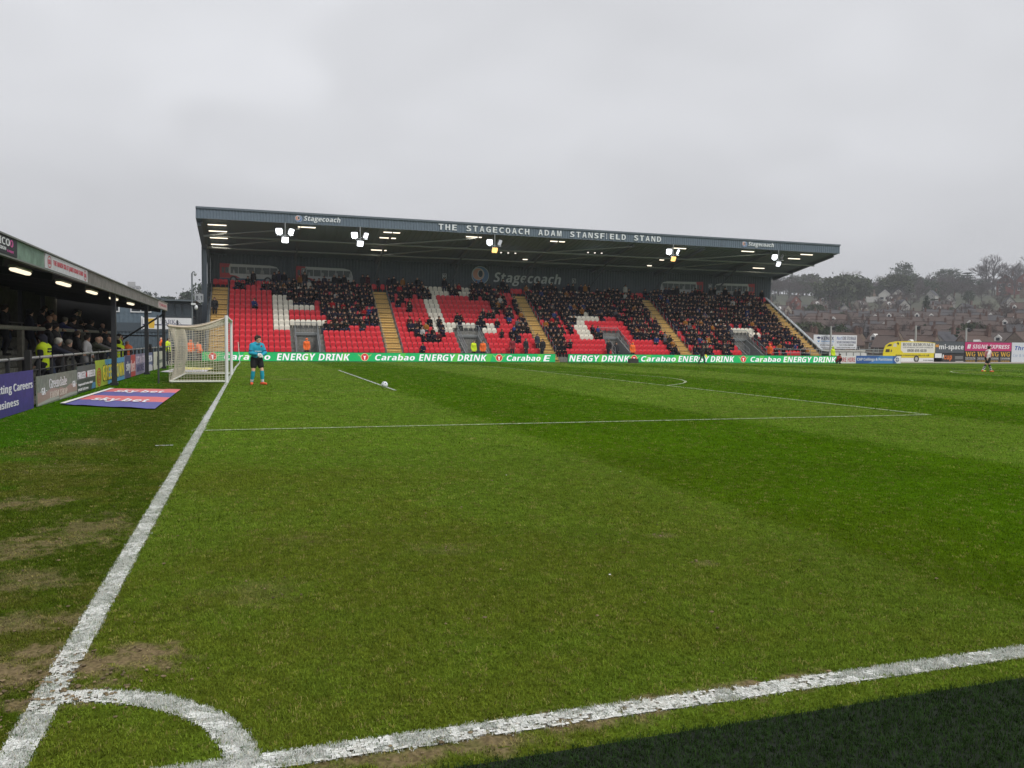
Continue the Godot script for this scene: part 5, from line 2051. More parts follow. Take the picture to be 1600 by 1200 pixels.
	plate("red_panel", e, mat(rgb(188, 70, 70), 0.6), at(0, 0, -0.0045), rect(1.6, 0, 3.0, 0.9), 0.0006)
	plate("grey_panel", e, mat(rgb(92, 102, 138), 0.6), at(0, 0, -0.0045), rect(6.9, 0.3, 9.2, 0.9), 0.0006)
	plate("pale_panel", e, mat(rgb(196, 194, 204), 0.6), at(0, 0, -0.0042), [[6.2, 0.0], [9.2, 0.0], [9.2, 0.22], [8.2, 0.34], [6.9, 0.26], [6.2, 0.14]], 0.0006)
	word("lettering", "sky", e, white, at(0.35, 0.16, -0.003), 0.5, 1.15, 0.5)
	word("lettering", "bet", e, mat(rgb(220, 196, 196), 0.7), at(1.75, 0.2, -0.003), 0.48, 1.1, 0.5)
	word("lettering", "IT'S MATTER", e, mat(rgb(212, 196, 214), 0.7), at(3.2, 0.50, -0.003), 0.3, 3.5, 0.5)
	word("lettering", "MORE", e, mat(rgb(70, 68, 110), 0.7), at(3.4, 0.14, -0.003), 0.3, 2.4, 0.5)
	word("lettering", "MERCIA", e, white, at(7.0, 0.46, -0.003), 0.3, 2.0, 0.5)
	var f := board("advertising_board", "plain cream board with a small dark figure behind the goal net", left_frame(x, 0.0, -41.3), 6.0, 0.92, mat(rgb(206, 206, 194), 0.7, 0.0, 0.12, 0.7))
	plate("printed_figure", f, mat(rgb(70, 74, 74), 0.7), at(1.2, 0.2, -0.0045), [[0, 0], [0.12, 0.25], [0.1, 0.42], [0.3, 0.5], [0.5, 0.42], [0.42, 0.2], [0.5, 0]], 0.002)
	word("lettering", "exeter", f, mat(rgb(70, 80, 78), 0.7), at(2.4, 0.3, -0.0045), 0.2, 2.2, 0.5)
	# printed mats lying on the grass
	ground_mat("ground_mat", "red and blue printed mat with white lettering lying behind the goal line", PackedVector2Array([Vector2(-3.45, -18.5), Vector2(-1.16, -16.7), Vector2(-1.2, -24.2), Vector2(-3.31, -24.8)]), [rgb(92, 92, 160), rgb(216, 112, 116), rgb(92, 92, 160), rgb(216, 112, 116)], rgb(226, 226, 232))
	ground_mat("ground_mat", "yellow and white printed mat lying beyond the goal net", PackedVector2Array([Vector2(-3.19, -38.15), Vector2(-1.18, -38.9), Vector2(-1.03, -44.5), Vector2(-2.66, -45.4)]), [rgb(206, 206, 214), rgb(150, 132, 150), rgb(228, 216, 120), rgb(232, 218, 90)], rgb(226, 222, 200))

func ground_mat(called: String, label: String, q: PackedVector2Array, cols: Array, letter: Color) -> void:
	var o := thing(called, label, "mat")
	# q: outer near, inner near, inner far, outer far (x, z)
	var n := cols.size()
	var y := 0.022
	for i in n:
		var g := Geo.new()
		var f0 := float(i) / n
		var f1 := float(i + 1) / n
		var m := 12
		for k in m:
			var s0 := float(k) / m
			var s1 := float(k + 1) / m
			var a := q[0].lerp(q[3], f0).lerp(q[1].lerp(q[2], f0), s0)
			var b := q[0].lerp(q[3], f0).lerp(q[1].lerp(q[2], f0), s1)
			var c := q[0].lerp(q[3], f1).lerp(q[1].lerp(q[2], f1), s1)
			var d := q[0].lerp(q[3], f1).lerp(q[1].lerp(q[2], f1), s0)
			var w := func(p: Vector2) -> Vector3: return Vector3(p.x, y + 0.012 * nb.get_noise_2d(p.x * 1.4, p.y * 1.4), p.y)
			g.quad(w.call(a), w.call(b), w.call(c), w.call(d))
		part("printed_band", g.mesh(), mat(cols[i], 0.7, 0.0, 0.06, 1.0), o)
	# stretched white lettering, made to read from the main camera side
	var lt := mat(letter, 0.7)
	for i in 2:
		var f := 0.16 + 0.5 * i
		var o0 := q[0].lerp(q[3], f).lerp(q[1].lerp(q[2], f), 0.2)
		var o1 := q[0].lerp(q[3], f).lerp(q[1].lerp(q[2], f), 0.82)
		var up := (q[3] - q[0]) * 0.22
		var rt := (o1 - o0)
		var t := Transform3D(Basis(Vector3(rt.x, 0, rt.y), Vector3(up.x, 0, up.y), Vector3(0, 0.02, 0)), Vector3(o0.x, y + 0.014, o0.y))
		word("lettering", "sky bet", o, lt, t, 1.0, 1.0, 0.5, 0.0, 0.1)
	var hem := Geo.new()
	for e in [[0, 3]]:
		var a: Vector2 = q[e[0]]
		var b: Vector2 = q[e[1]]
		var s := (q[1] - q[0]).normalized() * 0.16
		hem.quad(Vector3(a.x, y + 0.02, a.y), Vector3(a.x + s.x, y + 0.02, a.y + s.y), Vector3(b.x + s.x, y + 0.02, b.y + s.y), Vector3(b.x, y + 0.02, b.y))
	part("hem", hem.mesh(), mat(rgb(226, 226, 224), 0.7), o)

# people standing on the terrace and leaning on its railing
func terrace_people() -> void:
	var skin := [mat(rgb(204, 158, 134), 0.6), mat(rgb(190, 142, 120), 0.6), mat(rgb(214, 172, 150), 0.6)]
	var upright := {"hips": Vector3(0, 0.94, 0), "hand_l": Vector3(0.24, 0.86, 0.12), "hand_r": Vector3(-0.24, 0.88, 0.1), "head": 0.3}
	var pockets := {"hips": Vector3(0, 0.94, 0), "lean": 0.02, "hand_l": Vector3(0.2, 0.98, 0.16), "hand_r": Vector3(-0.2, 0.98, 0.16), "elbow_l": Vector3(1, 0, -0.4), "elbow_r": Vector3(-1, 0, -0.4), "head": 0.5}
	var leaning := {"hips": Vector3(0, 0.92, -0.28), "lean": 0.42, "hand_l": Vector3(0.12, 1.16, 0.40), "hand_r": Vector3(-0.12, 1.16, 0.42), "elbow_l": Vector3(1, -0.4, 0), "elbow_r": Vector3(-1, -0.4, 0), "foot_l": Vector3(0.12, 0, -0.35), "foot_r": Vector3(-0.12, 0, -0.25), "head": 0.55, "nod": 0.1}
	var folded := {"hips": Vector3(0, 0.94, 0), "lean": 0.06, "hand_l": Vector3(-0.10, 1.18, 0.24), "hand_r": Vector3(0.10, 1.14, 0.22), "head": 0.6}
	var black := rgb(24, 25, 30)
	var navy := rgb(34, 38, 58)
	# [x, z, head height, pose, coat colour, hair, label]
	var list := [
		[-7.3, -29.0, 2.62, pockets, black, "hair", "person in black at the far left of the dark terrace, second from the edge"],
		[-7.6, -30.3, 2.68, upright, rgb(40, 38, 40), "hair", "person in dark brown coat standing by the terrace back wall at the left edge"],
		[-6.9, -30.6, 2.55, folded, navy, "beanie", "person in navy coat and dark beanie high on the terrace near the left edge"],
		[-7.3, -32.4, 2.60, upright, rgb(30, 30, 36), "hair", "person in dark jacket and blue jeans standing beside the terrace wall opening"],
		[-7.2, -33.9, 2.66, pockets, rgb(36, 40, 44), "hair", "person in charcoal coat, left of a pair standing by the terrace wall"],
		[-7.2, -35.3, 2.66, folded, black, "cap", "person in black coat and cap, right of a pair standing by the terrace wall"],
		[-6.4, -31.5, 2.26, leaning, rgb(84, 50, 46), "none", "bald person in dark red top leaning on the crush barrier"],
		[-6.5, -32.5, 2.43, pockets, rgb(70, 70, 74), "none", "bald person in grey coat standing behind the crush barrier"],
		[-6.35, -33.9, 2.25, leaning, rgb(46, 54, 110), "hair", "person in blue anorak leaning on the crush barrier"],
		[-6.35, -35.6, 2.28, leaning, rgb(48, 44, 50), "hair", "person with grey hair and lanyard leaning on the crush barrier"],
		[-6.4, -37.3, 2.30, pockets, black, "hair", "person in black coat behind the barrier, third from the right end"],
		[-7.0, -39.2, 2.86, upright, rgb(28, 30, 34), "cap", "person in cap standing high beside a pale wall panel on the terrace"],
		[-6.3, -39.4, 2.26, leaning, rgb(44, 46, 48), "hair", "person in grey coat leaning on the barrier, second from its right end"],
		[-6.3, -42.0, 2.26, folded, rgb(58, 54, 50), "none", "bald person in brown coat at the right end of the barrier"],
		[-5.5, -27.0, 1.98, pockets, black, "cap", "person in black coat and flat cap standing behind the security steward"],
		[-5.5, -27.9, 1.99, upright, rgb(30, 28, 34), "beanie", "person in dark coat and red beanie standing behind the security steward"],
		[-4.7, -24.6, 1.42, leaning, navy, "beanie_white", "person in white beanie and navy coat leaning on the railing"],
		[-4.7, -26.1, 1.38, leaning, rgb(50, 44, 44), "hair", "person with brown hair bent low over the railing"],
		[-5.1, -29.4, 1.76, pockets, black, "hair", "person in black standing behind two people at the railing"],
		[-4.9, -30.1, 1.62, pockets, rgb(196, 196, 200), "hair", "person in white hooded top holding red cloth at the railing"],
		[-4.7, -31.2, 1.48, leaning, rgb(62, 66, 52), "none", "bald person in olive jacket resting arms on the railing"],
		[-4.75, -32.0, 1.50, leaning, rgb(96, 96, 98), "none", "bald person in grey coat resting arms on the railing"],
		[-4.7, -33.9, 1.50, leaning, rgb(38, 36, 40), "none", "bald person in black beside the dark roof post"],
		[-4.8, -36.4, 1.60, pockets, rgb(36, 36, 40), "hair", "person in dark coat just right of the nearest roof post"],
		[-5.0, -38.9, 1.66, pockets, rgb(40, 40, 44), "hair", "person in dark coat beside the orange vested steward on the terrace"],
		[-5.9, -40.4, 1.95, upright, black, "hair", "person in black at the right end of the terrace steps"],
		[-7.2, -41.0, 2.92, folded, rgb(30, 32, 36), "hair", "person in dark coat against the back wall right of the pale panel"],
		[-7.9, -37.6, 2.92, pockets, rgb(34, 34, 40), "hair", "person in dark coat against the back wall behind the blue anorak"],
		[-7.6, -43.3, 3.0, upright, rgb(26, 28, 30), "hair", "person in black against the back wall near its right end"],
	]
	var k := 0
	for q in list:
		var pose: Dictionary = q[3]
		var o := thing("person", q[6], "person", Vector3(q[0], step_y(q[0]), q[1]), 0.0, "spectators on the terrace")
		var lean: bool = pose == leaning
		var natural := 1.50 if lean else 1.66
		var s := clampf((q[2] - step_y(q[0])) / natural, 0.86, 1.12)
		o.scale = Vector3(s, s, s)
		o.rotation.y = PI / 2 + [0.1, -0.3, 0.35, -0.1][k % 4] * (0.4 if lean else 1.0)
		var jeans: Color = [rgb(30, 32, 40), rgb(62, 76, 104), rgb(40, 38, 38)][k % 3]
		if "jeans" in q[6]:
			jeans = rgb(66, 84, 120)
		var wear := {"skin": skin[k % 3], "coat": [mat(q[4], 0.9), 0.035], "trousers": [mat(jeans, 0.9), 0.018], "shoes": [mat(rgb(30, 28, 28), 0.7), 0.012]}
		match q[5]:
			"hair": wear["hair"] = [mat([rgb(60, 46, 36), rgb(40, 34, 30), rgb(128, 122, 114)][k % 3], 0.9), 0.012]
			"cap": wear["cap"] = [mat(rgb(30, 32, 38), 0.9), 0.014]
			"beanie": wear["beanie"] = [mat(rgb(44, 36, 40) if k % 2 else rgb(36, 38, 44), 0.95), 0.02]
			"beanie_white": wear["beanie"] = [mat(rgb(206, 204, 198), 0.95), 0.02]
		dress(o, pose, wear, 0.026)
		k += 1
	var cloth := Geo.new()
	for i in 6:
		for j in 6:
			var f := func(a: int, b: int) -> Vector3: return Vector3(0.02 * sin(a * 1.7 + b), -0.07 * b, 0.06 * a + 0.02 * sin(b * 1.1))
			cloth.quad(f.call(i, j + 1), f.call(i + 1, j + 1), f.call(i + 1, j), f.call(i, j))
	solo("red_cloth", cloth.mesh(), mat(rgb(200, 34, 50), 0.9), "bright red cloth hanging over the terrace railing", "cloth", at(-4.0, 1.50, -30.2))
	# stewards
	var hi := {"hips": Vector3(0, 0.94, 0), "hand_l": Vector3(0.22, 0.9, 0.14), "hand_r": Vector3(-0.22, 0.9, 0.14)}
	var st := [[-4.5, -21.9, 1.58, PI * 1.42, "lime", "security steward in lime vest seen from behind at the railing", "beanie"], [-4.5, -34.9, 1.44, PI * 1.2, "lime", "steward in lime vest half hidden by the nearest roof post", "hair"], [-4.5, -37.6, 1.40, PI * 1.3, "orange", "steward in orange vest seen from behind at the railing", "none"], [-5.0, -38.3, 1.72, PI * 0.6, "lime", "steward in lime jacket facing the terrace behind the orange vest", "hair"],
		[-5.0, -57.5, 1.60, PI * 1.6, "orange", "steward in orange vest beyond the end of the terrace", "none"], [-4.7, -58.4, 1.55, PI * 0.4, "lime", "steward in lime jacket beside the goal net's outer edge", "hair"], [-3.35, -60.5, 1.45, 0.3, "orange", "steward in orange hooded jacket seen through the goal net, left of two", "hood"], [-2.7, -60.0, 1.35, -2.4, "orange", "steward in orange jacket bending behind the goal net, right of two", "none"]]
	for q in st:
		var y := step_y(q[0])
		var o := thing("person", q[5], "person", Vector3(q[0], y, q[1]), q[3], "stewards in bright vests")
		var s := clampf((q[2] - y) / 1.66, 0.84, 1.05)
		o.scale = Vector3(s, s, s)
		var vc := rgb(206, 232, 30) if q[4] == "lime" else rgb(244, 110, 44)
		var wear := {"skin": skin[k % 3], "coat": [mat(rgb(28, 30, 36), 0.9), 0.035], "vest": [mat(vc, 0.8), 0.052], "trousers": [mat(rgb(26, 27, 32), 0.9), 0.018], "shoes": [mat(rgb(24, 24, 24), 0.7), 0.012]}
		if "jacket" in q[5]:
			wear["coat"] = [mat(vc, 0.8), 0.035]
			wear.erase("vest")
		match q[6]:
			"hair": wear["hair"] = [mat(rgb(48, 38, 32), 0.9), 0.012]
			"beanie": wear["hood"] = [mat(rgb(44, 46, 60), 0.95), 0.022]
			"hood": wear["hood"] = [mat(vc, 0.9), 0.022]
		var pose := hi
		if "bending" in q[5]:
			pose = {"hips": Vector3(0, 0.92, -0.1), "lean": 0.5, "hand_l": Vector3(0.2, 0.8, 0.4), "hand_r": Vector3(-0.2, 0.8, 0.4)}
		var sk := dress(o, pose, wear, 0.024)
		if "vest" in wear:
			var band := Geo.new()
			for yy in [0.02, 0.22]:
				var c: Vector3 = sk.waist + Vector3(0, yy, 0)
				var ringp := PackedVector3Array()
				for a in 17:
					ringp.append(c + Vector3(cos(TAU * a / 16) * 0.218, 0, sin(TAU * a / 16) * 0.165))
				band.tube(ringp, 0.014, 5)
			part("reflective_band", band.mesh(), mat(rgb(196, 200, 196), 0.4), o)
			if "security" in q[5]:
				var ink := mat(rgb(30, 32, 26), 0.8)
				word("vest_lettering", "WESSEX", o, ink, Transform3D(Basis(Vector3.LEFT, Vector3.UP, Vector3.FORWARD), sk.chest + Vector3(0.11, 0.0, -0.165)), 0.045, 0.22, 0.5, 0.0, 0.012)
				word("vest_lettering", "SECURITY", o, ink, Transform3D(Basis(Vector3.LEFT, Vector3.UP, Vector3.FORWARD), sk.chest + Vector3(0.13, -0.08, -0.166)), 0.05, 0.26, 0.5, 0.0, 0.012)
		k += 1

# ------------------------------------------------------------------ cabins and poles in the corner
func corner_buildings() -> void:
	var blue := mat(rgb(96, 112, 124), 0.7, 0.0, 0.1, 0.5)
	var white := mat(rgb(214, 216, 218), 0.7)
	var glass := mat(rgb(34, 42, 48), 0.15)
	var o := thing("site_cabin", "blue grey two storey cabin with white framed windows beyond the terrace end", "cabin", Vector3(0, 0, 0))
	var g := Geo.new()
	g.span(Vector3(-16.0, 2.9, -76.0), Vector3(-6.05, 4.9, -70.0))
	ribbed(g, frame(Vector3(-16.0, 2.9, -69.99), Vector3.RIGHT, Vector3.UP), 9.95, 2.0, 0.35, 0.03)
	part("upper_wall", g.mesh(), blue, o)
	var lw := Geo.new()
	ribbed(lw, frame(Vector3(-16.0, -0.2, -69.8), Vector3.RIGHT, Vector3.UP), 12.3, 2.35, 0.28, 0.05)
	lw.span(Vector3(-16.0, -0.2, -76.0), Vector3(-3.7, 2.15, -69.82))
	part("lower_wall", lw.mesh(), mat(rgb(84, 98, 108), 0.7, 0.0, 0.15, 0.5), o)
	var bd := Geo.new()
	bd.span(Vector3(-16.0, 2.15, -70.05), Vector3(-3.7, 2.34, -69.7))
	bd.span(Vector3(-16.0, 2.34, -75.0), Vector3(-7.75, 2.9, -69.95))
	part("floor_band", bd.mesh(), mat(rgb(66, 76, 84), 0.7), o)
	for w in [[-14.6, -12.8], [-11.6, -9.4], [-8.6, -7.0]]:
		var f := Geo.new()
		f.span(Vector3(w[0], 3.75, -69.97), Vector3(w[1], 4.65, -69.9))
		var fr := part("window", f.mesh(), white, o)
		var p := Geo.new()
		p.span(Vector3(w[0] + 0.1, 3.85, -69.9), Vector3((w[0] + w[1]) / 2 - 0.03, 4.58, -69.885))
		p.span(Vector3((w[0] + w[1]) / 2 + 0.03, 3.85, -69.9), Vector3(w[1] - 0.1, 4.58, -69.885))
		part("pane", p.mesh(), glass, fr)
	var rf := Geo.new()
	rf.span(Vector3(-16.1, 4.9, -76.1), Vector3(-5.95, 5.02, -69.85))
	part("roof", rf.mesh(), mat(rgb(80, 88, 94), 0.7), o)
	var cn := Geo.new()
	cn.span(Vector3(-7.78, 2.34, -69.96), Vector3(-7.66, 3.45, -69.8))
	part("white_corner", cn.mesh(), white, o)

	var b := thing("control_box", "dark glazed control box with overhanging roof above the white sign", "control room")
	var w := Geo.new()
	w.span(Vector3(-6.0, 3.38, -75.0), Vector3(-3.8, 3.55, -70.0))
	w.span(Vector3(-6.0, 4.55, -75.0), Vector3(-3.8, 4.75, -70.0))
	w.span(Vector3(-6.0, 3.55, -75.0), Vector3(-3.8, 4.55, -74.9))
	for x in [-6.0, -5.25, -4.65, -3.88]:
		w.span(Vector3(x, 3.55, -70.08), Vector3(x + 0.08, 4.55, -70.0))
	part("wall", w.mesh(), mat(rgb(56, 64, 70), 0.7), b)
	var r := Geo.new()
	r.block(Vector3(-4.85, 4.83, -72.3), Vector3(2.7, 0.14, 5.6), 0.03)
	part("roof", r.mesh(), mat(rgb(92, 100, 106), 0.7), b)
	for q in [[-5.9, -5.27], [-5.15, -4.67], [-4.55, -3.9]]:
		var p := Geo.new()
		p.span(Vector3(q[0], 3.56, -70.05), Vector3(q[1], 4.54, -70.03))
		part("pane", p.mesh(), mat(rgb(52, 62, 68), 0.08), b)
	var ds := Geo.new()
	ds.block(Vector3(-5.6, 3.72, -70.9), Vector3(0.4, 0.35, 0.3), 0.02)
	ds.block(Vector3(-4.3, 3.9, -70.9), Vector3(0.5, 0.7, 0.3), 0.02)
	ds.block(Vector3(-5.0, 3.65, -70.7), Vector3(1.0, 0.06, 0.4), 0.01)
	part("desk", ds.mesh(), mat(rgb(150, 150, 146), 0.7), b)

	var s := board("brewery_sign", "white sign with purple lettering and yellow glass below the control box", frame(Vector3(-7.64, 2.40, -69.66), Vector3.RIGHT, Vector3.UP), 3.85, 0.95, mat(rgb(222, 222, 224), 0.7), "sign")
	plate("printed_band", s, mat(rgb(58, 56, 96), 0.7), at(0, 0, -0.0045), rect(0.0, 0.30, 3.85, 0.40), 0.002)
	word("lettering", "TARKA", s, mat(rgb(66, 62, 100), 0.7), at(1.35, 0.44, -0.004), 0.34, 1.45, 0.0, 0.0, 0.006, "Droid Serif")
	word("lettering", "CRAFT ALES", s, mat(rgb(216, 216, 226), 0.7), at(1.4, 0.315, -0.002), 0.07, 1.2, 0.0)
	plate("printed_glass", s, mat(rgb(218, 176, 60), 0.7), at(0, 0, -0.003), [[0.48, 0.06], [0.86, 0.06], [0.92, 0.5], [0.88, 0.56], [0.98, 0.86], [0.36, 0.86], [0.46, 0.56], [0.42, 0.5]], 0.004)

	var p := thing("camera_pole", "tall grey pole with two white dome cameras beside the big stand", "camera pole", Vector3(-3.6, -0.2, -66.6))
	var pg := Geo.new()
	pg.bar(Vector3.ZERO, Vector3(0, 7.1, 0), 0.065, 10)
	pg.bar(Vector3(0, 7.1, 0), Vector3(0.12, 7.25, 0), 0.04, 8)
	pg.bar(Vector3(0.12, 7.25, 0), Vector3(0.24, 7.18, 0), 0.04, 8)
	pg.bar(Vector3(0, 4.5, 0), Vector3(0.25, 4.5, 0.05), 0.04, 8)
	part("pole", pg.mesh(), mat(rgb(112, 118, 122), 0.6, 0.2), p)
	var c := Geo.new()
	c.ball(Vector3(0.24, 7.03, 0), Vector3(0.12, 0.14, 0.12), 12, 8)
	part("camera_dome", c.mesh(), mat(rgb(150, 152, 156), 0.4), p)
	var c2 := Geo.new()
	c2.ball(Vector3(0.30, 4.35, 0.05), Vector3(0.14, 0.2, 0.14), 12, 8)
	part("camera_dome", c2.mesh(), mat(rgb(214, 216, 218), 0.4), p)
	var c3 := Geo.new()
	c3.block(Vector3(0.1, 4.62, 0.1), Vector3(0.35, 0.16, 0.2), 0.03)
	part("bracket_box", c3.mesh(), mat(rgb(206, 208, 210), 0.5), p)

	var n := board("speed_sign", "small white sign with grey numbers beside the camera pole", frame(Vector3(-4.0, 5.0, -76.0), Vector3.RIGHT, Vector3.UP), 0.75, 0.75, mat(rgb(216, 218, 220), 0.7), "sign")
	word("lettering", "8.1", n, mat(rgb(110, 114, 120), 0.7), at(0.1, 0.2, -0.004), 0.36, 0.55, 0.5)
	var cab := thing("grey_shed", "grey shed with small flat roof between camera pole and big stand", "shed", Vector3(-3.5, -0.2, -80.0))
	var cg := Geo.new()
	cg.span(Vector3(-1.2, 0, -3), Vector3(0.5, 5.0, 0))
	ribbed(cg, frame(Vector3(-1.2, 0, 0.002), Vector3.RIGHT, Vector3.UP), 1.7, 5.0, 0.3, 0.03)
	part("wall", cg.mesh(), mat(rgb(110, 114, 114), 0.8, 0.0, 0.15, 0.5), cab)
	var cr := Geo.new()
	cr.block(Vector3(-0.35, 5.05, -1.5), Vector3(2.0, 0.14, 3.3), 0.03)
	part("roof", cr.mesh(), mat(rgb(84, 88, 90), 0.8), cab)
	# barrier fence behind the goal corner
	var fe := thing("corner_fence", "grey metal crowd barrier fence between goal net and the big stand", "fence")
	var fg := Geo.new()
	for y in [0.1, 1.15]:
		fg.bar(Vector3(-4.3, y, -67.2), Vector3(-2.9, y, -67.4), 0.03, 6)
	for i in 14:
		fg.bar(Vector3(-4.3 + i * 0.107, 0.1, -67.2 - i * 0.015), Vector3(-4.3 + i * 0.107, 1.15, -67.2 - i * 0.015), 0.014, 5)
	part("panel", fg.mesh(), mat(rgb(140, 146, 148), 0.5, 0.3), fe)
# ------------------------------------------------------------------ boards and barriers along the far right side
func perimeter_boards() -> void:
	var white := mat(rgb(226, 227, 228), 0.7)
	var ink := mat(rgb(34, 36, 44), 0.7)
	var R := Vector3.RIGHT
	var U := Vector3.UP
	var a := board("advertising_board", "white board with red lettering between green screen and blue board", frame(Vector3(60.05, -0.2, -66.9), R, U), 2.55, 0.80, mat(rgb(218, 218, 220), 0.7))
	word("lettering", "WARE HIRE", a, mat(rgb(188, 60, 72), 0.7), at(0.1, 0.16, -0.004), 0.46, 2.35, 0.6)
	var b := board("advertising_board", "blue board with white lettering and white end panel", frame(Vector3(62.65, -0.2, -66.9), R, U), 6.0, 0.82, mat(rgb(48, 96, 168), 0.6, 0.0, 0.1, 0.6))
	plate("printed_fade", b, mat(rgb(70, 130, 196), 0.6), at(0, 0, -0.0045), [[1.6, 0.0], [4.9, 0.0], [4.9, 0.82], [3.2, 0.82]], 0.0008)
	plate("end_panel", b, white, at(0, 0, -0.0045), [[5.05, 0.41], [5.45, 0.02], [5.98, 0.02], [5.98, 0.8], [5.45, 0.8]], 0.002)
	plate("emblem", b, mat(rgb(44, 62, 120), 0.7), at(5.5, 0.41, -0.002), [[-0.3, 0], [0, -0.34], [0.3, 0], [0, 0.34]], 0.002)
	plate("emblem_cross", b, white, at(5.5, 0.41, 0.001), rect(-0.3, -0.03, 0.3, 0.03), 0.002)
	plate("emblem_cross", b, white, at(5.5, 0.41, 0.0014), rect(-0.03, -0.34, 0.03, 0.34), 0.002)
	word("lettering", "CAP Ceilings & Partitions", b, white, at(0.12, 0.2, -0.003), 0.4, 4.7, 0.5)
	# tall sign on posts
	var k := board("hoarding", "large white two panel sign on posts beside the right end of the stand", frame(Vector3(67.6, 1.3, -80.0), R, U), 6.6, 1.72, mat(rgb(222, 224, 228), 0.7), "sign")
	var navy := mat(rgb(40, 46, 92), 0.7)
	word("lettering", "KENEX", k, navy, at(1.15, 1.08, -0.004), 0.42, 1.9, 0.6)
	word("lettering", "ENGINEERING", k, mat(rgb(86, 142, 196), 0.7), at(1.15, 0.80, -0.004), 0.2, 1.9, 0.6)
	plate("emblem", k, navy, at(0.75, 1.25, -0.003), [[-0.35, 0.1], [0, -0.08], [0.35, 0.1], [0, 0.25]], 0.003)
	plate("emblem", k, mat(rgb(86, 150, 206), 0.7), at(0.75, 0.9, -0.003), [[-0.18, 0.2], [0.0, 0.06], [0.18, 0.2], [0.1, -0.1], [-0.1, -0.1]], 0.003)
	plate("rule", k, mat(rgb(110, 150, 190), 0.7), at(0, 0, -0.003), rect(0.5, 0.62, 2.9, 0.645), 0.002)
	plate("rule", k, mat(rgb(190, 194, 198), 0.7), at(0, 0, -0.003), rect(3.26, 0.05, 3.29, 1.67), 0.002)
	word("lettering", "01392 000000", k, ink, at(1.0, 0.36, -0.004), 0.16, 1.9, 0.5)
	word("lettering", "www.kenex.co.uk", k, ink, at(1.0, 0.10, -0.004), 0.13, 1.9, 0.5)
	word("lettering", "No1", k, mat(rgb(110, 130, 180), 0.7), at(3.5, 1.12, -0.004), 0.40, 0.8, 0.5)
	word("lettering", "EXE STORAGE", k, navy, at(4.4, 1.12, -0.004), 0.42, 2.05, 0.5)
	word("lettering", "SECURE CONTAINER STORAGE", k, navy, at(3.5, 0.68, -0.004), 0.28, 2.95, 0.5)
	word("lettering", "Tel: 01392 000000", k, ink, at(3.9, 0.38, -0.004), 0.2, 2.2, 0.5)
	word("lettering", "www.exestorage.co.uk", k, ink, at(3.5, 0.08, -0.004), 0.17, 2.9, 0.5)
	var kp := Geo.new()
	for x in [0.3, 2.3, 4.3, 6.3]:
		kp.span(Vector3(x - 0.06, -1.5, -0.2), Vector3(x + 0.06, 1.6, -0.09))
	part("sign_post", kp.mesh(), mat(rgb(110, 114, 116), 0.6, 0.2), k)
	# white wall and fence panels below it
	var wl := thing("boundary_wall", "low white boundary wall with grey panel fence in front of it", "wall", Vector3(61.2, -0.22, -77.0))
	var g := Geo.new()
	g.span(Vector3(0, 0, -0.3), Vector3(11.6, 1.25, 0))
	g.block(Vector3(5.8, 1.32, -0.15), Vector3(11.7, 0.16, 0.4), 0.03)
	part("wall", g.mesh(), mat(rgb(206, 204, 196), 0.85, 0.0, 0.15, 0.6), wl)
	var pf := Geo.new()
	for i in 11:
		pf.block(Vector3(0.5 + i * 1.05, 0.55, 0.5), Vector3(0.85, 0.95, 0.04), 0.01)
	part("fence_panel", pf.mesh(), mat(rgb(196, 198, 196), 0.8), wl)
	var ff := Geo.new()
	for i in 12:
		ff.bar(Vector3(i * 1.05, 0, 0.52), Vector3(i * 1.05, 1.15, 0.52), 0.03, 6)
	ff.bar(Vector3(0, 1.12, 0.52), Vector3(11.5, 1.12, 0.52), 0.03, 6)
	part("fence_rail", ff.mesh(), mat(rgb(120, 126, 128), 0.5, 0.3), wl)
	var rl := thing("boundary_rail", "grey flat rails running behind the yellow van shaped board", "railing", Vector3(72.6, -0.22, -77.6))
	var rg := Geo.new()
	for y in [0.75, 1.15, 1.45]:
		rg.block(Vector3(8, y, 0), Vector3(16, 0.14, 0.05), 0.02)
	for i in 9:
		rg.span(Vector3(i * 2.0, 0, -0.1), Vector3(i * 2.0 + 0.1, 1.5, -0.03))
	part("rail", rg.mesh(), mat(rgb(132, 138, 140), 0.6, 0.2), rl)

	# removal firm's board cut to the shape of a van
	var z := -75.5
	var v := thing("van_shaped_board", "yellow and white board cut to the outline of a removal van", "advertising board", Vector3(74.2, -0.22, z))
	var yellow := mat(rgb(226, 208, 34), 0.6, 0.0, 0.05, 1.0)
	plate("van_body", v, yellow, at(0, 0, -0.04), [[0.0, 0.5], [8.05, 0.5], [8.05, 2.38], [6.8, 2.48], [3.6, 2.56], [2.0, 2.52], [1.0, 2.36], [0.35, 2.0], [0.12, 1.5], [0.0, 1.0]], 0.04)
	plate("lower_board", v, white, at(0, 0, -0.03), rect(1.9, 0.0, 9.15, 0.52), 0.03)
	plate("lower_board", v, white, at(0, 0, -0.03), rect(7.9, 0.0, 9.15, 1.08), 0.03)
	plate("stripe", v, yellow, at(0, 0, 0.001), [[2.0, 0.5], [7.6, 0.5], [7.3, 0.62], [6.6, 0.42], [2.0, 0.40]], 0.003)
	plate("cream_side", v, mat(rgb(218, 216, 208), 0.6), at(0, 0, 0.001), [[2.7, 1.45], [3.1, 1.12], [8.0, 1.12], [8.0, 2.32], [6.6, 2.42], [2.72, 2.42]], 0.003)
	for q in [[[0.35, 1.18], [0.98, 1.18], [1.0, 1.55], [0.4, 1.55]], [[0.5, 1.85], [1.25, 1.95], [1.3, 2.16], [0.85, 2.16]], [[1.12, 1.2], [1.32, 1.2], [1.35, 1.5], [1.2, 1.5]]]:
		plate("printed_window", v, mat(rgb(62, 54, 36), 0.5), at(0, 0, 0.002), q, 0.003)
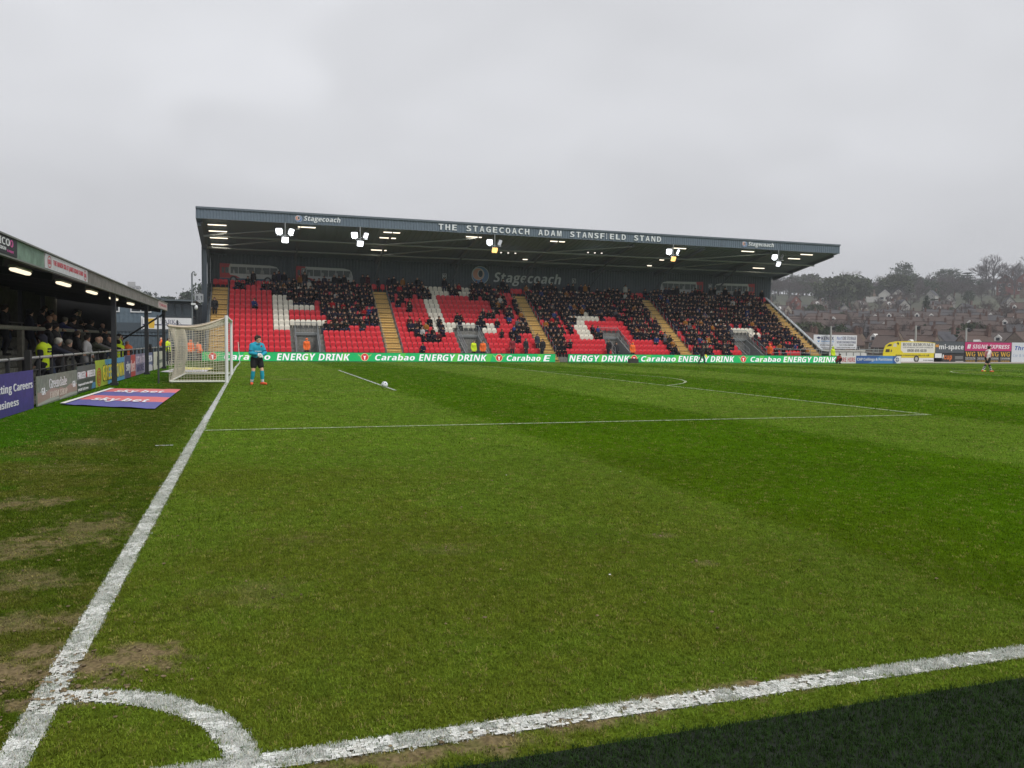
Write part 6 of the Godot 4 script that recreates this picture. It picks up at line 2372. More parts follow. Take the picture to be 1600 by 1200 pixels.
	plate("figure", v, mat(rgb(206, 200, 180), 0.7), at(1.75, 1.85, 0.002), [[-0.3, 0], [0.3, 0], [0.2, 0.42], [-0.15, 0.4]], 0.003)
	plate("figure", v, mat(rgb(70, 64, 40), 0.7), at(2.2, 1.95, 0.002), [[-0.15, 0.3], [0.1, 0.1], [0.2, 0.3], [0.0, 0.5]], 0.003)
	word("lettering", "ROSE REMOVALS", v, ink, at(2.95, 1.98, 0.004), 0.34, 4.75, 0.5, 0.0, 0.004, "Droid Serif")
	word("lettering", "LTD STORAGE UK AND OVERSEAS", v, ink, at(3.0, 1.72, 0.004), 0.15, 4.7, 0.5, 0.0, 0.004, "Droid Serif")
	word("lettering", "0800 655 6020", v, ink, at(3.7, 1.24, 0.004), 0.33, 3.0, 0.5)
	word("lettering", "www.roseremovals.co.uk", v, ink, at(1.9, 0.70, 0.002), 0.26, 5.3, 0.5)
	ring("tyre", v, mat(rgb(48, 48, 46), 0.7), at(5.15, 0.38, 0.002), 0.42, 0.0, 0.004)
	ring("hub", v, mat(rgb(170, 170, 168), 0.6), at(5.15, 0.38, 0.008), 0.24, 0.0, 0.004)
	word("lettering", "01392 000000", v, ink, at(6.2, 0.14, 0.002), 0.14, 1.6, 0.5)
	# grey, magenta and black boards
	var slate := mat(rgb(76, 82, 88), 0.65)
	var m := board("advertising_board", "dark grey board with white lettering and orange hand mark", frame(Vector3(82.2, 0.92, z - 0.05), R, U), 4.85, 1.40, slate)
	word("lettering", "mi-space", m, white, at(0.75, 0.26, -0.004), 0.85, 3.95, 0.6)
	for i in 4:
		plate("hand_mark", m, mat(rgb(222, 150, 50), 0.7), at(0.42 + 0.13 * (i - 1.5), 0.72, -0.004), [[-0.05, 0], [0.05, 0], [0.06, 0.26 + 0.1 * (i % 2)], [-0.06, 0.26 + 0.1 * (i % 2)]], 0.003)
	var c := board("advertising_board", "black board with orange rounded letters below the grey board", frame(Vector3(83.4, -0.22, z), R, U), 3.6, 1.02, mat(rgb(44, 42, 42), 0.65))
	word("lettering", "cup", c, mat(rgb(226, 118, 50), 0.7), at(0.35, 0.12, -0.003), 0.72, 1.25, 0.8)
	plate("white_bracket", c, white, at(0, 0, -0.003), [[0.08, 0.5], [0.2, 0.4], [0.32, 0.9], [0.14, 0.98]], 0.003)
	for i in 3:
		plate("small_print", c, mat(rgb(140, 140, 138), 0.7), at(0, 0, -0.003), rect(2.1, 0.38 + i * 0.14, 3.4, 0.46 + i * 0.14), 0.002)
	plate("foot_strip", c, mat(rgb(200, 198, 194), 0.7), at(0, 0, -0.003), rect(2.2, 0.06, 3.5, 0.14), 0.002)
	var s := board("advertising_board", "magenta board with white slanted capitals above four black boards", frame(Vector3(87.08, 1.22, z), R, U), 7.8, 1.10, mat(rgb(186, 38, 104), 0.65))
	word("lettering", "SIGNS EXPRESS", s, white, at(1.2, 0.30, -0.004), 0.50, 6.3, 0.8, 0.22)
	plate("logo_block", s, white, at(0.35, 0.28, -0.003), [[0, 0], [0.5, 0], [0.62, 0.54], [0.12, 0.54]], 0.003)
	plate("logo_cut", s, mat(rgb(186, 38, 104), 0.65), at(0.35, 0.28, 0.0005), [[0.24, 0.05], [0.29, 0.05], [0.38, 0.48], [0.33, 0.48]], 0.003)
	for i in 4:
		var w := board("advertising_board", "black board with gold initials, %s of four below the magenta board" % ["leftmost", "second", "third", "rightmost"][i], frame(Vector3(87.08 + i * 1.95, -0.22, z), R, U), 1.92, 1.42, mat(rgb(34, 32, 34), 0.65), "advertising board", "boards with gold initials")
		word("lettering", "WG", w, mat(rgb(216, 170, 50), 0.6), at(0.12, 0.74, -0.004), 0.58, 1.65, 0.5, 0.0, 0.004, "Droid Serif")
		word("lettering", "Conveyancing", w, white, at(0.12, 0.42, -0.004), 0.2, 1.65, 0.4, 0.15, 0.004, "Droid Serif")
		plate("rule", w, white, at(0, 0, -0.004), rect(0.12, 0.32, 1.8, 0.345), 0.002)
		word("lettering", "01392 000 000", w, mat(rgb(216, 170, 50), 0.6), at(0.2, 0.08, -0.004), 0.13, 1.5, 0.5)
	var th := board("advertising_board", "white board with blue slanted lettering at the photo's right edge", frame(Vector3(94.95, -0.24, z), R, U), 8.0, 2.6, mat(rgb(204, 208, 214), 0.65))
	word("lettering", "Thrifty", th, mat(rgb(36, 76, 160), 0.7), at(0.35, 1.42, -0.004), 0.75, 3.6, 0.8, 0.2)
	word("lettering", "Car & Van Rental", th, mat(rgb(140, 160, 186), 0.7), at(0.2, 0.72, -0.004), 0.42, 4.6, 0.0, 0.12)
	var bk := thing("boundary_fence", "dark plain fence standing behind the row of right hand boards", "fence", Vector3(82.0, -0.22, z - 0.25))
	var bg := Geo.new()
	for i in 14:
		bg.block(Vector3(0.75 + i * 1.55, 1.3, 0), Vector3(1.52, 2.62, 0.06), 0.01)
	part("panel", bg.mesh(), mat(rgb(70, 76, 82), 0.8, 0.0, 0.1, 0.5), bk)
	var pv := Geo.new()
	pv.span(Vector3(60, -0.5, -77.5), Vector3(120, -0.19, -69.5))
	struct("concrete_path", pv.mesh(), mat(rgb(168, 160, 148), 0.9, 0.0, 0.2, 0.5), "pale concrete path in front of the right hand boards")
	# posts with small loudspeakers
	var pi := 0
	for q in [[69.5, 4.3], [82.8, 4.6], [91.25, 4.45]]:
		var p := thing("speaker_post", "pale post with black loudspeaker, %s" % ["behind the white two panel sign", "behind the van shaped board", "between grey and magenta boards"][pi], "post", Vector3(q[0], -0.22, -79.2), 0.0, "posts with loudspeakers")
		var pg := Geo.new()
		pg.bar(Vector3.ZERO, Vector3(0, q[1], 0), 0.11, 8)
		part("pole", pg.mesh(), mat(rgb(178, 178, 174), 0.7), p)
		var sp := Geo.new()
		sp.prism(PackedVector2Array([Vector2(0, -0.12), Vector2(0.42, -0.25), Vector2(0.42, 0.25), Vector2(0, 0.12)]), 0.4, Transform3D(Basis.IDENTITY, Vector3(0.1, q[1] - 0.25, -0.2)))
		part("loudspeaker", sp.mesh(), mat(rgb(40, 42, 46), 0.6), p)
		pi += 1

# ------------------------------------------------------------------ the goal with its net
func goal() -> void:
	var o := thing("football_goal", "white football goal with cream net seen from its side", "goal")
	var m := -W / 2
	var za := m + 3.72
	var zb := m - 3.72
	var white := mat(rgb(228, 230, 230), 0.45)
	var g := Geo.new()
	g.bar(Vector3(0.06, 0, za), Vector3(0.06, 2.5, za), 0.062, 14)
	part("post", g.mesh(), white, o)
	g = Geo.new()
	g.bar(Vector3(0.06, 0, zb), Vector3(0.06, 2.5, zb), 0.062, 14)
	part("post", g.mesh(), white, o)
	g = Geo.new()
	g.bar(Vector3(0.06, 2.44, za), Vector3(0.06, 2.44, zb), 0.061, 14)
	part("crossbar", g.mesh(), white, o)
	g = Geo.new()
	g.tube(PackedVector3Array([Vector3(0.0, 0.05, za), Vector3(-1.86, 0.05, za), Vector3(-1.9, 0.05, za - 0.05), Vector3(-1.9, 0.05, zb + 0.05), Vector3(-1.86, 0.05, zb), Vector3(0.0, 0.05, zb)]), 0.035, 8)
	part("ground_bar", g.mesh(), mat(rgb(222, 224, 214), 0.5), o)
	for s in [[za + 0.25, za], [zb - 0.25, zb]]:
		var p := Geo.new()
		p.bar(Vector3(-2.25, 0, s[0]), Vector3(-2.25, 2.45, s[0]), 0.03, 8)
		part("net_pole", p.mesh(), mat(rgb(70, 74, 78), 0.6, 0.2), o)
		var r := Geo.new()
		r.tube(PackedVector3Array([Vector3(-2.25, 2.43, s[0]), Vector3(-2.05, 2.24, lerpf(s[0], s[1], 0.6)), Vector3(-1.86, 2.10, s[1])]), 0.008, 4)
		part("guy_rope", r.mesh(), mat(rgb(60, 62, 64), 0.8), o)
	# net: strands of the top, the back and both sides, slack as they hang
	var cream := mat(rgb(222, 213, 196), 0.9)
	var top := func(u: float, t: float) -> Vector3:   # u across the goal, t from bar to back
		var sag := 0.20 * sin(PI * t) * (0.6 + 0.4 * sin(PI * u)) + 0.05 * sin(u * 21.0) * t * (1.0 - t) * 4.0
		return Vector3(-1.92 * t, lerpf(2.42, 2.10, t) - sag, lerpf(za, zb, u))
	var back := func(u: float, t: float) -> Vector3:  # t from top to ground
		var bulge := 0.12 * sin(PI * t) * sin(u * 9.0 + t * 2.0) + 0.10 * sin(PI * t)
		return Vector3(-1.92 + bulge * (0.4 if u < 0.02 or u > 0.98 else 1.0), lerpf(2.10, 0.04, t), lerpf(za, zb, u))
	var sides := []
	for s in [0.0, 1.0]:
		sides.append(func(u: float, t: float) -> Vector3:  # u from post to back
			var y0: float = lerpf(2.42, 2.10, u) - 0.16 * sin(PI * u)
			var zz := lerpf(za, zb, s) + (0.05 if s == 0.0 else -0.05) * sin(PI * u) * sin(PI * t) * sin(u * 7.0 + t * 5.0)
			return Vector3(-1.92 * u, lerpf(y0, 0.04, t), zz))
	var n := Geo.new()
	net_sheet(n, top, 74, 20, 0.0065)
	part("net_top", n.mesh(), cream, o)
	n = Geo.new()
	net_sheet(n, back, 74, 21, 0.0065)
	part("net_back", n.mesh(), cream, o)
	for s in 2:
		n = Geo.new()
		net_sheet(n, sides[s], 19, 24, 0.0065)
		part("net_side", n.mesh(), cream, o)
	# folded hem of the net along its upper edge
	var hm := Geo.new()
	for s in [za + 0.02, zb - 0.02]:
		var pts := PackedVector3Array()
		for i in 13:
			var u := i / 12.0
			pts.append(Vector3(-1.92 * u, lerpf(2.40, 2.08, u) - 0.17 * sin(PI * u), s))
		hm.tube(pts, 0.03, 6, 0.055)
	var rp := PackedVector3Array()
	for i in 31:
		rp.append(Vector3(-1.93, 2.08 + 0.03 * sin(i * 1.3), lerpf(za, zb, i / 30.0)))
	hm.tube(rp, 0.045, 6)
	part("net_hem", hm.mesh(), mat(rgb(200, 186, 166), 0.95), o)
	# far corner flag
	var f := thing("corner_flag", "white corner flag post at the far end of the goal line", "corner flag", Vector3(0.05, -0.2, -W + 0.05))
	var fg := Geo.new()
	fg.bar(Vector3.ZERO, Vector3(-0.12, 1.6, 0), 0.022, 8)
	part("pole", fg.mesh(), mat(rgb(226, 226, 220), 0.6), f)
	# ball
	var bl := Node3D.new()
	bl.name = "football"
	bl.position = Vector3(5.3, 0.115, -24.4)
	add_child(bl)
	tag(bl, "white football with dark panels resting by the goal area line", "ball")
	var b := Geo.new()
	b.ball(Vector3.ZERO, Vector3(0.112, 0.112, 0.112), 24, 14)
	part("ball_skin", b.mesh(), mat(rgb(222, 224, 228), 0.4), bl)
	for d in [Vector3(0.1, 0.5, 0.9), Vector3(-0.8, -0.3, 0.5), Vector3(0.75, -0.5, 0.4), Vector3(0.0, 1, -0.2), Vector3(-0.5, 0.6, 0.5)]:
		var dn: Vector3 = d.normalized()
		var x := dn.cross(Vector3(0.2, 0.1, 1)).normalized()
		var y := dn.cross(x)
		var pg := Geo.new()
		for i in 5:
			var a0 := TAU * i / 5
			var a1 := TAU * (i + 1) / 5
			pg.tri(dn * 0.1145, (dn * 0.11 + (x * cos(a0) + y * sin(a0)) * 0.026).normalized() * 0.1135, (dn * 0.11 + (x * cos(a1) + y * sin(a1)) * 0.026).normalized() * 0.1135)
		part("panel", pg.mesh(), mat(rgb(70, 76, 110), 0.5), bl)

func net_sheet(g: Geo, f: Callable, nu: int, nt: int, r: float) -> void:
	for i in nu + 1:
		var p := PackedVector3Array()
		for k in 13:
			p.append(f.call(float(i) / nu, k / 12.0))
		g.tube(p, r, 3, -1.0, false)
	for j in nt + 1:
		var p := PackedVector3Array()
		var steps := maxi(10, nu / 2)
		for k in steps + 1:
			p.append(f.call(float(k) / steps, float(j) / nt))
		g.tube(p, r, 3, -1.0, false)

# ------------------------------------------------------------------ players and others on and beside the pitch
func people_on_pitch() -> void:
	var skin := mat(rgb(214, 168, 142), 0.6)
	var black := mat(rgb(22, 23, 26), 0.85)
	var cyan := mat(rgb(24, 150, 178), 0.8)
	# goalkeeper, hands together at the waist, looking away to his left
	var k := thing("person", "goalkeeper in turquoise shirt and black shorts standing before the goal", "person", Vector3(1.12, 0, -27.0), 0.32)
	var kp := {"hips": Vector3(0, 0.95, -0.02), "lean": 0.10, "turn": 0.05, "head": 0.75, "nod": 0.12, "hand_l": Vector3(0.09, 1.06, 0.27), "hand_r": Vector3(-0.05, 1.09, 0.25), "elbow_l": Vector3(1.0, -0.3, -0.5), "elbow_r": Vector3(-1.0, -0.3, -0.5), "foot_l": Vector3(0.19, 0, 0.04), "foot_r": Vector3(-0.17, 0, -0.05), "toe_l": 0.45, "toe_r": -0.35}
	var sk := dress(k, kp, {"skin": skin, "shirt": [cyan, 0.022], "shorts": [black, 0.036], "socks": [mat(rgb(30, 160, 190), 0.85), 0.012], "shoes": [mat(rgb(236, 92, 48), 0.5), 0.010], "gloves": [mat(rgb(224, 222, 218), 0.7), 0.010], "hair": [mat(rgb(52, 38, 30), 0.9), 0.011]}, 0.02, true, 1.1)
	var bands := Geo.new()
	for t in ["l", "r"]:
		var e: Vector3 = sk["el" + t]
		var sh: Vector3 = sk["sh" + t]
		bands.tube(PackedVector3Array([e.lerp(sh, 0.12), e.lerp(sh, 0.30)]), 0.073, 12, 0.077, false)
	part("sleeve_band", bands.mesh(), mat(rgb(30, 62, 96), 0.8), k)
	var cuffs := Geo.new()
	for t in ["l", "r"]:
		cuffs.tube(PackedVector3Array([sk["wr" + t], sk["wr" + t].lerp(sk["el" + t], 0.28)]), 0.05, 12, 0.054, false)
	part("glove_cuff", cuffs.mesh(), mat(rgb(34, 36, 44), 0.7), k)
	var collar := Geo.new()
	var cp := PackedVector3Array()
	for a in 17:
		cp.append(sk.neck + Vector3(cos(TAU * a / 16) * 0.085, -0.025 + 0.02 * cos(TAU * a / 16 + 1.6), 0.02 + sin(TAU * a / 16) * 0.075))
	collar.tube(cp, 0.014, 6)
	part("collar", collar.mesh(), mat(rgb(26, 58, 92), 0.8), k)
	var pale := mat(rgb(206, 226, 232), 0.8)
	word("shirt_lettering", "mi-space", k, pale, Transform3D(sk.spine, sk.chest + sk.spine * Vector3(-0.13, -0.17, 0.128)), 0.065, 0.24, 0.5, 0.0, 0.02)
	plate("crest", k, mat(rgb(180, 60, 70), 0.7), Transform3D(sk.spine, sk.chest + sk.spine * Vector3(0.09, 0.02, 0.125)), [[0, 0], [0.05, 0.0], [0.055, 0.05], [0.025, 0.065], [-0.005, 0.05]], 0.014)
	var tops := Geo.new()
	for t in ["l", "r"]:
		tops.tube(PackedVector3Array([sk["an" + t] + Vector3(0, 0.02, 0), (sk["an" + t] as Vector3).lerp(sk["kn" + t], 0.28)]), 0.052, 12, 0.062, false)
	part("sock_foot", tops.mesh(), mat(rgb(206, 218, 222), 0.85), k)

	# outfield player walking to the right in striped shirt
	var p := thing("person", "player in red and white striped shirt walking right on the pitch", "person", Vector3(48.3, ground_y(-38.3), -38.3), 1.35)
	var pp := {"hips": Vector3(0, 0.93, 0), "lean": 0.10, "turn": -0.1, "head": 0.1, "hand_l": Vector3(0.30, 0.98, 0.30), "hand_r": Vector3(-0.30, 0.92, -0.22), "elbow_l": Vector3(0.6, -0.5, -0.8), "foot_l": Vector3(0.08, 0, 0.36), "foot_r": Vector3(-0.08, 0.02, -0.36), "toe_l": 0.1, "toe_r": -0.1}
	var so := dress(p, pp, {"skin": mat(rgb(206, 160, 138), 0.6), "shirt": [mat(rgb(226, 214, 216), 0.8), 0.022], "shorts": [black, 0.036], "socks": [mat(rgb(28, 30, 34), 0.85), 0.012], "shoes": [mat(rgb(232, 104, 44), 0.5), 0.010], "hair": [mat(rgb(44, 32, 28), 0.9), 0.013]}, 0.024, true)
	var st := Geo.new()
	for i in 4:
		var y: float = -0.18
		for s in [0.128, -0.128]:
			st.beam(so.hips + so.spine * Vector3(-0.12 + 0.08 * i, 0.05, s), so.hips + so.spine * Vector3(-0.12 + 0.08 * i, 0.46, s * 0.92), 0.04, 0.012)
	part("shirt_stripes", st.mesh(), mat(rgb(206, 78, 90), 0.8), p)
	var hoop := Geo.new()
	for t in ["l", "r"]:
		for f in [0.35, 0.6, 0.85]:
			var q: Vector3 = (sk_lerp(so, t, f))
			var q2: Vector3 = (sk_lerp(so, t, f + 0.10))
			hoop.tube(PackedVector3Array([q, q2]), 0.073, 10, 0.075, false)
	part("sock_hoops", hoop.mesh(), mat(rgb(226, 226, 226), 0.85), p)
	var yb := Geo.new()
	yb.ball(so.tor.lerp(so.her, 0.4) + Vector3(0, 0.01, 0), Vector3(0.055, 0.05, 0.13), 12, 8)
	part("yellow_boot", yb.mesh(), mat(rgb(206, 226, 40), 0.5), p)

	# others further back
	var walkw := {"hips": Vector3(0, 0.93, 0), "foot_l": Vector3(0.09, 0, 0.12), "foot_r": Vector3(-0.09, 0, -0.12), "hand_l": Vector3(0.26, 0.84, 0.05), "hand_r": Vector3(-0.26, 0.84, 0.12)}
	var stand := {"hips": Vector3(0, 0.95, 0), "hand_l": Vector3(0.25, 0.88, 0.12), "hand_r": Vector3(-0.25, 0.88, 0.1)}
	var crouch := {"hips": Vector3(0, 0.30, -0.12), "lean": 0.55, "hand_l": Vector3(0.12, 0.62, 0.34), "hand_r": Vector3(-0.12, 0.62, 0.34), "foot_l": Vector3(0.16, 0, 0.02), "foot_r": Vector3(-0.16, 0, -0.1)}
	var flagp := {"hips": Vector3(0, 0.93, 0), "lean": 0.16, "foot_l": Vector3(0.1, 0, 0.28), "foot_r": Vector3(-0.1, 0, -0.28), "hand_l": Vector3(0.34, 0.78, 0.2), "hand_r": Vector3(-0.3, 0.9, -0.2)}
	var lime := rgb(206, 232, 30)
	var orange := rgb(244, 110, 44)
	var dk := rgb(28, 28, 34)
	var list := [
		[88.7, -0.2, -73.4, stand, -0.4, rgb(150, 40, 52), "person in burgundy jacket standing before the black boards with gold initials", false],
		[59.2, -0.2, -65.6, crouch, 0.0, rgb(150, 30, 40), "person in dark red crouching at the right end of the green board", false],
		[42.6, -0.2, -65.0, flagp, 0.9, rgb(34, 32, 36), "assistant referee in black holding a yellow flag before the green board", false],
		[60.5, -0.2, -68.0, stand, 0.2, lime, "steward in full lime rain suit at the foot of the right parapet", true],
		[5.55, 0.0, -69.2, stand, 0.1, orange, "steward in orange jacket in the leftmost stand entrance", true],
		[20.65, 0.0, -68.9, stand, 0.3, lime, "steward in lime jacket in the second stand entrance", true],
		[21.5, 0.0, -68.7, stand, -0.3, orange, "steward in orange jacket in the second stand entrance", true],
		[24.4, 0.25, -68.75, stand, 0.0, rgb(130, 34, 44), "person in dark red coat standing in front of the lowest seats", false],
		[25.75, 0.25, -68.75, stand, 0.4, dk, "person in black coat standing alone in front of the lowest seats", false],
		[27.45, 0.25, -68.7, walkw, -0.8, dk, "person in black at the foot of the middle stairway", false],
		[27.2, 0.73, -69.6, stand, 0.3, rgb(40, 44, 60), "person in navy standing beside the lower middle stairway", false],
		[34.4, 0.25, -68.7, walkw, -1.0, dk, "person in black bending beside the third stand entrance", false],
		[35.5, 0.0, -69.4, stand, 0.0, dk, "person in black inside the third stand entrance", false],
		[36.9, 0.0, -68.6, stand, 0.0, orange, "steward in orange vest right of the third stand entrance", true],
		[52.9, 0.0, -68.5, walkw, -1.2, orange, "steward in orange vest leaning beside the rightmost stand entrance", true],
	]
	var i := 0
	for q in list:
		var o := thing("person", q[6], "person", Vector3(q[0], q[1], q[2]), q[4])
		var c: Material = mat(q[5], 0.85)
		var wear := {"skin": skin, "coat": [c, 0.035], "trousers": [mat(q[5], 0.85) if "suit" in q[6] else mat(rgb(30, 32, 40), 0.9), 0.018], "shoes": [mat(rgb(26, 26, 26), 0.7), 0.012]}
		if q[7] and not "second" in q[6]:
			wear["hood"] = [c, 0.022]
		else:
			wear["hair"] = [mat([rgb(48, 38, 32), rgb(36, 30, 28), rgb(96, 84, 74)][i % 3], 0.9), 0.012]
		var s2 := dress(o, q[3], wear, 0.028)
		if "flag" in q[6]:
			var fl := Geo.new()
			fl.bar(s2.wrl, s2.wrl + Vector3(0.18, -0.42, 0.2), 0.012, 6)
			part("flag_stick", fl.mesh(), black, o)
			var fc := Geo.new()
			var b0: Vector3 = s2.wrl + Vector3(0.03, -0.08, 0.04)
			fc.quad(b0, b0 + Vector3(0.14, -0.32, 0.14), b0 + Vector3(0.44, -0.16, 0.2), b0 + Vector3(0.34, 0.10, 0.08))
			part("flag_cloth", fc.mesh(), mat(rgb(240, 232, 50), 0.7), o)
		i += 1

func sk_lerp(o: Dictionary, t: String, f: float) -> Vector3:
	return (o["kn" + t] as Vector3).lerp(o["an" + t], f)
# ------------------------------------------------------------------ the town and the wooded hill behind
const CAM := Vector2(0.94, 3.078)

func hill_y(d: float, az: float) -> float:
	var t := [[0.0, -3.0], [150.0, -3.0], [182.0, -2.3], [212.0, -1.0], [246.0, 1.2], [280.0, 4.2], [318.0, 7.6], [360.0, 10.6], [412.0, 15.5], [468.0, 21.5], [525.0, 28.0], [600.0, 36.0], [700.0, 44.0], [780.0, 48.0], [1100.0, 50.0], [2500.0, 20.0], [4200.0, -3.0]]
	var y := -3.0
	for i in t.size() - 1:
		if d >= t[i][0] and d <= t[i + 1][0]:
			var f: float = (d - t[i][0]) / (t[i + 1][0] - t[i][0])
			y = lerpf(t[i][1], t[i + 1][1], f)
	var side := smoothstep(0.16, 0.42, az) * (1.0 - smoothstep(1.35, 1.9, az))
	var bump := nb.get_noise_2d(d * 0.006, az * 4.0) * smoothstep(400.0, 700.0, d) * 4.0
	return lerpf(-3.0, y + bump, side)

func polar(az: float, d: float) -> Vector3:
	return Vector3(CAM.x + sin(az) * d, 0, CAM.y - cos(az) * d)

func hillside() -> void:
	var g := Geo.new()
	g.use_col = true
	var rings := [148.0, 185.0, 230.0, 270.0, 300.0, 335.0, 370.0, 410.0, 450.0, 485.0, 520.0, 560.0, 600.0, 650.0, 700.0, 740.0, 780.0, 900.0, 1100.0, 1700.0, 2500.0, 4200.0]
	var na_ := 90
	for d in rings:
		for i in na_ + 1:
			var az := lerpf(0.05, 2.0, float(i) / na_)
			var p := polar(az, d)
			p.y = hill_y(d, az) + (0.0 if d < 149.0 else 0.02)
			g.v.append(p)
			g.n.append(Vector3.UP)
			var k := 0.8 + 0.5 * nc.get_noise_2d(p.x * 0.03, p.z * 0.03)
			g.c.append((Color(0.085, 0.072, 0.05) if d < 480.0 else Color(0.06, 0.066, 0.036)) * k)
	for j in rings.size() - 1:
		for i in na_:
			var a := j * (na_ + 1) + i
			g.ix.append_array(PackedInt32Array([a, a + na_ + 1, a + 1, a + 1, a + na_ + 1, a + na_ + 2]))
	for j in g.v.size():
		var az := atan2(g.v[j].x - CAM.x, CAM.y - g.v[j].z)
		g.n[j] = Vector3(-sin(az) * 0.1, 1, cos(az) * 0.1).normalized()
	struct("hillside", g.mesh(true), vmat(0.95, "hill"), "hillside rising behind the town on the right")
	houses()
	woods()
	far_left()

# one house; front faces +z; returns the parts under a new thing
func house(kind: int, label: String, at_: Vector3, turn: float, group: String) -> Node3D:
	var o := thing(["terraced_house", "terraced_house", "gabled_house", "semi_detached_house", "gabled_house", "terraced_house"][kind], label, "house", at_, turn, group)
	var w: float = [5.6, 5.6, 6.6, 7.4, 7.0, 5.6][kind]
	var e: float = [5.0, 5.2, 4.8, 5.0, 5.6, 4.8][kind]
	var r: float = [2.7, 2.6, 3.6, 3.0, 3.6, 2.8][kind]
	var dp := 8.0
	var wallc: Color = [rgb(122, 98, 86), rgb(160, 150, 136), rgb(176, 174, 168), rgb(132, 116, 102), rgb(134, 82, 70), rgb(108, 90, 80)][kind]
	var roofc: Color = [rgb(86, 84, 86), rgb(92, 82, 78), rgb(78, 78, 84), rgb(98, 80, 72), rgb(88, 70, 64), rgb(96, 82, 76)][kind]
	var wm := mat(wallc, 0.9, 0.0, 0.2, 0.3)
	var rm := mat(roofc, 0.85, 0.0, 0.28, 0.4)
	var trim := mat(rgb(206, 204, 200), 0.7)
	var glass := mat(rgb(40, 46, 54), 0.2)
	var g := Geo.new()
	var gable := kind in [2, 4]
	if gable:
		g.prism(PackedVector2Array([Vector2(-w / 2, -2.5), Vector2(w / 2, -2.5), Vector2(w / 2, e), Vector2(0, e + r), Vector2(-w / 2, e)]), dp, Transform3D(Basis.IDENTITY, Vector3(0, 0, -dp)))
	else:
		g.prism(PackedVector2Array([Vector2(0, -2.5), Vector2(dp, -2.5), Vector2(dp, e), Vector2(dp / 2, e + r), Vector2(0, e)]), w, Transform3D(Basis(Vector3.FORWARD, Vector3.UP, Vector3.RIGHT), Vector3(-w / 2, 0, 0)))
	part("wall", g.mesh(), wm, o)
	var q := Geo.new()
	if gable:
		for s in [-1, 1]:
			var a := Vector3(0, e + r + 0.1, 0.3)
			var b := Vector3(s * (w / 2 + 0.35), e - 0.25, 0.3)
			var dir := Vector3(0, 0, -dp - 0.6)
			var up := Vector3(0, 0.14, 0)
			if s > 0:
				q.quad(a, b, b + dir, a + dir)
				q.quad(a + up, b + up, b + dir + up, a + dir + up)
			else:
				q.quad(b, a, a + dir, b + dir)
				q.quad(b + up, a + up, a + dir + up, b + dir + up)
	else:
		for s in [0, 1]:
			var a := Vector3(-w / 2, e + r + 0.1, -dp / 2)
			var b := Vector3(-w / 2, e - 0.2, 0.35 if s == 0 else -dp - 0.35)
			var rt := Vector3(w, 0, 0)
			var up := Vector3(0, 0.14, 0)
			q.quad(b, b + rt, a + rt, a)
			q.quad(b + up, b + rt + up, a + rt + up, a + up)
			q.quad(b, b + rt, b + rt + up, b + up)
		q.beam(Vector3(-w / 2, e + r + 0.22, -dp / 2), Vector3(w / 2, e + r + 0.22, -dp / 2), 0.3, 0.16)
	var roof := part("roof", q.mesh(), rm, o)
	var c := Geo.new()
	c.block(Vector3(w / 2 - 0.5, e + r + 0.3, -dp / 2), Vector3(0.7, 1.9, 1.3), 0.04)
	c.span(Vector3(w / 2 - 0.95, e + r + 1.25, -dp / 2 - 0.75), Vector3(w / 2 - 0.05, e + r + 1.4, -dp / 2 + 0.75))
	for k in 3:
		c.bar(Vector3(w / 2 - 0.5, e + r + 1.4, -dp / 2 - 0.4 + 0.4 * k), Vector3(w / 2 - 0.5, e + r + 1.9, -dp / 2 - 0.4 + 0.4 * k), 0.14, 6)
	part("chimney", c.mesh(), mat(rgb(112, 88, 78), 0.9, 0.0, 0.2, 0.4), roof)
	var wins := [[-w * 0.26, 3.3, 1.1, 1.4], [w * 0.24, 3.3, 1.1, 1.4], [-w * 0.24, 0.9, 1.7, 1.5]]
	if gable:
		wins.append([0.0, e + 0.5, 0.9, 1.1])
	for v in wins:
		var f := Geo.new()
		f.span(Vector3(v[0] - v[2] / 2, v[1], -0.02), Vector3(v[0] + v[2] / 2, v[1] + v[3], 0.08))
		f.span(Vector3(v[0] - v[2] / 2 - 0.12, v[1] - 0.14, -0.02), Vector3(v[0] + v[2] / 2 + 0.12, v[1], 0.16))
		var fr := part("window", f.mesh(), trim, o)
		var pn := Geo.new()
		pn.span(Vector3(v[0] - v[2] / 2 + 0.14, v[1] + 0.14, 0.08), Vector3(v[0] - 0.05, v[1] + v[3] - 0.14, 0.10))
		pn.span(Vector3(v[0] + 0.05, v[1] + 0.14, 0.08), Vector3(v[0] + v[2] / 2 - 0.14, v[1] + v[3] - 0.14, 0.10))
		part("pane", pn.mesh(), glass, fr)
	var dr := Geo.new()
	dr.span(Vector3(w * 0.16, -0.3, -0.02), Vector3(w * 0.16 + 1.0, 2.1, 0.07))
	part("door", dr.mesh(), mat([rgb(60, 70, 84), rgb(120, 50, 44), rgb(50, 66, 56)][kind % 3], 0.6), o)
	if kind in [1, 3]:
		# white gabled dormer
		var d := Geo.new()
		d.prism(PackedVector2Array([Vector2(-0.9, 0), Vector2(0.9, 0), Vector2(0.9, 1.0), Vector2(0, 1.9), Vector2(-0.9, 1.0)]), 2.4, Transform3D(Basis.IDENTITY, Vector3(-w * 0.2, e + 0.2, -2.6)))
		part("dormer", d.mesh(), mat(rgb(210, 208, 204), 0.8), o)
		var dp2 := Geo.new()
		dp2.span(Vector3(-w * 0.2 - 0.45, e + 0.4, -0.2), Vector3(-w * 0.2 + 0.45, e + 1.25, -0.17))
		part("dormer_window", dp2.mesh(), glass, o)
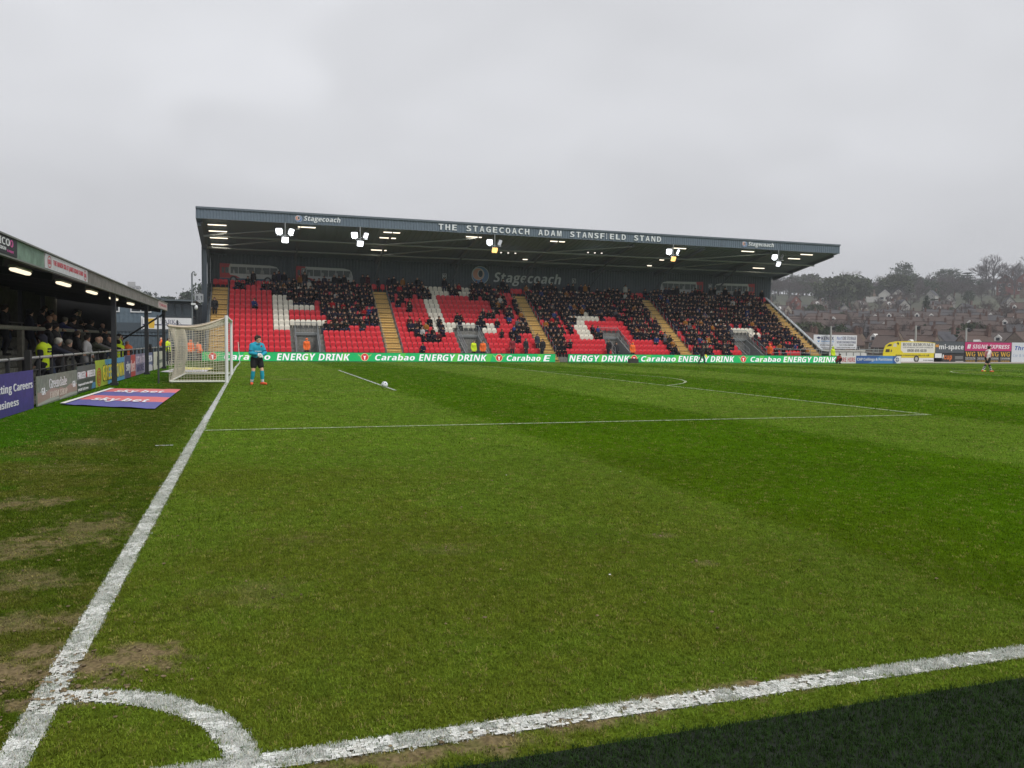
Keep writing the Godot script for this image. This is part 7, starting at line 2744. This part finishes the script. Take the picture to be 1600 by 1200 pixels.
	if kind in [0, 5]:
		# lower wing standing towards the viewer
		var x := Geo.new()
		x.prism(PackedVector2Array([Vector2(-w * 0.48, -2.5), Vector2(-w * 0.02, -2.5), Vector2(-w * 0.02, 2.5), Vector2(-w * 0.48, 3.7)]), 4.2, Transform3D(Basis.IDENTITY, Vector3(0, 0, 0.001)))
		part("rear_wing", x.mesh(), wm, o)
		var xr := Geo.new()
		xr.beam(Vector3(-w * 0.25, 3.18, 0.1), Vector3(-w * 0.25, 3.18, 4.4), w * 0.56, 0.12)
		part("wing_roof", xr.mesh(), rm, o)
	return o

func houses() -> void:
	var protos := {}
	var r := RandomNumberGenerator.new()
	r.seed = 77
	var look := ["brick terraced house with grey slate roof", "cream terraced house with white dormer", "white gabled house", "brown semi detached house with red tiled roof and dormer", "red brick gabled house", "dark brick terraced house with brown roof"]
	var axis := 0.755
	var fw := Vector3(sin(axis), 0, -cos(axis))
	var rt := Vector3(cos(axis), 0, sin(axis))
	# [distance, kinds, chance, sideways jitter of depth]
	var rows := [[184.0, [3, 1, 5, 3], 0.72, 6.0], [206.0, [5, 1, 3, 2], 0.84, 5.0], [228.0, [5, 3, 1, 5], 0.9, 3.0], [250.0, [5, 0, 5, 3], 0.93, 1.5], [274.0, [0, 5, 5, 1], 0.95, 1.5], [298.0, [5, 0, 3, 5], 0.93, 2.0], [324.0, [5, 0, 1, 0], 0.92, 1.5], [354.0, [0, 0, 0, 5], 0.96, 0.6], [396.0, [2, 3, 0, 1], 0.55, 9.0], [436.0, [2, 3, 0, 1], 0.40, 12.0], [480.0, [3, 2, 4, 1], 0.30, 14.0], [528.0, [2, 4, 3, 3], 0.20, 16.0]]
	var ri := 0
	for row in rows:
		var d: float = row[0]
		var x := -d * 0.16
		var n := 0
		while x < d * 0.20 + 6.0:
			var kind: int = row[1][r.randi() % 4]
			var wide: float = [5.6, 5.6, 6.6, 7.4, 7.0, 5.6][kind] + (0.0 if kind in [0, 1, 5] else 2.0)
			x += wide * 0.41
			if r.randf() < row[2]:
				n += 1
				var p: Vector3 = Vector3(CAM.x, 0, CAM.y) + fw * (d + r.randf_range(-1, 1) * row[3]) + rt * x
				var dd := Vector2(p.x - CAM.x, p.z - CAM.y).length()
				p.y = hill_y(dd, atan2(p.x - CAM.x, CAM.y - p.z)) - 0.2
				var turn := -axis + r.randf_range(-0.06, 0.06) + (r.randf_range(-0.6, 0.6) if ri > 7 or ri < 3 else 0.0)
				var label := "%s, %s from left, %s row uphill" % [look[kind], ordinal(n), ordinal(ri + 1)]
				if not protos.has(kind):
					protos[kind] = house(kind, label, p, turn, "houses on the slope behind the ground")
					protos[kind].scale = Vector3(0.82, 0.82, 0.82)
				else:
					var c: Node3D = protos[kind].duplicate()
					c.name = numbered(String(protos[kind].name).split("_0")[0])
					add_child(c, true)
					c.position = p
					c.rotation.y = turn
					var hs := r.randf_range(0.76, 0.88)
					c.scale = Vector3(0.83, hs, 0.82)
					tag(c, label, "house", "houses on the slope behind the ground")
			x += wide * 0.41
			if r.randf() < 0.10:
				x += 3.0
		ri += 1
	# the long white villa on the hilltop, the black and white double gable and the red gables
	villa()

func villa() -> void:
	var az := 0.789
	var d := 705.0
	var p := polar(az, d)
	p.y = hill_y(d, az) + 1.5
	var o := thing("white_villa", "large white three storey villa among trees on the hilltop", "house", p, -az)
	var wm := mat(rgb(212, 214, 216), 0.85, 0.0, 0.08, 0.2)
	var g := Geo.new()
	g.span(Vector3(-8, -3, -9), Vector3(8, 8.2, 0))
	g.span(Vector3(-13, -3, -8), Vector3(-8, 5.6, -0.6))
	part("wall", g.mesh(), wm, o)
	var rf := Geo.new()
	rf.prism(PackedVector2Array([Vector2(-8.4, 8.2), Vector2(8.4, 8.2), Vector2(5, 10.0), Vector2(-5, 10.0)]), 9.6, Transform3D(Basis.IDENTITY, Vector3(0, 0, -9.3)))
	var roof := part("roof", rf.mesh(), mat(rgb(104, 106, 110), 0.85), o)
	for x in [-4.0, 1.5, 5.5]:
		var c := Geo.new()
		c.block(Vector3(x, 10.6, -4.5), Vector3(1.4, 2.4, 1.0), 0.05)
		part("chimney", c.mesh(), mat(rgb(120, 118, 116), 0.85), roof)
	for i in 5:
		for j in 3:
			var w := Geo.new()
			w.span(Vector3(-6.6 + i * 3.0, 0.6 + j * 2.7, -0.02), Vector3(-5.4 + i * 3.0, 2.2 + j * 2.7, 0.06))
			part("window", w.mesh(), mat(rgb(56, 62, 70), 0.2), o)
	az = 0.757
	d = 520.0
	p = polar(az, d)
	p.y = hill_y(d, az) + 0.5
	var t := thing("half_timbered_house", "cream house with two dark edged gables standing out on the slope", "house", p, -az)
	for s in 2:
		var w := Geo.new()
		var x0 := -7.0 + 7.2 * s
		w.prism(PackedVector2Array([Vector2(x0, -3), Vector2(x0 + 6.8, -3), Vector2(x0 + 6.8, 3.6), Vector2(x0 + 3.4, 6.6), Vector2(x0, 3.6)]), 8.0, Transform3D(Basis.IDENTITY, Vector3(0, 0, -8)))
		part("wall", w.mesh(), mat(rgb(198, 196, 190), 0.85), t)
		var b := Geo.new()
		for e in [-1, 1]:
			b.beam(Vector3(x0 + 3.4, 6.9, 0.15), Vector3(x0 + 3.4 + 3.9 * e, 3.4, 0.15), 0.3, 0.5)
			b.beam(Vector3(x0 + 3.4, 6.95, -4), Vector3(x0 + 3.4 + 3.9 * e, 3.45, -4), 8.4, 0.16)
		part("roof", b.mesh(), mat(rgb(74, 72, 74), 0.85), t)
		for k in 2:
			var v := Geo.new()
			v.span(Vector3(x0 + 1.0 + 2.9 * k, 0.6, -0.02), Vector3(x0 + 2.8 + 2.9 * k, 2.0, 0.06))
			part("window", v.mesh(), mat(rgb(54, 58, 64), 0.2), t)
	var lean := Geo.new()
	lean.span(Vector3(-16, -3, -6), Vector3(-7, 2.4, -0.5))
	part("side_wing", lean.mesh(), mat(rgb(204, 202, 198), 0.85), t)
	for k in 2:
		az = 0.866 + 0.017 * k
		d = 610.0
		p = polar(az, d)
		p.y = hill_y(d, az) + 1.0
		var h := house(4, ["red brick gabled house high on the slope near the right edge", "red brick gabled house touching the photo's right edge"][k], p, -az, "")
		h.scale = Vector3(1.35, 1.35, 1.35)

# ------------------------------------------------------------------ trees
func bare_tree(seed_: int, spread: float) -> Array:
	var r := RandomNumberGenerator.new()
	r.seed = seed_
	var trunk := Geo.new()
	var twigs := Geo.new()
	trunk.tube(PackedVector3Array([Vector3.ZERO, Vector3(0.1, 2.2, 0), Vector3(0, 4.2, 0.1)]), 0.42, 7, 0.26)
	var todo := [[Vector3(0, 4.0, 0.05), Vector3.UP, 4.2, 0.24, 0], [Vector3(0, 2.9, 0), Vector3(0.8, 0.7, 0.2).normalized(), 3.8, 0.18, 0], [Vector3(0, 3.2, 0), Vector3(-0.8, 0.7, -0.3).normalized(), 3.8, 0.18, 0], [Vector3(0, 3.6, 0), Vector3(0.1, 0.7, 0.8).normalized(), 3.6, 0.17, 0], [Vector3(0, 3.5, 0), Vector3(-0.2, 0.7, -0.8).normalized(), 3.6, 0.17, 0]]
	while todo.size() > 0:
		var t = todo.pop_back()
		var a: Vector3 = t[0]
		var dir: Vector3 = t[1]
		var l: float = t[2]
		var lev: int = t[4]
		var mid := a + dir * l * 0.5 + Vector3(r.randf_range(-1, 1), r.randf_range(-0.5, 0.8), r.randf_range(-1, 1)) * l * 0.06
		var b := a + dir * l
		if lev < 2:
			trunk.tube(PackedVector3Array([a, mid, b]), t[3], 5, t[3] * 0.55, false)
		else:
			twigs.tube(PackedVector3Array([a, mid, b]), maxf(t[3], 0.035), 3, 0.022, false)
		if lev < 4:
			var n: int = [4, 4, 4, 3][lev]
			for i in n:
				var f := r.randf_range(0.35, 1.0)
				var nd := (dir + Vector3(r.randf_range(-1, 1), r.randf_range(-0.35, 0.65), r.randf_range(-1, 1)) * spread).normalized()
				todo.append([a.lerp(b, f), nd, l * r.randf_range(0.55, 0.75), t[3] * 0.5, lev + 1])
	return [trunk.mesh(), twigs.mesh()]

# leafy crown: clumps of small leaves set in an uneven outline; layers > 0 gives flat tiers like a cedar
func leafy_tree(seed_: int, size: Vector3, clumps: int, leaves: int, style: int) -> Array:
	var r := RandomNumberGenerator.new()
	r.seed = seed_
	var trunk := Geo.new()
	trunk.tube(PackedVector3Array([Vector3.ZERO, Vector3(0.1, size.y * 0.5, 0.0), Vector3(0, size.y * 0.92, 0)]), 0.45, 7, 0.08)
	var g := Geo.new()
	for i in clumps:
		var t := r.randf()
		var y := 0.0
		var rad := 0.0
		var flat := 0.7
		match style:
			0:    # round headed
				y = size.y * lerpf(0.25, 0.95, t)
				rad = sqrt(maxf(0.02, 1.0 - pow((t - 0.45) / 0.6, 2.0)))
			1:    # conical
				y = size.y * lerpf(0.12, 0.98, t)
				rad = (1.0 - t) * 0.95 + 0.06
			_:    # tiers
				var tier: float = floor(t * 6.0) / 6.0
				y = size.y * (0.28 + 0.70 * tier)
				rad = [1.0, 0.95, 0.85, 0.62, 0.45, 0.2][int(t * 6.0)]
				flat = 0.22
		var a := r.randf() * TAU
		var rr := sqrt(r.randf_range(0.15, 1.0)) * rad * r.randf_range(0.75, 1.12)
		var c := Vector3(cos(a) * rr * size.x, y, sin(a) * rr * size.z)
		trunk.tube(PackedVector3Array([Vector3(0, y - size.y * 0.08, 0), c]), 0.08, 3, 0.03, false)
		var cr := size.x * r.randf_range(0.16, 0.30)
		for k in leaves:
			var d := Vector3(r.randfn(), r.randfn() * flat, r.randfn()) * cr * 0.55
			var s := r.randf_range(0.10, 0.24) * (size.x / 4.0)
			var n := Vector3(r.randf_range(-1, 1), r.randf_range(-0.2, 1), r.randf_range(-1, 1)).normalized()
			var x := n.cross(Vector3(0.3, 0.5, 0.8)).normalized() * s
			var z := n.cross(x).normalized() * s * 1.4
			var m := c + d
			var v := r.randf_range(0.65, 1.3)
			g.col = Color(v, v, v * 0.95)
			g.quad(m - x, m - z, m + x, m + z)
	return [trunk.mesh(), g.mesh(true)]

func woods() -> void:
	var r := RandomNumberGenerator.new()
	r.seed = 31
	var bark := mat(rgb(76, 70, 66), 0.95)
	var twig := mat(rgb(80, 71, 66), 0.95)
	var leaf := []
	for c in [rgb(66, 80, 58), rgb(58, 70, 52), rgb(76, 84, 62)]:
		var m := StandardMaterial3D.new()
		m.albedo_color = c
		m.vertex_color_use_as_albedo = true
		m.roughness = 0.9
		m.specular_mode = BaseMaterial3D.SPECULAR_DISABLED
		m.cull_mode = BaseMaterial3D.CULL_DISABLED
		leaf.append(m)
	var kinds := []
	for i in 5:
		var b := bare_tree(100 + i * 7, [0.75, 0.95, 0.6, 0.85, 1.05][i])
		kinds.append([b[0], b[1], bark, twig, "bare_tree", "bare grey winter tree", 11.0])
	kinds.append(leafy_tree(1, Vector3(5.0, 12.0, 5.0), 70, 34, 0) + [bark, leaf[0], "evergreen_tree", "dark round headed evergreen", 12.0])
	kinds.append(leafy_tree(2, Vector3(3.2, 14.0, 3.2), 80, 30, 1) + [bark, leaf[1], "evergreen_tree", "dark pointed conifer", 14.0])
	kinds.append(leafy_tree(3, Vector3(5.5, 13.0, 5.5), 90, 30, 2) + [bark, leaf[1], "evergreen_tree", "dark layered cedar", 13.0])
	kinds.append(leafy_tree(4, Vector3(6.5, 9.5, 6.0), 80, 34, 0) + [bark, leaf[2], "evergreen_tree", "wide dull green evergreen", 9.5])
	var list := []   # [az deg, d, kind, height]
	# skyline
	var az := 32.5
	while az < 54.0:
		var k := r.randi() % 5
		var h := r.randf_range(9.5, 14.5)
		if r.randf() < 0.30:
			k = 5 + r.randi() % 4
			h = r.randf_range(9.0, 14.0)
		list.append([az, r.randf_range(690.0, 770.0), k, h])
		az += r.randf_range(0.28, 0.62)
	# second and third ranks lower down
	for rank in [[645.0, 0.42], [598.0, 0.5], [555.0, 0.75]]:
		az = 32.5
		while az < 54.0:
			var k := r.randi() % 5 if r.randf() < 0.7 else 5 + r.randi() % 4
			list.append([az, rank[0] + r.randf_range(-20, 20), k, r.randf_range(8.0, 14.0)])
			az += rank[1] * r.randf_range(0.6, 1.5)
	# the trees that stand out
	list.append_array([[44.0, 700.0, 5, 25.0], [43.5, 690.0, 8, 17.0], [41.2, 715.0, 4, 18.0], [40.6, 715.0, 1, 17.0], [48.6, 730.0, 2, 24.0], [49.0, 735.0, 0, 25.0], [49.9, 735.0, 3, 23.0], [50.6, 735.0, 1, 24.0], [47.6, 715.0, 7, 16.0], [46.2, 705.0, 5, 18.0], [46.8, 715.0, 5, 18.0], [37.2, 690.0, 5, 17.0], [38.2, 690.0, 8, 17.0], [36.4, 700.0, 0, 18.0], [39.9, 480.0, 8, 17.0], [40.8, 490.0, 8, 18.0], [41.5, 500.0, 5, 16.0], [43.7, 540.0, 8, 15.0], [42.9, 545.0, 5, 13.0], [45.4, 360.0, 6, 12.0]])
	# garden trees between the rows
	for i in 110:
		var d := r.randf_range(192.0, 530.0)
		list.append([r.randf_range(35.5, 52.0), d, r.randi() % 5 if r.randf() < 0.8 else 5 + r.randi() % 4, r.randf_range(3.5, 8.5)])
	list.sort_custom(func(a, b): return a[0] < b[0])
	var counts := {}
	for t in list:
		var k = kinds[t[2]]
		var a := deg_to_rad(t[0])
		var p := polar(a, t[1])
		p.y = hill_y(t[1], a) - 0.3
		var s: float = t[3] / k[6]
		var where := "on the hilltop" if t[1] > 670 else ("on the upper slope" if t[1] > 540 else "among the houses")
		var ck: String = k[5] + where
		counts[ck] = counts.get(ck, 0) + 1
		var o := thing(k[4], "%s %s, %s of its kind from the left" % [k[5], where, ordinal(counts[ck])], "tree", p, r.randf() * TAU, "trees on the hill behind the ground")
		o.scale = Vector3(s * r.randf_range(0.9, 1.2), s, s * r.randf_range(0.9, 1.2))
		part("trunk", k[0], k[2], o)
		part("crown", k[1], k[3], o)

func far_left() -> void:
	var bark := mat(rgb(92, 84, 78), 0.95)
	var m := StandardMaterial3D.new()
	m.albedo_color = rgb(58, 72, 56)
	m.vertex_color_use_as_albedo = true
	m.roughness = 0.9
	m.specular_mode = BaseMaterial3D.SPECULAR_DISABLED
	m.cull_mode = BaseMaterial3D.CULL_DISABLED
	var ced := leafy_tree(9, Vector3(6.5, 20.5, 6.5), 120, 30, 2)
	var con := leafy_tree(10, Vector3(3.6, 24.0, 3.6), 90, 30, 1)
	var rnd := leafy_tree(12, Vector3(7.0, 19.0, 6.0), 90, 30, 0)
	var names := [["dark layered cedar standing above the control box", ced, -5.15, 330.0, 1.0], ["pointed conifer, left of two beyond the terrace roof end", con, -6.35, 420.0, 1.0], ["pointed conifer, right of two beyond the terrace roof end", con, -5.95, 420.0, 1.0], ["low round tree right of the layered cedar", rnd, -4.6, 360.0, 0.85], ["round tree behind the terrace roof, left of the conifers", rnd, -6.8, 400.0, 1.2], ["dark round tree beside the big stand's left column", rnd, -3.35, 330.0, 1.2], ["low round tree below the hazy tower block", rnd, -7.4, 420.0, 1.0]]
	for q in names:
		var p := polar(deg_to_rad(q[2]), q[3])
		p.y = -3.0
		var o := thing("evergreen_tree", q[0], "tree", p, q[3], "")
		o.scale = Vector3(q[4], q[4] * 1.12, q[4])
		part("trunk", q[1][0], bark, o)
		part("crown", q[1][1], m, o)
	var t := thing("tower_block", "pale concrete tower block fading in haze beyond the terrace roof", "building", polar(deg_to_rad(-7.35), 1000.0), deg_to_rad(7.35))
	var g := Geo.new()
	g.span(Vector3(-8.5, -1, -14), Vector3(8.5, 60, 0))
	part("wall", g.mesh(), mat(rgb(176, 174, 170), 0.85, 0.0, 0.1, 0.05), t)
	var u := Geo.new()
	u.span(Vector3(-4, 60, -10), Vector3(4, 65, -3))
	u.span(Vector3(-9, 59.6, -14.4), Vector3(9, 60.4, 0.4))
	part("roof", u.mesh(), mat(rgb(150, 150, 148), 0.85), t)
	for j in 14:
		for i in 4:
			var w := Geo.new()
			w.span(Vector3(-7.4 + i * 4.0, 18.0 + j * 3.0, -0.02), Vector3(-4.8 + i * 4.0, 19.6 + j * 3.0, 0.08))
			part("window", w.mesh(), mat(rgb(70, 76, 84), 0.25), t)
	var b := thing("flat_roofed_block", "grey flat roofed block with pitched front beyond the camera pole", "building", polar(deg_to_rad(-4.05), 500.0), deg_to_rad(4.0))
	var h := Geo.new()
	h.prism(PackedVector2Array([Vector2(-4.5, -1), Vector2(4.6, -1), Vector2(4.6, 23.0), Vector2(2.6, 25.6), Vector2(-4.5, 25.8)]), 12.0, Transform3D(Basis.IDENTITY, Vector3(0, 0, -12)))
	part("wall", h.mesh(), mat(rgb(140, 138, 136), 0.85, 0.0, 0.15, 0.05), b)
	for j in 4:
		var w := Geo.new()
		w.span(Vector3(-3.6, 8.0 + j * 4.0, -0.02), Vector3(3.6, 9.6 + j * 4.0, 0.08))
		part("window", w.mesh(), mat(rgb(80, 84, 90), 0.25), b)
